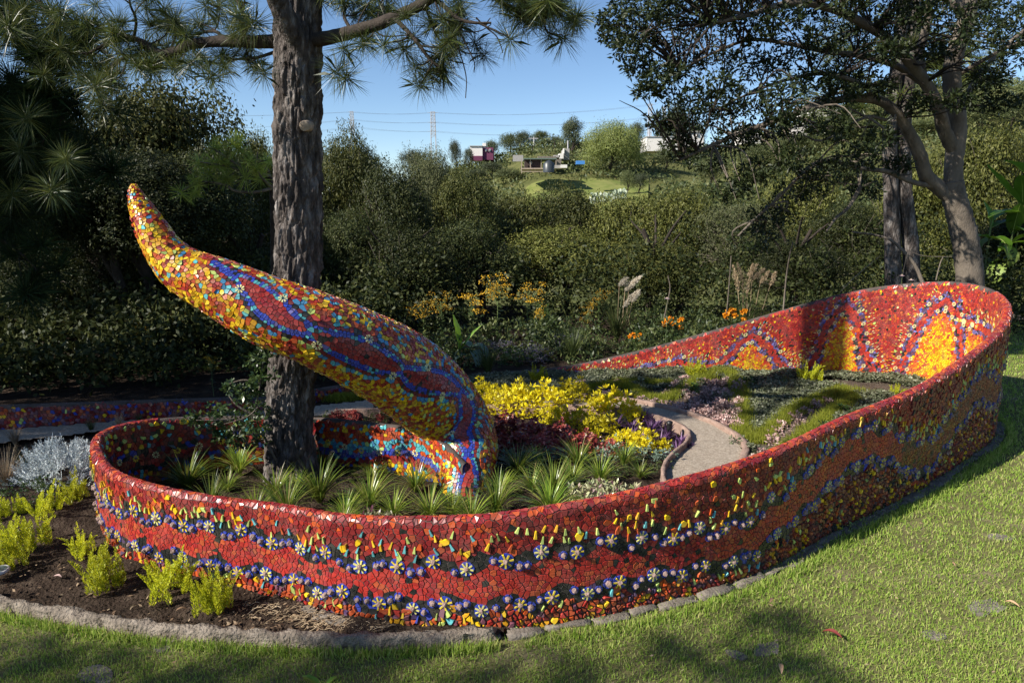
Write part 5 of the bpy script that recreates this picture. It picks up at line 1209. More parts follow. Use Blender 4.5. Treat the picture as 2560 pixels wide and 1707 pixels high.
spots = [(470, 1232, 1.15, 'far left inside the loop, biggest'), (600, 1190, .9, 'behind the sapling leaves'), (530, 1285, .9, 'at the inner left of the loop wall'), (690, 1250, 1.0, 'just left of the pine foot'), (640, 1300, .9, 'in front of the pine foot on the left'),
         (805, 1180, .9, 'right of the pine trunk in sun'), (800, 1262, 1.25, 'large and sunlit right of the pine foot'), (720, 1300, 1.0, 'right below the pine foot against the wall'), (925, 1275, .95, 'midway between pine and horn foot'), (1040, 1235, 1.0, 'just left of the horn foot'),
         (1010, 1175, .7, 'small one left of the horn foot, farther back'), (1075, 1300, 1.0, 'in front of the horn foot'), (1240, 1300, 1.1, 'fine one right of the horn foot by the wall'), (1375, 1290, 1.2, 'bright one left of the striped plants'), (870, 1140, .6, 'small one against the inner wall'),
         (1295, 1190, 1.0, 'shaded one right of the horn'), (1445, 1175, 1.0, 'shaded one in front of the sage plants'), (1385, 1245, 1.1, 'shaded one behind the striped plants'), (1560, 1170, .8, 'shaded one near the path edging'), (1180, 1315, .9, 'by the wall below the horn foot'),
         (930, 1205, .7, 'small one behind the middle tuft'), (1500, 1215, .9, 'shaded one behind the striped dome'), (1130, 1300, .8, 'low one beside the horn foot'), (860, 1320, .8, 'peeping over the wall beside the small striped plants')]
for i, (x, y, s_, lb) in enumerate(spots):
    p = at(x, y); link('grass_tuft', LT_[i % 4], None, (p.x, p.y, .01), gr.uniform(0, 6), (s_ * 1.2, s_ * gr.uniform(.95, 1.3), s_ * gr.uniform(.8, 1.25)), 'spiky green grass tuft ' + lb, 'grass tuft', 'spiky grass tufts inside the loop')
for i, (x, y, s_, lb) in enumerate([(445, 1195, .7, 'small one at the far left inside the loop'), (570, 1235, .7, 'small one between the two left tufts'), (750, 1225, .6, 'tiny one close to the pine foot'), (865, 1300, .8, 'low one by the wall in front of the big sunlit tuft'), (985, 1300, .8, 'low one by the wall left of the horn foot'),
                                    (1135, 1275, .6, 'tiny one touching the horn foot'), (1330, 1235, .8, 'shaded one left of the striped dome'), (1430, 1215, .8, 'shaded one right behind the striped dome'), (1250, 1245, .8, 'shaded one right of the horn foot'), (1340, 1165, .7, 'small shaded one below the maroon plants'), (1600, 1200, .6, 'small one beside the curved path edging')]):
    p = at(x, y); link('grass_tuft', LT_[(i + 2) % 4], None, (p.x, p.y, .01), gr.uniform(0, 6), (s_ * 1.2, s_ * 1.1, s_), 'spiky green grass tuft ' + lb, 'grass tuft', 'spiky grass tufts inside the loop')
LG = [blade_tuft('grass_clump', 150, .42, .006, M['straw' if q else 'herb'], 40 + q, .5, .7) for q in range(2)]
for x, y, s_, k, lb in [(20, 1230, 1.0, 1, 'tall dry grass clump at the left edge'), (70, 1190, .8, 0, 'green grass clump beside the dry one at the left'), (300, 1075, .5, 1, 'short dry grass behind the silver bush'), (350, 1062, .4, 0, 'short grass behind the loop wall crest'), (440, 1058, .4, 1, 'sparse dry grass behind the loop wall'), (560, 1055, .4, 0, 'sparse grass behind the loop near the sapling'), (230, 1085, .5, 0, 'grass behind the silver bush on its right'), (40, 1120, .6, 1, 'dry grass by the path at the left edge')]:
    p = at(x, y); link('grass_clump', LG[k], None, (p.x, p.y, .01), gr.uniform(0, 6), s_, lb, 'grass clump')

def bush(name, mat, rx, ry, rz, n, leaf, seed, asp=.5, stems=0, upr=.4, fold=.0, shell=.4):
    r = np.random.default_rng(seed); m = max(6, n // 9); d = unit(r.normal(size=(m, 3)) + np.array([0, 0, .35])); d[:, 2] = np.abs(d[:, 2]); q = r.uniform(shell, 1, m) ** .7
    sh = 1 + .25 * np.sin(d[:, 0] * 5 + seed) * np.cos(d[:, 1] * 4)
    cen = d * (q * sh)[:, None] * np.array([rx, ry, rz]); cen = np.repeat(cen, 9, 0); N_ = len(cen)
    a = unit(r.normal(size=(N_, 3)) * .9 + np.repeat(d, 9, 0) * .5 + np.array([0, 0, upr])); C = cen + a * leaf * .3
    V, F = leaves(C, a, unit(r.normal(size=(N_, 3)) * .5 + np.array([0, 0, 1])), leaf * r.uniform(.6, 1.2, N_), leaf * asp * r.uniform(.8, 1.2, N_), fold); V[:, 2] = np.maximum(V[:, 2], .012)
    return npmesh(name, V, F, mat)
ORD = ['first', 'second', 'third', 'fourth', 'fifth', 'sixth', 'seventh', 'eighth', 'ninth', 'tenth', 'eleventh', 'twelfth']
def rowlabels(pts, what, rows):
    """tells look-alikes apart by their row, counted from the left"""
    n = len(pts); o = sorted(range(n), key=lambda i: pts[i][1]); out = [''] * n; m = len(rows)
    for k in range(m):
        g = sorted(o[k * n // m:(k + 1) * n // m], key=lambda i: pts[i][0])
        for q, i in enumerate(g): out[i] = '%s, %s from the left in %s' % (what, ORD[q], rows[k])
    return out
def scatter(name, meshes, pts, label, cat, group, z=.01, js=.15, labels=None):
    for i, p_ in enumerate(pts):
        x, y = p_[:2]; s_ = p_[2] if len(p_) > 2 else 1; p = at(x, y); fb = bool(inpoly(np.array([p.x]), np.array([p.y]), FARBED)[0])
        if fb: p = at(x, y, .06)
        zz = float(bz(p.x, p.y)) if fb else z; link(name, meshes[i % len(meshes)], None, (p.x, p.y, zz), gr.uniform(0, 6), s_ * gr.uniform(1 - js, 1 + js), (labels[i] if labels else label), cat, group)
YB = [bush('golden_bush', M['yellow'], .24, .22, .30, 620, .062, 60 + q, .42, upr=.7) for q in range(3)]
_p = [(1165, 1020), (1235, 1030, 1.05), (1300, 1035, 1.1), (1370, 1030, 1.15), (1440, 1010, 1.2), (1545, 1045, 1.1), (1290, 1000, .9), (1385, 1065, .9), (1450, 1075, .85), (1490, 1040, .8), (1575, 1062, .65), (1560, 1118, .75), (1610, 1128, .65), (1500, 1095, .8), (1655, 1130, .5), (1210, 1000, .9)]
scatter('golden_bush', YB, _p,
        'one of the bright yellow-leaved bushes massed right of the horn', 'bush', 'yellow-leaved bushes', labels=rowlabels(_p, 'bright yellow-leaved bush', ['the back row', 'the middle row', 'the front row']))
MB_ = [bush('maroon_bush', M['maroon'], .20, .18, .22, 560, .042, 70 + q, .85, upr=.2) for q in range(3)]
_p = [(1180, 1135, 1.1), (1240, 1140, 1.15), (1300, 1135, 1.1), (1365, 1140, 1.1), (1430, 1138, 1.0), (1205, 1090, 1.1), (1270, 1085, 1.1), (1330, 1095, 1.05), (1395, 1100, 1.0), (1470, 1130, .9), (1530, 1138, .8), (1165, 1165, .8)]
scatter('maroon_bush', MB_, _p,
        'one of the glossy maroon-leaved plants in front of the yellow bushes', 'bush', 'maroon-leaved plants', labels=rowlabels(_p, 'glossy maroon-leaved plant', ['the back row below the yellow bushes', 'the front row below the yellow bushes']))
_p = [(840, 1050, .45), (880, 1050, .6), (1010, 1052, .55), (1050, 1054, .5), (955, 1052, .4)]
scatter('maroon_bush', MB_[:2], _p, 'one of the low maroon plants along the path right of the trunk', 'bush', 'low maroon plants by the path', labels=rowlabels(_p, 'low maroon plant', ['the row by the path']))
scatter('herb_clump', [bush('herb_clump', M['herb'], .16, .14, .16, 300, .03, 77, .5)], [(960, 1052, .8), (925, 1052, .7), (815, 1054, .6)], '', 'plant', 'green herbs by the path', labels=['pale green herb between the low maroon plants', 'small green herb beside the path bollard', 'tiny green herb right against the trunk'])
PM = [blade_tuft('purple_plant', 44, .17, .022, M['purple'], 80 + q, .9, .7) for q in range(2)]
_p = [(1420, 1090, .8), (1540, 1075), (1580, 1082), (1625, 1090, 1.1), (1665, 1100, 1.1), (1700, 1118, 1.0), (1600, 1110), (1650, 1122), (1690, 1135, .9), (1610, 1060, 1.1), (1640, 1075), (1580, 1100, .9), (1720, 1128, .7), (1560, 1030, .6), (1670, 1150, .8)]
scatter('purple_plant', PM, _p, 'one of the strappy purple plants at the rounded tip of the flower bed', 'plant', 'purple plants by the path', labels=rowlabels(_p, 'strappy purple plant', ['the back of the bed tip', 'the middle of the bed tip', 'the front of the bed tip']))
SGm = [bush('sage_plant', M['bluegrey'], .09, .09, .17, 260, .028, 90 + q, .5, upr=.6) for q in range(2)]
_p = [(1275, 1160), (1322, 1162, 1.1), (1370, 1160, 1.2), (1410, 1158, 1.2), (1540, 1150, 1.1), (1580, 1155, 1.2), (1620, 1152), (1650, 1158), (1505, 1158), (1460, 1165, .9), (1680, 1160, .8), (1520, 1062, .8), (1560, 1060, .8)]
scatter('sage_plant', SGm, _p, 'one of the blue-grey sage plants edging the flower bed', 'plant', 'blue-grey sage plants', labels=rowlabels(_p, 'blue-grey sage plant', ['the back row', 'the row in front of the maroon plants']))
_p = [(1550, 1185), (1610, 1180), (1655, 1178), (1500, 1180), (1430, 1190)]
scatter('low_herb', [bush('low_herb', M['herb'], .15, .12, .07, 240, .03, 97, .4)], _p, 'one of the low straggly herbs in shade in front of the sage plants', 'plant', 'low herbs in the flower bed', labels=rowlabels(_p, 'low straggly shaded herb', ['the row before the sage plants']))
link('striped_plant', bush('striped_plant', M['trad'], .40, .26, .20, 1500, .062, 5, .36, upr=.1, shell=.75), None, tuple(at(1515, 1275)[:2]) + (.0,), .1, 1, 'dome of striped cream and purple leaves just behind the wall right of centre', 'plant')
link('striped_plant', bush('striped_plant', M['trad'], .24, .10, .11, 400, .06, 6, .36, upr=.4), None, tuple(at(945, 1322)[:2]) + (.0,), .1, 1, 'small clump of striped leaves peeping over the near wall', 'plant')

# foxtail ferns
def plume_fern(name, n, H, seed, mat):
    r = np.random.default_rng(seed); Cs, As, Ns, Ls = [], [], [], []
    for q in range(n):
        a = r.uniform(0, 2 * PI); lean = r.uniform(.05, .75); h = H * r.uniform(.55, 1.05) * (1 - lean * .25); m = 190; t = r.uniform(.05, 1, m)
        bx, by = r.normal(0, H * .22, 2); rad = H * .062 * (1 - t ** 3 * .85); ph = r.uniform(0, 2 * PI, m); curve = lean * t ** 1.6 * h
        C = np.stack([bx + math.cos(a) * curve + np.cos(ph) * rad * .4, by + math.sin(a) * curve + np.sin(ph) * rad * .4, t * h * (1 - .3 * lean * t)], 1)
        Cs.append(C); As.append(np.stack([np.cos(ph), np.sin(ph), 1.1 + 0 * ph], 1)); Ls.append(rad * 1.5)
    C, A, L = np.concatenate(Cs), unit(np.concatenate(As)), np.concatenate(Ls); V, F = leaves(C, A, unit(r.normal(size=C.shape)), L, .0065); return npmesh(name, V, F, mat)
FM = [plume_fern('fern', 19, .32, q, M['fern']) for q in range(3)]
fl_ = [(110, 1300, 1.1, 'foxtail fern left of the loop wall below the silver bush'), (190, 1265, 1.0, 'foxtail fern touching the left end of the loop wall'), (60, 1390, 1.25, 'bushy foxtail fern near the left edge'), (5, 1440, 1.0, 'foxtail fern cut by the left edge'), (205, 1400, .8, 'brownish foxtail fern in the middle of the soil bed'), (255, 1485, 1.25, 'largest foxtail fern in front of the loop wall'), (425, 1490, 1.2, 'foxtail fern second from the right in the soil bed'), (540, 1540, 1.15, 'narrow upright foxtail fern, rightmost in the soil bed'), (10, 1310, .9, 'low foxtail fern at the left edge under the shrub')]
for i, (x, y, s_, lb) in enumerate(fl_): p = at(x, y); link('fern', FM[i % 3], None, (p.x, p.y, .03), gr.uniform(0, 6), (s_ * (.6 if i == 7 else .9), s_ * .8, s_), lb, 'fern', 'yellow-green foxtail ferns')
for x, y, s_, lb in [(1345, 945, .9, 'small fern against the low start of the far wall'), (1735, 955, 1.0, 'bright fern against the far wall below the first mosaic arch'), (2020, 975, 1.1, 'fern where the tree shadow meets the far wall'), (2240, 1010, .6, 'tiny fern at the right end of the planting')]:
    p = at(x, y, .08); link('fern', FM[1], None, (p.x, p.y, float(bz(p.x, p.y))), gr.uniform(0, 6), s_, lb, 'fern', 'ferns along the far wall')
# silver bush and dark shrub at the left
def lacy(name, mat, rx, ry, rz, n, seed):
    r = np.random.default_rng(seed); Cs, As = [], []
    for q in range(n):
        d = unit(r.normal(size=3) + np.array([0, 0, .4])); d[2] = abs(d[2]); base = d * np.array([rx, ry, rz]) * r.uniform(.5, .95); ax_ = unit(d + r.normal(size=3) * .4 + np.array([0, 0, .3])); s_ = unit(np.cross(ax_, r.normal(size=3)))
        for k in range(9):
            for g_ in (1, -1): Cs.append(base + ax_ * k * .011); As.append(ax_ * .7 + s_ * g_)
    C, A = np.array(Cs), unit(np.array(As)); V, F = leaves(C, A, unit(r.normal(size=C.shape) + [0, 0, .5]), .026, .006); V[:, 2] = np.maximum(V[:, 2], .01); return npmesh(name, V, F, mat)
p = at(160, 1215); link('silver_bush', lacy('silver_bush', M['silver'], .42, .34, .44, 800, 3), None, (p.x, p.y, .0), 0, 1, 'silvery white lacy bush left of the loop wall', 'bush')
p = at(90, 1262); link('dark_shrub', bush('dark_shrub', M['shrub'], .38, .26, .26, 1500, .026, 33, .5), None, (p.x, p.y, 0), 0, 1, 'dark green small-leaved shrub in front of the silver bush', 'shrub')
p = at(0, 1230); link('dark_shrub', bush('dark_shrub', M['bluegrey'], .3, .26, .22, 900, .02, 34, .5), None, (p.x, p.y, 0), 0, 1, 'grey-green low shrub at the left edge', 'shrub')

# ---------------------------------------------------------------- planting between path and far wall
r5 = np.random.default_rng(8)
farbed = wline(0, 10, -.05, 120) + [tuple(q) for q in wline(10, 13, -.06, 40)] + [tuple(q) for q in (po[8 * 7:8 * 17][::-1]).tolist()]
def region(poly_px): return [tuple(at(x, y, .06)[:2]) for x, y in poly_px]
moss_lines = [([(1010, 985), (1120, 985), (1240, 987), (1330, 980), (1420, 985), (1520, 962), (1570, 968), (1610, 990), (1650, 1002), (1700, 985), (1760, 965), (1800, 950), (1835, 965), (1850, 1000), (1862, 1040), (1852, 1082), (1880, 1100), (1920, 1092)], .10),
              ([(1540, 955), (1600, 962), (1680, 972)], .06), ([(1900, 1088), (1960, 1062), (2010, 1040), (2060, 1020), (2110, 1000)], .10), ([(1950, 1140), (2010, 1100), (2070, 1070), (2120, 1030), (2150, 1008)], .10), ([(880, 1000), (830, 1003), (960, 992)], .10)]
def line_pts(px, n, wd, r):
    P = np.array([tuple(at(x, y, .06 if px[0][0] != 880 else 0)[:2]) for x, y in px]); s = np.concatenate([[0], np.cumsum(np.linalg.norm(np.diff(P, axis=0), axis=1))]); t = r.uniform(0, s[-1], n)
    x = np.interp(t, s, P[:, 0]); y = np.interp(t, s, P[:, 1]); return x + r.normal(0, wd * .5, n), y + r.normal(0, wd * .5, n), s[-1]
bx, by = [], []
for px, wd in moss_lines:
    _, _, L = line_pts(px, 4, wd, r5); x, y, _ = line_pts(px, int(L * 3000), wd, r5); ok = inpoly(x, y, farbed) if px[0][0] != 880 else np.ones(len(x), bool); bx.append(x[ok]); by.append(y[ok])
bx, by = np.concatenate(bx), np.concatenate(by); hum = .02 + .03 * (vnoise(bx, by, 5, 2, 7) + .3)
V, F = blades(bx, by, np.where(inpoly(bx, by, FARBED), bz(bx, by), .01), hum + r5.uniform(.03, .09, len(bx)), np.full(len(bx), .005), .55, r5)
link('moss_grass', npmesh('moss_grass', V, F, M['moss']), kind='stuff')
# dark creeping cover
aj = [region([(1560, 950), (1700, 925), (1830, 955), (1800, 950), (1690, 975), (1590, 975)]), region([(1870, 975), (1960, 985), (2070, 995), (2100, 1005), (1990, 1040), (1900, 1080), (1865, 1060), (1870, 1020)]), region([(2120, 1010), (2200, 1010), (2300, 1010), (2280, 1060), (2150, 1110), (2040, 1140), (2000, 1140), (2080, 1080), (2150, 1030)]),
      region([(1000, 965), (1240, 955), (1330, 950), (1540, 945), (1500, 965), (1400, 970), (1240, 972), (1000, 978)]), region([(1780, 950), (1850, 965), (1990, 975), (2110, 990), (1900, 1000), (1850, 985)]), region([(1850, 1150), (1900, 1120), (1960, 1130), (1920, 1180), (1840, 1200)])]
X = r5.uniform(-2, 6, 400000); Y = r5.uniform(6, 10.1, 400000); ok = np.zeros(len(X), bool)
for a in aj: ok |= inpoly(X, Y, a)
WL_ = wline(0, 10, -.02, 60); q_ = np.zeros(len(X), bool); inb = inpoly(X, Y, farbed); q_[inb] = pdist(X[inb], Y[inb], WL_) < .42; ok |= q_ & (r5.uniform(0, 1, len(X)) < .8)
ok &= inb; X, Y = X[ok][:110000], Y[ok][:90000]; n = len(X); hgt = .03 + .08 * np.clip(vnoise(X, Y, 4.5, 3, 2) + .35, 0, 1)
C = np.stack([X, Y, bz(X, Y) + hgt * r5.uniform(.3, 1, n)], 1); V, F = leaves(C, unit(r5.normal(size=(n, 3)) * [1, 1, .4]), unit(r5.normal(size=(n, 3)) * .5 + [0, 0, 1]), .04, .026)
link('ground_cover', npmesh('ground_cover', V, F, M['ajuga']), kind='stuff')
SC = [bush('pink_succulent', M['succ'], .085, .085, .075, 110, .04, 140 + q, .6, upr=.3) for q in range(3)] ; SD = [bush('dark_rosette', M['ajuga'], .13, .12, .09, 200, .035, 150 + q, .7, upr=.3) for q in range(2)]
sc_px = [(1320, 985), (1290, 990), (1390, 990), (1440, 1000), (1455, 960), (1500, 975), (1520, 985), (1545, 958), (1560, 990), (1572, 1000), (1605, 1000), (1640, 1005), (1668, 990), (1675, 1010), (1695, 1020), (1710, 990), (1730, 1000), (1740, 1015), (1760, 990), (1775, 1005), (1735, 1030), (1770, 1035), (1790, 1020), (1810, 1000), (1820, 1030), (1800, 1050), (1830, 1060), (1785, 1060), (1840, 1040), (1760, 975), (1790, 980), (1835, 1085), (1815, 1078), (1745, 1045), (1850, 1100), (1955, 1075), (1985, 1065), (2010, 1055), (2035, 1045), (1930, 1105), (1970, 1095), (2000, 1082), (2060, 1035), (1905, 1130), (1880, 1150), (1935, 1085), (1715, 968), (1685, 975), (1360, 985), (1250, 992), (1480, 990)]
sc_px += [(gr.uniform(1700, 1850), gr.uniform(975, 1085)) for _ in range(60)]
sc_px = [q for q in sc_px if (lambda v: bool(inpoly(np.array([v.x]), np.array([v.y]), FARBED)[0]) and pdist(v.x, v.y, PEDGE) > .07)(at(q[0], q[1], .06))]
scatter('pink_succulent', SC, sc_px, 'one of the small pinkish succulent rosettes dotted over the bare slope beside the path', 'succulent', 'pink succulents by the path')
_p = [(1700, 990, 1), (1750, 982), (1700, 975, .9), (1815, 1010), (1825, 1040), (1490, 995, .9), (1590, 985, .9), (1540, 990), (1790, 1000, .9), (1605, 965), (1850, 1120), (1880, 1125)]
scatter('dark_rosette', SD, _p, 'one of the dark leafy rosettes among the pink succulents', 'plant', 'dark rosettes by the path', labels=rowlabels(_p, 'dark leafy rosette', ['the upper bare slope', 'the lower bare slope']))
scatter('herb_clump', [bush('herb_clump', M['shrub'], .16, .13, .12, 260, .045, 160, .6)], [(1740, 985, .8), (1865, 985, .8), (1965, 985, .8), (2110, 1060, .9), (2060, 1100, .9), (1990, 1120, .8)], '', 'plant', 'fresh green herbs in the far planting', labels=['fresh green herb under the bright fern', 'green herb below the trough of the mosaic wave', 'green herb beside the shadowed fern', 'green herb between the two bright grass stripes', 'green herb near the wall crest on the right', 'lowest green herb of the far planting'])

# ---------------------------------------------------------------- tall plants behind
def stalk_plant(name, mats, H, seed, spread=.22, heads=16, leafn=34, leaf=.13, hn=26, hr=.045, hl=.016):
    r = np.random.default_rng(seed); mb = MB(); tips = []
    tube(mb, crom([(0, 0, 0), (r.uniform(-.04, .04), 0, H * .4), (r.uniform(-.08, .08), 0, H * .8)], 4), np.linspace(.012, .006, 9), 5)
    for q in range(heads):
        t = H * r.uniform(.62, .8); a = r.uniform(0, 2 * PI); rr_ = spread * r.uniform(.2, 1); e = np.array([math.cos(a) * rr_, math.sin(a) * rr_, H * r.uniform(.68, 1.0) - rr_ * .3]); tips.append(e)
        tube(mb, crom([(0, 0, t * .85), (e[0] * .5, e[1] * .5, (t + e[2]) / 2), tuple(e)], 2), [.004] * 5, 4)
    st = mb.build('stem', mats[0]); tips = np.array(tips); idx = np.repeat(np.arange(heads), hn); n = len(idx)
    C = tips[idx] + r.normal(size=(n, 3)) * [hr, hr, hr * .35]; V, F = leaves(C, unit(r.normal(size=(n, 3))), unit(r.normal(size=(n, 3)) * .6 + [0, 0, 1]), hl * 1.4, hl); fl = npmesh('flower_heads', V, F, mats[2])
    z = r.uniform(.1, .75, leafn) * H; a = r.uniform(0, 2 * PI, leafn); C = np.stack([np.cos(a) * .01, np.sin(a) * .01, z], 1); A = np.stack([np.cos(a), np.sin(a), r.uniform(-.3, .5, leafn)], 1)
    V, F = leaves(C, A, np.stack([0 * a, 0 * a, 1 + 0 * a], 1) + r.normal(size=(leafn, 3)) * .3, leaf * r.uniform(.5, 1.1, leafn), leaf * .42); lf = npmesh('foliage', V, F, mats[1])
    return [('stem', st), ('foliage', lf), ('flower_heads', fl)]
SK = [stalk_plant('groundsel', (M['stem'], M['herb'], M['flower']), 1.0, 200 + q) for q in range(4)]
for i, (x, ty_, by_, Y, s_, lb) in enumerate([(345, 790, 1000, 10.5, 1, 'tall yellow-flowered plant in the shade below the horn, leftmost of the trio'), (385, 740, 1000, 11, 1, 'tallest shaded yellow-flowered plant left of the forked trunk'), (445, 760, 1000, 10.8, 1, 'yellow-flowered plant right of the slim forked trunk'), (525, 885, 1000, 8.9, .8, 'sunlit small yellow-flowered stem left of the sapling'), (175, 900, 1000, 10.5, 1.2, 'dim low yellow-flowered plant near the left edge'),
                                 (1100, 725, 930, 12, 1.0, 'sunlit pale-headed flower stem left of the broad upright leaf'), (1060, 745, 930, 11.6, 1.6, 'bushy yellow-flowered plant behind the horn shoulder'), (1180, 730, 930, 12.2, 1.3, 'shaded yellow flowers just behind the broad upright leaf'), (1242, 680, 930, 12.5, 1.2, 'tall yellow-flowered plant in the centre'), (1325, 700, 930, 12.8, 1.2, 'yellow-flowered plant right of the tall centre one'), (1350, 760, 930, 12.3, .9, 'lower yellow flowers under the centre pair'),
                                 (1470, 760, 930, 12, .8, 'sunlit slender yellow-flowered stem left of the pampas plumes'), (1500, 720, 930, 12.9, 1.2, 'faded yellow-flowered plant left of the pampas plumes'), (210, 930, 1010, 9.8, .9, 'dim yellow flower stems behind the low wall'), (760, 850, 1000, 11, 1, 'yellow flowers just under the horn right of the trunk')]):
    a = atY(x, ty_, Y); H = a.z; o = thing('yellow_flower_plant', SK[i % 4], (a.x, Y, 0), gr.uniform(0, 6), (H * .9 * s_, H * .9 * s_, H), lb, 'plant', 'tall yellow-flowered plants')
def paddle(mb, base, d, L, Wd, arch=.5, up=1.0):
    d = np.array(d, float); d /= np.linalg.norm(d); side = np.cross(d, [0, 0, 1.0]); side /= np.linalg.norm(side) + 1e-9; n = 9; V = []; P = np.array(base, float); el = up
    for i in range(n + 1):
        t = i / n; w = Wd * math.sin(PI * min(1, t * .93 + .05)) ** .75 * .5; dr = d * math.cos(el) + np.array([0, 0, 1]) * math.sin(el); nrm_ = np.cross(side, dr)
        for s_ in (-1, -.5, 0, .5, 1): V.append(P + side * s_ * w + nrm_ * (abs(s_) * w * .35 + .03 * Wd * math.sin(t * 17 + s_ * 3) * abs(s_)))
        P = P + dr * L / n; el -= arch * 1.8 / n
    mb.add(V, [[i * 5 + j, i * 5 + j + 1, (i + 1) * 5 + j + 1, (i + 1) * 5 + j] for i in range(n) for j in range(4)])
    return np.array(V).reshape(n + 1, 5, 3)[:, 2]
def leafy_stalk(o, specs, lmat, base=(0, 0, 0), H=1.0, stem_r=.015, lean=(0, 0), rib_=True):
    mb = MB(); P = crom([base, (base[0] + lean[0] * .5, base[1] + lean[1] * .5, H * .5), (base[0] + lean[0], base[1] + lean[1], H)], 5); tube(mb, P, np.linspace(stem_r, stem_r * .5, len(P)), 7); link('stem', mb.build('stem', M['stem'], smooth=True), o)
    for (t, a, L, Wd, arch, up) in specs:
        mb = MB(); p = P[min(len(P) - 1, int(t * (len(P) - 1)))]; mid = paddle(mb, p, (math.cos(a), math.sin(a), 0), L, Wd, arch, up); lf = link('leaf', mb.build('leaf', lmat, smooth=True), o)
        if rib_: mb = MB(); tube(mb, mid + np.array([0, -.002, .004]), np.linspace(.006, .002, len(mid)), 4); link('midrib', mb.build('midrib', M['cannarib']), lf)
c = at(1150, 985); c = atY(1150, 990, 10.6)
o = link('canna_plant', None, None, (c.x, 10.6, 0), label='broad-leaved plant with one upright green paddle leaf behind the horn', cat='plant')
H_ = atY(1150, 860, 10.6).z
leafy_stalk(o, [(.7, 2.8, .62, .20, .05, 1.45), (.75, .3, .62, .10, .2, 1.0)], M['canna'], (0, 0, 0), H_ * .85, .02)
leafy_stalk(o, [(.9, .2, .36, .16, 1.2, .3), (.8, 3.0, .40, .14, 1.2, .3), (.7, -.9, .36, .18, 1.4, .2), (.6, 0.1, .45, .16, 1.3, .4), (.95, 2.4, .3, .18, .6, .5), (.5, 3.4, .40, .14, 1.3, .3), (1, -.5, .42, .15, 1.2, .3)], M['bluecanna'], (.12, 0, 0), H_ * .95, .015, (.08, 0))
link('grass_clump', LG[0], None, (at(1210, 1010).x, 9.9, 0), 0, 1.6, 'arching grass clump under the broad upright leaf', 'grass clump')
link('grass_clump', LG[0], None, (atY(1430, 950, 11).x, 11, 0), 0, 1.6, 'tufted grass clump below the centre yellow flowers', 'grass clump')
# right-hand broad leaves
RYd = 14.9
o = link('canna_plant', None, None, (0, 0, 0), label='large sunlit paddle-leaved plant at the right edge beyond the lawn', cat='plant')
def stalk_px(o, x, top, specs, mat, Yd=RYd, lean=0, r_=.03, rb=True):
    a = atY(x, top, Yd); leafy_stalk(o, specs, mat, (a.x - lean, Yd, 0), a.z, r_, (lean, 0), rb)
stalk_px(o, 2480, 545, [(.98, 2.2, .62, .26, .15, 1.35), (.9, .1, .85, .30, .5, .5), (.85, 3.3, .6, .26, .9, .5), (.8, -1.2, .6, .32, 1.1, .3)], M['canna'])
stalk_px(o, 2560, 480, [(.98, 2.9, 1.15, .36, -.1, .75), (.92, -2.4, .8, .34, .4, 1.2), (.7, -1.7, .8, .4, .9, .4), (.8, 3.4, .9, .34, .6, .5)], M['canna'])
stalk_px(o, 2535, 560, [(.95, -2, .7, .34, .2, 1.3), (.85, -.9, .7, .3, .6, .8), (.6, 3.2, .6, .28, .9, .5)], M['canna'])
stalk_px(o, 2600, 430, [(.9, 3.2, 1.0, .4, .4, .9), (.7, 3.0, .9, .4, .9, .6), (.5, 3.3, .8, .35, .9, .6)], M['canna'])
o = link('angel_trumpet', None, None, (0, 0, 0), label='plant with large drooping pale-green leaves in front of the grey oak foot', cat='plant')
for x, t_, sp_q in ((2455, 640, [(1, 3.3, .55, .30, 1.2, .0), (.95, -1.6, .6, .36, 1.5, .1), (.9, .1, .6, .34, 1.2, .2), (.8, 3.0, .5, .3, 1.4, 0), (.75, -.6, .5, .3, 1.3, .1)]), (2500, 600, [(1, 3.0, .55, .34, 1.0, .2), (.95, -1.3, .6, .36, 1.4, .1), (.85, .2, .6, .34, 1.2, .2), (.7, -2.2, .6, .36, 1.3, .1), (.6, .3, .5, .3, 1.3, .1)]),
                  (2545, 650, [(1, 3.2, .55, .34, 1.0, .1), (.9, -1.2, .6, .36, 1.4, .1), (.8, -2.5, .6, .34, 1.2, .2), (.6, -1.2, .6, .36, 1.3, .1)]), (2480, 700, [(1, 2.8, .5, .3, 1.2, .1), (.9, -1.3, .5, .3, 1.4, .1), (.7, 0, .5, .3, 1.2, .1)]), (2440, 590, [(1, 3.1, .6, .22, 1.1, .2), (.9, -2.2, .5, .24, 1.2, .1), (.8, 3.4, .6, .24, 1.2, .1)])):
    stalk_px(o, x, t_, sp_q, M['datura'], 14.7 + gr.uniform(-.2, .6), gr.uniform(-.1, .1), .016, False)
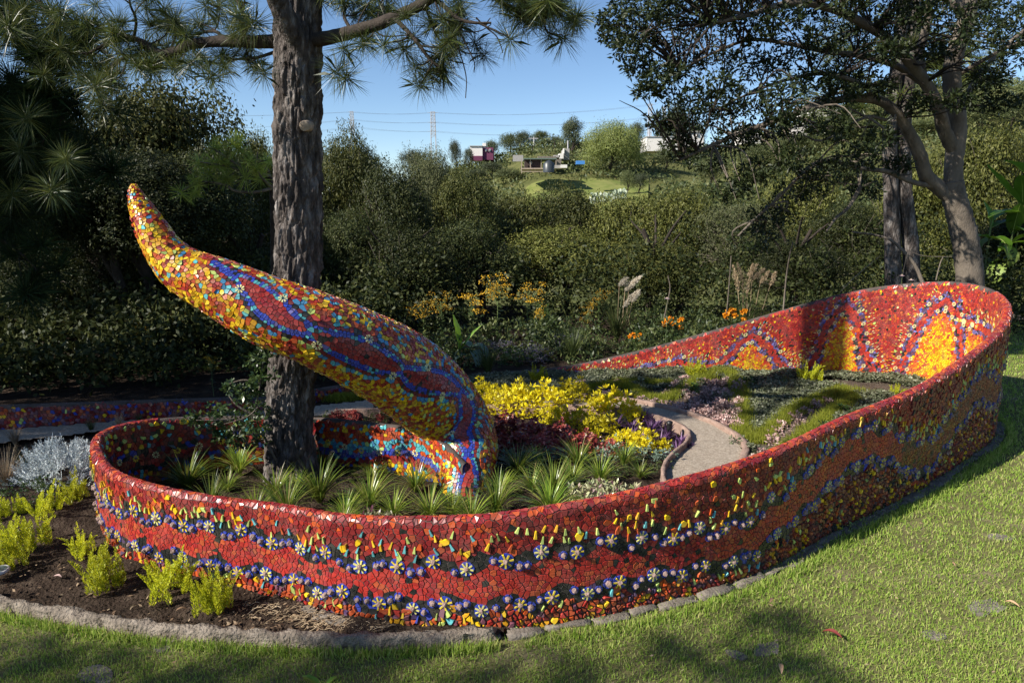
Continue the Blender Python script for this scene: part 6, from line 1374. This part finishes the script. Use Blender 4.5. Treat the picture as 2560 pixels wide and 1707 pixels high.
# pampas plumes
def plume(mb_, p, L, d, r):
    n = 420; t = r.uniform(0, 1, n); ax_ = np.array(p) + np.outer(t * L, d) + np.outer((t ** 2) * L * .25, [d[0] * 2, 0, -.3]); w = .045 * np.sin(PI * np.clip(t * .9 + .08, 0, 1)); C = ax_ + r.normal(size=(n, 3)) * w[:, None] * .6
    A = unit(np.array(d) + r.normal(size=(n, 3)) * .35 + [0.2, 0, -.1]); V, F = leaves(C, A, r.normal(size=(n, 3)), .05, .006); mb_.add(V, F)
def pampas(lb, items, Yd, dry=False):
    o = link('pampas_grass', None, None, (0, 0, 0), label=lb, cat='grass', group='pampas grass clumps'); rr_ = np.random.default_rng(int(items[0][0]))
    for (x, y0_, x1, y1, bx_) in items:
        a, b = atY(x, y0_, Yd), atY(x1, y1, Yd); bse = atY(bx_, y0_ + 200, Yd); mb = MB(); tube(mb, crom([(bse.x, Yd, 0), ((bse.x + a.x) / 2, Yd, a.z * .55), tuple(a)], 4), np.linspace(.008, .005, 9), 5); st = link('stalk', mb.build('stalk', M['straw']), o)
        d = np.array([b.x - a.x, 0, b.z - a.z]); L = np.linalg.norm(d); mb = MB(); plume(mb, a, L, d / L, rr_); link('plume', mb.build('plume', M['straw' if dry else 'plume']), o)
    bse = atY(items[0][4], 900, Yd); link('blades', blade_tuft('blades', 160, 1.0, .010, M['herb'], 9, .55, .8), o, (bse.x, Yd, 0), 0, 1.1)
pampas('clump of three or four pale feathery plumes behind the middle of the far wall', [(1548, 715, 1562, 695, 1540), (1562, 728, 1582, 698, 1550), (1572, 720, 1592, 690, 1560), (1558, 770, 1580, 728, 1550), (1580, 755, 1592, 725, 1560)], 12.4)
pampas('dry brown pampas clump right of the pale plumes', [(1845, 730, 1838, 660, 1850), (1858, 730, 1850, 655, 1850), (1870, 700, 1885, 660, 1862), (1880, 700, 1900, 672, 1866), (1900, 710, 1915, 678, 1870), (1925, 715, 1935, 680, 1880), (1865, 740, 1878, 655, 1860)], 12.6, True)
# leafy herbs and shrubs behind the far wall
HB_ = [bush('garden_shrub', M[m_], .5, .4, .55, 1500, .05, 210 + q, .5) for q, m_ in enumerate(('shrub', 'herb', 'lav', 'herb'))]
for x, top, Y, hw, k, lb in [(1365, 750, 12.6, 45, 0, 'bushy dark green shrub between the yellow flower plants'), (1640, 740, 12.8, 70, 1, 'light green shrub right of the pampas plumes'), (1600, 800, 12, 40, 0, 'dark shrub with red flowers beside the gravel gap'), (1700, 790, 12.6, 60, 1, 'feathery green shrub by the orange marigolds'), (1760, 740, 13.4, 60, 1, 'leafy shrub left of the dry pampas'),
                            (1870, 780, 12.4, 60, 3, 'silvery green shrub at the foot of the dry pampas'), (1960, 740, 13, 60, 1, 'green shrub left of the tree shadow on the wall'), (2030, 715, 13.2, 60, 3, 'shrub just behind the rising wall crest'), (1240, 850, 11.4, 70, 2, 'lavender clump right of the broad upright leaf'), (1330, 880, 11, 70, 2, 'lavender clump below the yellow flower plants'), (1420, 830, 12, 60, 2, 'greyish lavender clump at the centre'),
                            (1090, 850, 11, 60, 0, 'shaded shrub close behind the horn'), (1500, 860, 11.6, 55, 3, 'grey-green herb clump left of the gravel gap'), (1290, 900, 10.8, 60, 0, 'low dark herbs behind the start of the far wall'), (1400, 890, 11.2, 60, 1, 'tangled herbs behind the low far wall'), (1000, 930, 10.6, 60, 0, 'dark low shrub seen under the horn'), (860, 900, 11, 60, 0, 'dark shrub right of the pine trunk'), (590, 950, 10.6, 70, 0, 'shaded shrub behind the sapling'),
                            (480, 930, 10.4, 80, 0, 'shaded shrub behind the low wall, middle'), (330, 940, 10.4, 90, 0, 'shaded shrub under the yellow flower trio'), (180, 940, 10.2, 90, 1, 'shaded leafy shrub behind the low wall at the left'), (60, 900, 10.4, 80, 1, 'brighter shrub behind the low wall at the left edge'), (700, 940, 10.8, 60, 0, 'shaded shrub directly behind the trunk'), (2120, 690, 13.6, 60, 1, 'low shrub behind the wall under the arched stick'), (2220, 680, 14, 60, 0, 'shaded low shrub by the twin trunks'), (2330, 680, 14, 60, 1, 'low shrub behind the wall peak'),
                            (2520, 770, 15.2, 60, 0, 'shrub at the foot of the broad-leaved plants')]:
    a = atY(x, top, Y); s_ = hw / FOC * Y; link('garden_shrub', HB_[k], None, (a.x, Y, 0), gr.uniform(0, 6), (s_ / .5, s_ / .5, max(.3, a.z) / .62), lb, 'shrub', 'shrubs of the back border')
MG = [('stems', bush('stems', M['shrub'], .14, .12, .42, 260, .05, 230, .4))]
rm = np.random.default_rng(4); C = np.array([(rm.uniform(-.16, .16), rm.uniform(-.1, .05), rm.uniform(.36, .5)) for _ in range(9)]); idx = np.repeat(np.arange(9), 40)
V, F = leaves(C[idx] + rm.normal(size=(360, 3)) * .012, unit(rm.normal(size=(360, 3)) + [0, 0, .4]), rm.normal(size=(360, 3)), .04, .028); MG.append(('flower_heads', npmesh('flower_heads', V, F, M['marigold'])))
for x, y, Yd, s_, lb in [(1835, 785, 12.0, 1.25, 'orange marigolds just behind the far wall'), (1680, 805, 11.8, 1.1, 'smaller orange marigolds farther left behind the far wall'), (1585, 855, 11.5, .7, 'few red-orange blooms beside the gravel gap')]:
    a = atY(x, y, Yd); thing('marigold', MG, (a.x, Yd, max(0, a.z - .45 * s_)), 0, s_, lb, 'flower', 'marigolds')
# pink-white daisies over the wall crest
def daisy():
    mb = MB()
    for q in range(12): a = q / 12 * 2 * PI; V, F = leaves(np.array([[0, 0, 0.0]]), np.array([[math.cos(a), math.sin(a), -.15]]), np.array([[0, 0, 1.0]]), .05, .014); mb.add(V, F)
    pt = mb.build('petals', M['pink']); mb = MB(); tube(mb, [(0, 0, -.01), (0, 0, .008), (0, 0, .016)], [.014, .012, .004], 8); ct = mb.build('centre', M['cutwood']); mb = MB(); tube(mb, [(0, 0, 0), (.01, 0, -.4), (0, 0, -.9)], [.003] * 3, 5); return [('stem', mb.build('stem', M['stem'])), ('petals', pt), ('centre', ct)]
D_ = daisy()
for x, y, lb in [(2255, 688, 'pink-white daisy above the wall crest, left of the two'), (2278, 699, 'pink-white daisy above the wall crest, right of the two'), (1668, 745, 'pale daisy behind the marigolds')]:
    a = atY(x, y, 9.9); thing('daisy', D_, tuple(a), 0, 1, lb, 'flower', 'daisies')
# arched stick and canes
for pts, r0_, r1_, lb in [([(2310, 715, 9.9), (2285, 660, 10), (2240, 610, 10.1), (2200, 590, 10.2), (2130, 580, 10.4)], .030, .012, 'thick arched stick rising behind the wall peak'), ([(2212, 720, 10), (2225, 660, 10), (2238, 622, 10)], .008, .006, 'upright cane left of the arched stick'), ([(2252, 715, 10), (2262, 660, 10), (2272, 625, 10)], .008, .006, 'upright cane beside the arched stick'), ([(2340, 700, 10), (2350, 660, 10), (2358, 642, 10)], .009, .007, 'short cane right of the arched stick'),
                            ([(2270, 626, 10), (2310, 640, 10), (2380, 642, 10)], .006, .005, 'thin bowed twig lashed across the canes'), ([(1958, 780, 11.8), (1965, 700, 11.8), (1972, 650, 11.8), (1982, 605, 11.8)], .016, .010, 'slender bare sapling stem rising behind the far wall'), ([(1815, 800, 12), (1822, 720, 12), (1828, 640, 12)], .012, .009, 'slim dark sapling stem left of the dry pampas'), ([(1655, 820, 12), (1668, 760, 12), (1675, 720, 12), (1670, 690, 12)], .014, .010, 'slim leaning sapling stem near the pampas plumes'), ([(2100, 730, 10.6), (2140, 690, 10.8), (2200, 640, 11)], .007, .005, 'thin slanting stick left of the arched stick')]:
    o = link('stick', None, None, (0, 0, 0), label=lb, cat='stick', group='sticks behind the wall'); branch(pts, r0_, r1_, o, 'stem', 7, mat=M['oakbark'])
# bollards by the path, ground light at the left edge
mb = MB(); tube(mb, [(0, 0, 0), (0, 0, .17), (0, 0, .19)], [.028, .028, .031], 14); P1 = mb.build('post', M['metal'], smooth=True); mb = MB(); tube(mb, [(0, 0, .19), (0, 0, .215), (0, 0, .222)], [.034, .034, .02], 14); P2 = mb.build('cap', M['metal'], smooth=True)
for x, y, lb in [(940, 1040, 'short dark bollard light beside the path right of the trunk'), (1672, 1100, 'short dark post among the purple plants')]: p = at(x, y); thing('bollard_light', [('post', P1), ('cap', P2)], (p.x, p.y, .0), 0, 1, lb, 'light')
def ring(R, r_, mat, name, z=0):
    mb = MB(); P = [(R * math.cos(a), R * math.sin(a), z) for a in np.linspace(0, 2 * PI, 28)]; tube(mb, P, r_, 8); return mb.build(name, mat, smooth=True)
mb = MB(); V = [(.05 * math.cos(a), .05 * math.sin(a), .012) for a in np.linspace(0, 2 * PI, 20, endpoint=False)] + [(0, 0, .018)]; mb.add(V, [[q, (q + 1) % 20, 20] for q in range(20)]); p = at(2, 1455)
thing('ground_light', [('rim', ring(.055, .012, M['steel'], 'rim')), ('lens', mb.build('lens', M['glass']))], (p.x, p.y, .09), 0, 1, 'round metal ground light in the soil at the left edge', 'light')
# blurred leaf tip at the bottom edge
p = at(800, 1715); o = link('leaf_sprig', None, None, (p.x, p.y, .004), label='bright green leaf tips at the bottom edge', cat='leaves'); mb = MB(); paddle(mb, (0, 0, 0), (-1, .3, 0), .12, .04, .5, .7); paddle(mb, (.03, 0, 0), (.6, .6, 0), .08, .03, .5, .6); link('leaf', mb.build('leaf', M['canna'], smooth=True), o)

# ================================================================ the far hillside
HC = [crown('crown', M['hill'], 2.5, 2.4, 2.2, 9000, .17, 40, .36, 300 + q) for q in range(2)] + [crown('crown', M['hilldark'], 2.5, 2.4, 2.2, 9000, .17, 40, .34, 310 + q) for q in range(2)]
PEP = crown('crown', M['pepper'], 3.2, 3.0, 3.0, 34000, .17, 40, .30, 320, .3, 0, .9)
EUC = crown('crown', M['hilldark'], 1.6, 1.5, 3.0, 9000, .2, 26, .34, 330, .35, 0, .6)
hr_ = random.Random(77)
def hill_tree(x, top, hw, Y, me, lb, kind='tree', ratio=1.0, R0=2.6, H0=4.5, nm='hill_tree', grp='trees on the far hillside'):
    a = atY(x, top, Y); g0 = float(gz(a.x, Y)); R = hw / FOC * Y; hh = max(1.0, a.z - g0); cb = g0 + hh * (.04 if ratio == 1 else ratio)
    o = link(nm, None, None, (a.x, Y, g0), 0, 1, lb, kind, grp); c = link('crown', me, o, (0, 0, cb - g0), hr_.uniform(0, 6)); c.scale = (R / R0, R / R0, (a.z - cb) / H0); t = link('trunk', TM[1], o, (0, 0, 0)); k = max(.5, hh / 5); t.scale = (k, k, k)
hill_tree(1530, 283, 88, 78, PEP, 'big billowing light-green tree on the hill at the centre right', R0=3.3, H0=6.3)
hill_tree(1432, 282, 27, 92, EUC, 'tall dark eucalyptus left of the big light-green tree', R0=1.7, H0=6.2)
hill_tree(1700, 238, 34, 95, EUC, 'tall thin eucalyptus beside the white wall on the hill', R0=1.7, H0=6.2)
for x, top, hw, Y, k, lb in [(1138, 346, 18, 100, 2, 'small round tree left of the pink-walled house'), (1170, 365, 14, 98, 3, 'tiny dark tree close to the pink-walled house'), (1228, 348, 22, 112, 2, 'flat-topped tree right behind the pink-walled house'), (1275, 330, 30, 115, 0, 'olive tree at the left of the ridge clump'), (1310, 325, 30, 112, 0, 'rounded tree in the ridge clump'), (1352, 322, 26, 115, 1, 'feathery tree in the middle of the ridge clump'), (1372, 350, 30, 105, 3, 'grey-green tree below the ridge clump'), (1392, 340, 24, 112, 2, 'dark tree left of the tall eucalyptus'), (1300, 370, 34, 105, 1, 'brownish shrubby tree on the ridge slope'),
                             (1440, 352, 40, 95, 3, 'blue-green low tree under the tall eucalyptus'), (1230, 405, 34, 88, 2, 'dark low tree left of the shed'), (1190, 420, 30, 86, 3, 'dark low tree on the slope below the pink-walled house'), (1275, 420, 40, 82, 0, 'low green tree left of the shed roof'), (1330, 380, 36, 98, 1, 'tawny bush above the shed'), (1385, 385, 30, 96, 1, 'tawny bush above the stone ruins'), (1590, 300, 24, 95, 2, 'dark tree at the right shoulder of the big light-green tree'), (1660, 305, 28, 100, 2, 'dark tree above the white wall'), (1740, 300, 30, 100, 1, 'olive tree above the white wall, behind the bough'), (1668, 365, 30, 80, 0, 'green bush in front of the white wall'), (1570, 420, 22, 66, 1, 'rusty bush beside the cactus'), (1600, 430, 26, 66, 2, 'dark bush right of the cactus'),
                             (1900, 350, 60, 80, 0, 'olive tree seen under the oak boughs'), (2000, 330, 60, 85, 1, 'sunny tree on the slope under the oak boughs'), (2100, 300, 70, 85, 0, 'sunny tree on the slope behind the curved limb'), (2200, 290, 60, 90, 1, 'sunny tree behind the oak fork'), (2460, 240, 70, 80, 0, 'olive hillside tree right of the oak'), (2540, 235, 60, 82, 1, 'olive hillside tree at the right edge'), (2500, 330, 80, 66, 1, 'lighter hillside tree at the right edge'), (1780, 385, 50, 72, 1, 'pale tree under the white houses'), (1960, 400, 70, 66, 0, 'olive tree lower on the right slope'), (2120, 390, 80, 66, 1, 'pale tree lower on the right slope'), (2330, 300, 80, 80, 0, 'olive tree high on the right slope'), (2260, 230, 60, 105, 2, 'dark ridge tree at the right'), (2420, 200, 60, 110, 2, 'dark ridge tree near the right edge'),
                             (780, 370, 60, 90, 2, 'distant dark trees left below the pylon'), (900, 375, 70, 95, 0, 'distant trees between the first two pylons'), (1040, 370, 50, 100, 2, 'distant trees near the second pylon'), (620, 360, 50, 90, 2, 'distant trees left of the big trunk')]:
    hill_tree(x, top, hw, Y, HC[k], lb)
# scrub clothing the slopes: a mass
n = 120000; yy = rng.uniform(46, 135, n); xx = rng.uniform(-.45, .85, n) * yy; cl = vnoise(xx, yy, .22, 3, 3); mead = (xx / yy > .02) & (xx / yy < .2) & (yy < 74)
ok = (cl > -.12) & ~mead; xx, yy = xx[ok], yy[ok]; n = len(xx); zz = gz(xx, yy) + rng.uniform(0, 1, n) * (.5 + 2.0 * np.clip(vnoise(xx, yy, .22, 3, 3) + .2, 0, 1))
V, F = leaves(np.stack([xx, yy, zz], 1), randdir(n), unit(rng.normal(size=(n, 3)) + [0, 0, .5]), .42, .2); link('hillside_scrub', npmesh('hillside_scrub', V, F, M['hill']), kind='stuff')
mp_ = []
for a in np.linspace(.015, .20, 30): mp_.append((a * 57, 57))
xs = np.linspace(.02, .195, 24); ys = np.linspace(56, 76, 20); A_, Yv = np.meshgrid(xs, ys, indexing='ij'); Xv = A_ * Yv; Zv = gz(Xv, Yv) + .12
i, j = np.meshgrid(np.arange(23), np.arange(19), indexing='ij'); link('meadow', npmesh('meadow', np.stack([Xv, Yv, Zv], -1).reshape(-1, 3), np.stack([i * 20 + j, (i + 1) * 20 + j, (i + 1) * 20 + j + 1, i * 20 + j + 1], -1).reshape(-1, 4), M['meadow'], smooth=True), kind='structure')
def px_box(o, name, x0, y0, x1, y1, Y, depth, mat, rz=0, parent=None):
    a, b = atY(x0, y1, Y), atY(x1, y0, Y); mb = MB(); box(mb, ((a.x + b.x) / 2, Y + depth / 2, (a.z + b.z) / 2), (b.x - a.x, depth, b.z - a.z), rz); return link(name, mb.build(name, mat), parent or o)
# pink and white house
Yb = 100; o = link('house', None, None, (0, 0, 0), label='small white and magenta flat-roofed house on the left of the hill', cat='house')
px_box(o, 'wall', 1175, 366, 1206, 400, Yb, 5, M['white']); px_box(o, 'side_wall', 1206.1, 369, 1233, 400, Yb + .3, 5, M['magenta']); px_box(o, 'roof_tank', 1206, 358, 1215, 366, Yb + 1, 1.6, M['white']); px_box(o, 'parapet', 1174, 364.5, 1207, 366.2, Yb - .15, 5.3, M['grey'])
for x in (1213, 1222): w_ = px_box(o, 'window', x, 373, x + 5, 379, Yb + .2, .2, M['white']); px_box(None, 'pane', x + .8, 374, x + 4.2, 378, Yb + .12, .1, M['glass'], parent=w_)
px_box(o, 'pink_base', 1178, 390, 1206, 402, Yb - .3, .4, M['magenta'])
# dark shed on posts
Yb = 70; o = link('shed', None, None, (0, 0, 0), label='dark wooden shed on posts with a thin roof on the hillside', cat='shed')
px_box(o, 'wall', 1312, 399, 1352, 419, Yb, 3.2, M['darkwood']); px_box(o, 'roof', 1309, 395.5, 1392, 398.5, Yb - .5, 4.4, M['green']); w_ = px_box(o, 'window', 1324, 405, 1330, 411, Yb - .06, .1, M['white']); px_box(None, 'pane', 1325, 406, 1329, 410, Yb - .1, .06, M['glass'], parent=w_)
for x in (1304, 1326, 1353, 1372, 1390): px_box(o, 'post', x - 1, 398.6, x + 1, 434, Yb - .3 - .12 * (x % 3), .2, M['wood'])
px_box(o, 'deck', 1303, 420, 1360, 423.5, Yb - .6, 4, M['wood']); px_box(o, 'rail', 1305, 428, 1358, 430, Yb - .8, .15, M['wood'])
o = link('stone_ruin', None, None, (0, 0, 0), label='rubble stone wall and rocks right behind the shed', cat='ruin'); px_box(o, 'wall', 1366, 399, 1403, 413, 72, 2, M['stone']); px_box(o, 'rubble', 1345, 391, 1390, 396, 78, 4, M['stone']); px_box(o, 'rubble', 1385, 388, 1400, 394, 79, 3, M['grey'])
o = link('block_house', None, None, (0, 0, 0), label='grey concrete block building with a white corner behind the shed', cat='building'); px_box(o, 'wall', 1409, 372, 1424, 400, 80, 4, M['grey']); px_box(o, 'side_wall', 1398, 384, 1408.9, 397, 79, 4, M['white']); px_box(o, 'chimney', 1408, 371, 1411, 384, 79.5, .5, M['white'])
o = link('low_wall', None, None, (0, 0, 0), label='low pale wall left of the shed on the slope', cat='wall'); px_box(o, 'wall', 1282, 388, 1308, 404, 84, .4, M['grey'])
o = link('low_building', None, None, (0, 0, 0), label='low building with pale base right of the shed', cat='building'); px_box(o, 'wall', 1368, 413, 1418, 421, 68, 2, M['grey']); px_box(o, 'base', 1402, 412, 1418, 420, 67.7, .25, M['white'])
mb = MB(); a = atY(1372, 418, 67); tube(mb, [(a.x, 67, a.z - .5), (a.x, 67, a.z + .3), (a.x, 67, a.z + .55)], [.55, .55, .25], 14); link('water_tank', mb.build('water_tank', M['black'], smooth=True), None, None, 0, 1, 'round black water tank beside the shed', 'tank')
o = link('blue_canopy', None, None, (0, 0, 0), label='bright blue plastic sheet under the big light-green tree', cat='canopy'); px_box(o, 'sheet', 1441, 402, 1462, 411, 66, .8, M['bluep'])
# white walls and houses on the right
o = link('white_building', None, None, (0, 0, 0), label='long white wall of a building on the ridge right of the big light-green tree', cat='building'); px_box(o, 'wall', 1616, 343, 1700, 378, 86, 4, M['white']); px_box(o, 'parapet', 1616, 341.2, 1702, 342.9, 85.9, 4.2, M['grey'])
for k, (x0, y0, x1, y1, Y, m_, lb) in enumerate([(1708, 330, 1760, 352, 90, 'white', 'long white house half hidden by the oak bough'), (1860, 318, 1905, 345, 92, 'white', 'white house with dark window under the boughs'), (2020, 262, 2075, 278, 105, 'white', 'white house high on the ridge, left of the two'), (2090, 268, 2150, 285, 104, 'white', 'white house high on the ridge, right of the two'), (2010, 310, 2040, 330, 92, 'grey', 'small grey house on the slope under the boughs')]):
    o = link('house', None, None, (0, 0, 0), label=lb, cat='house', group='houses on the ridge'); px_box(o, 'wall', x0, y0, x1, y1 + 14, Y, 5, M[m_]); px_box(o, 'parapet', x0 - 1, y0 - 2, x1 + 1, y0 - .1, Y - .2, 5.4, M['grey'])
    for q in range(2): x = x0 + (x1 - x0) * (.25 + .4 * q); w_ = px_box(o, 'window', x, y0 + 5, x + 6, y0 + 12, Y - .1, .2, M['grey']); px_box(None, 'pane', x + 1, y0 + 6, x + 5, y0 + 11, Y - .16, .1, M['glass'], parent=w_)
# prickly pear patch
mb = MB(); a = atY(1515, 440, 62)
for k in range(230):
    x = a.x + hr_.uniform(-1.4, 1.9); Yc = 62 + hr_.uniform(-.6, .6); z = float(gz(x, Yc)) + hr_.uniform(.0, .95); s_ = hr_.uniform(.08, .14); an = hr_.uniform(0, PI)
    V = [(x + s_ * math.cos(t) * math.cos(an), Yc + s_ * math.cos(t) * math.sin(an), z + s_ * 1.3 * math.sin(t)) for t in np.linspace(0, 2 * PI, 9)[:-1]]; mb.add(V, [list(range(8))])
link('prickly_pear', mb.build('prickly_pear', M['cactus']), None, None, 0, 1, 'pale prickly pear patch on the sunny meadow edge', 'cactus')
# utility poles
for x, y0, y1, Y, lb in [(1420, 352, 395, 85, 'thin pale pole beside the block building'), (1335, 343, 375, 105, 'small utility pole with crossbars in the ridge trees'), (1623, 322, 350, 88, 'thin pole in front of the white wall')]:
    a, b = atY(x, y1, Y), atY(x, y0, Y); mb = MB(); tube(mb, [tuple(a), tuple(b)], [.12, .09], 6); o = link('utility_pole', None, None, (0, 0, 0), label=lb, cat='pole', group='poles on the hill'); link('pole', mb.build('pole', M['steel']), o)
    if x == 1335:
        for q in (0, 1): mb = MB(); box(mb, (b.x, Y, b.z - .2 - .7 * q), (1.6, .12, .12)); link('crossarm', mb.build('crossarm', M['steel']), o)
# lattice pylons with wires
def pylon(x, top, bot, Y, hw, lb):
    a = atY(x, top, Y); g = atY(x, bot, Y); w = hw / FOC * Y; H = a.z - g.z; o = link('pylon', None, None, (a.x, Y, g.z), label=lb, cat='pylon', group='lattice pylons'); mb = MB(); t = w * .10; n = 7
    for sx in (-1, 1):
        for sy in (-1, 1): tube(mb, [(sx * w * 1.25, sy * w, -30), (sx * w, sy * w, 0), (sx * w * .8, sy * w * .8, H)], [t] * 3, 4)
    for k in range(n):
        z0_, z1_ = H * k / n, H * (k + 1) / n; s0, s1 = w * (1 - .2 * k / n), w * (1 - .2 * (k + 1) / n)
        for sy in (-1, 1): tube(mb, [(-s0, sy * s0, z0_), (s1, sy * s1, z1_)], [t * .7] * 2, 3); tube(mb, [(s0, sy * s0, z0_), (-s1, sy * s1, z1_)], [t * .7] * 2, 3); tube(mb, [(-s1, sy * s1, z1_), (s1, sy * s1, z1_)], [t * .7] * 2, 3)
    link('tower', mb.build('tower', M['steel']), o); arms = []
    for q, zf in enumerate((.97, .6, .25)):
        mb = MB(); tube(mb, [(-w * 2.4, 0, H * zf), (w * 2.4, 0, H * zf)], [t * .6] * 2, 4); link('crossarm', mb.build('crossarm', M['steel']), o); arms.append((a.x, Y, g.z + H * zf, w * 2.4))
    return arms
A1 = pylon(879, 279, 330, 420, 4.2, 'leftmost lattice pylon just right of the big trunk'); A2 = pylon(1082, 280, 345, 420, 5.6, 'second lattice pylon standing alone against the sky'); A3 = pylon(1626, 260, 345, 380, 4.6, 'lattice pylon with side arms right of the big light-green tree'); A4 = pylon(1661, 268, 340, 440, 4.0, 'fainter lattice pylon farthest right')
pc = [None] * 6; L0 = []
for q in range(3):
    for s_ in (-1, 1):
        pts = [(-420, 460, 34 + 18 * (2 - q) + s_)] + [(A[q][0] + s_ * A[q][3], A[q][1], A[q][2]) for A in (A1, A2, A3)] + [(250, 330, 120 + 20 * (2 - q))]
        mb = MB()
        for a, b in zip(pts[:-1], pts[1:]):
            a, b = np.array(a, float), np.array(b, float); t = np.linspace(0, 1, 14)[:, None]; P = a + (b - a) * t; P[:, 2] -= (4 * t * (1 - t))[:, 0] * np.linalg.norm(b - a) * .022; tube(mb, P, .045, 3)
        link('power_line', mb.build('power_line', M['wire']), None, None, 0, 1, 'thin %s power line on the %s side of the lattice pylons' % (('highest', 'middle', 'lowest')[q], 'near' if s_ > 0 else 'far'), 'power line', 'power lines')

for o in bpy.data.objects:
    n_ = o.name.split('.')[0]
    if n_ in ('flower_heads', 'foliage', 'petals', 'leaves', 'crown', 'needle_tuft_mass', 'blades', 'stems') and o.parent: o['kind'] = 'stuff'
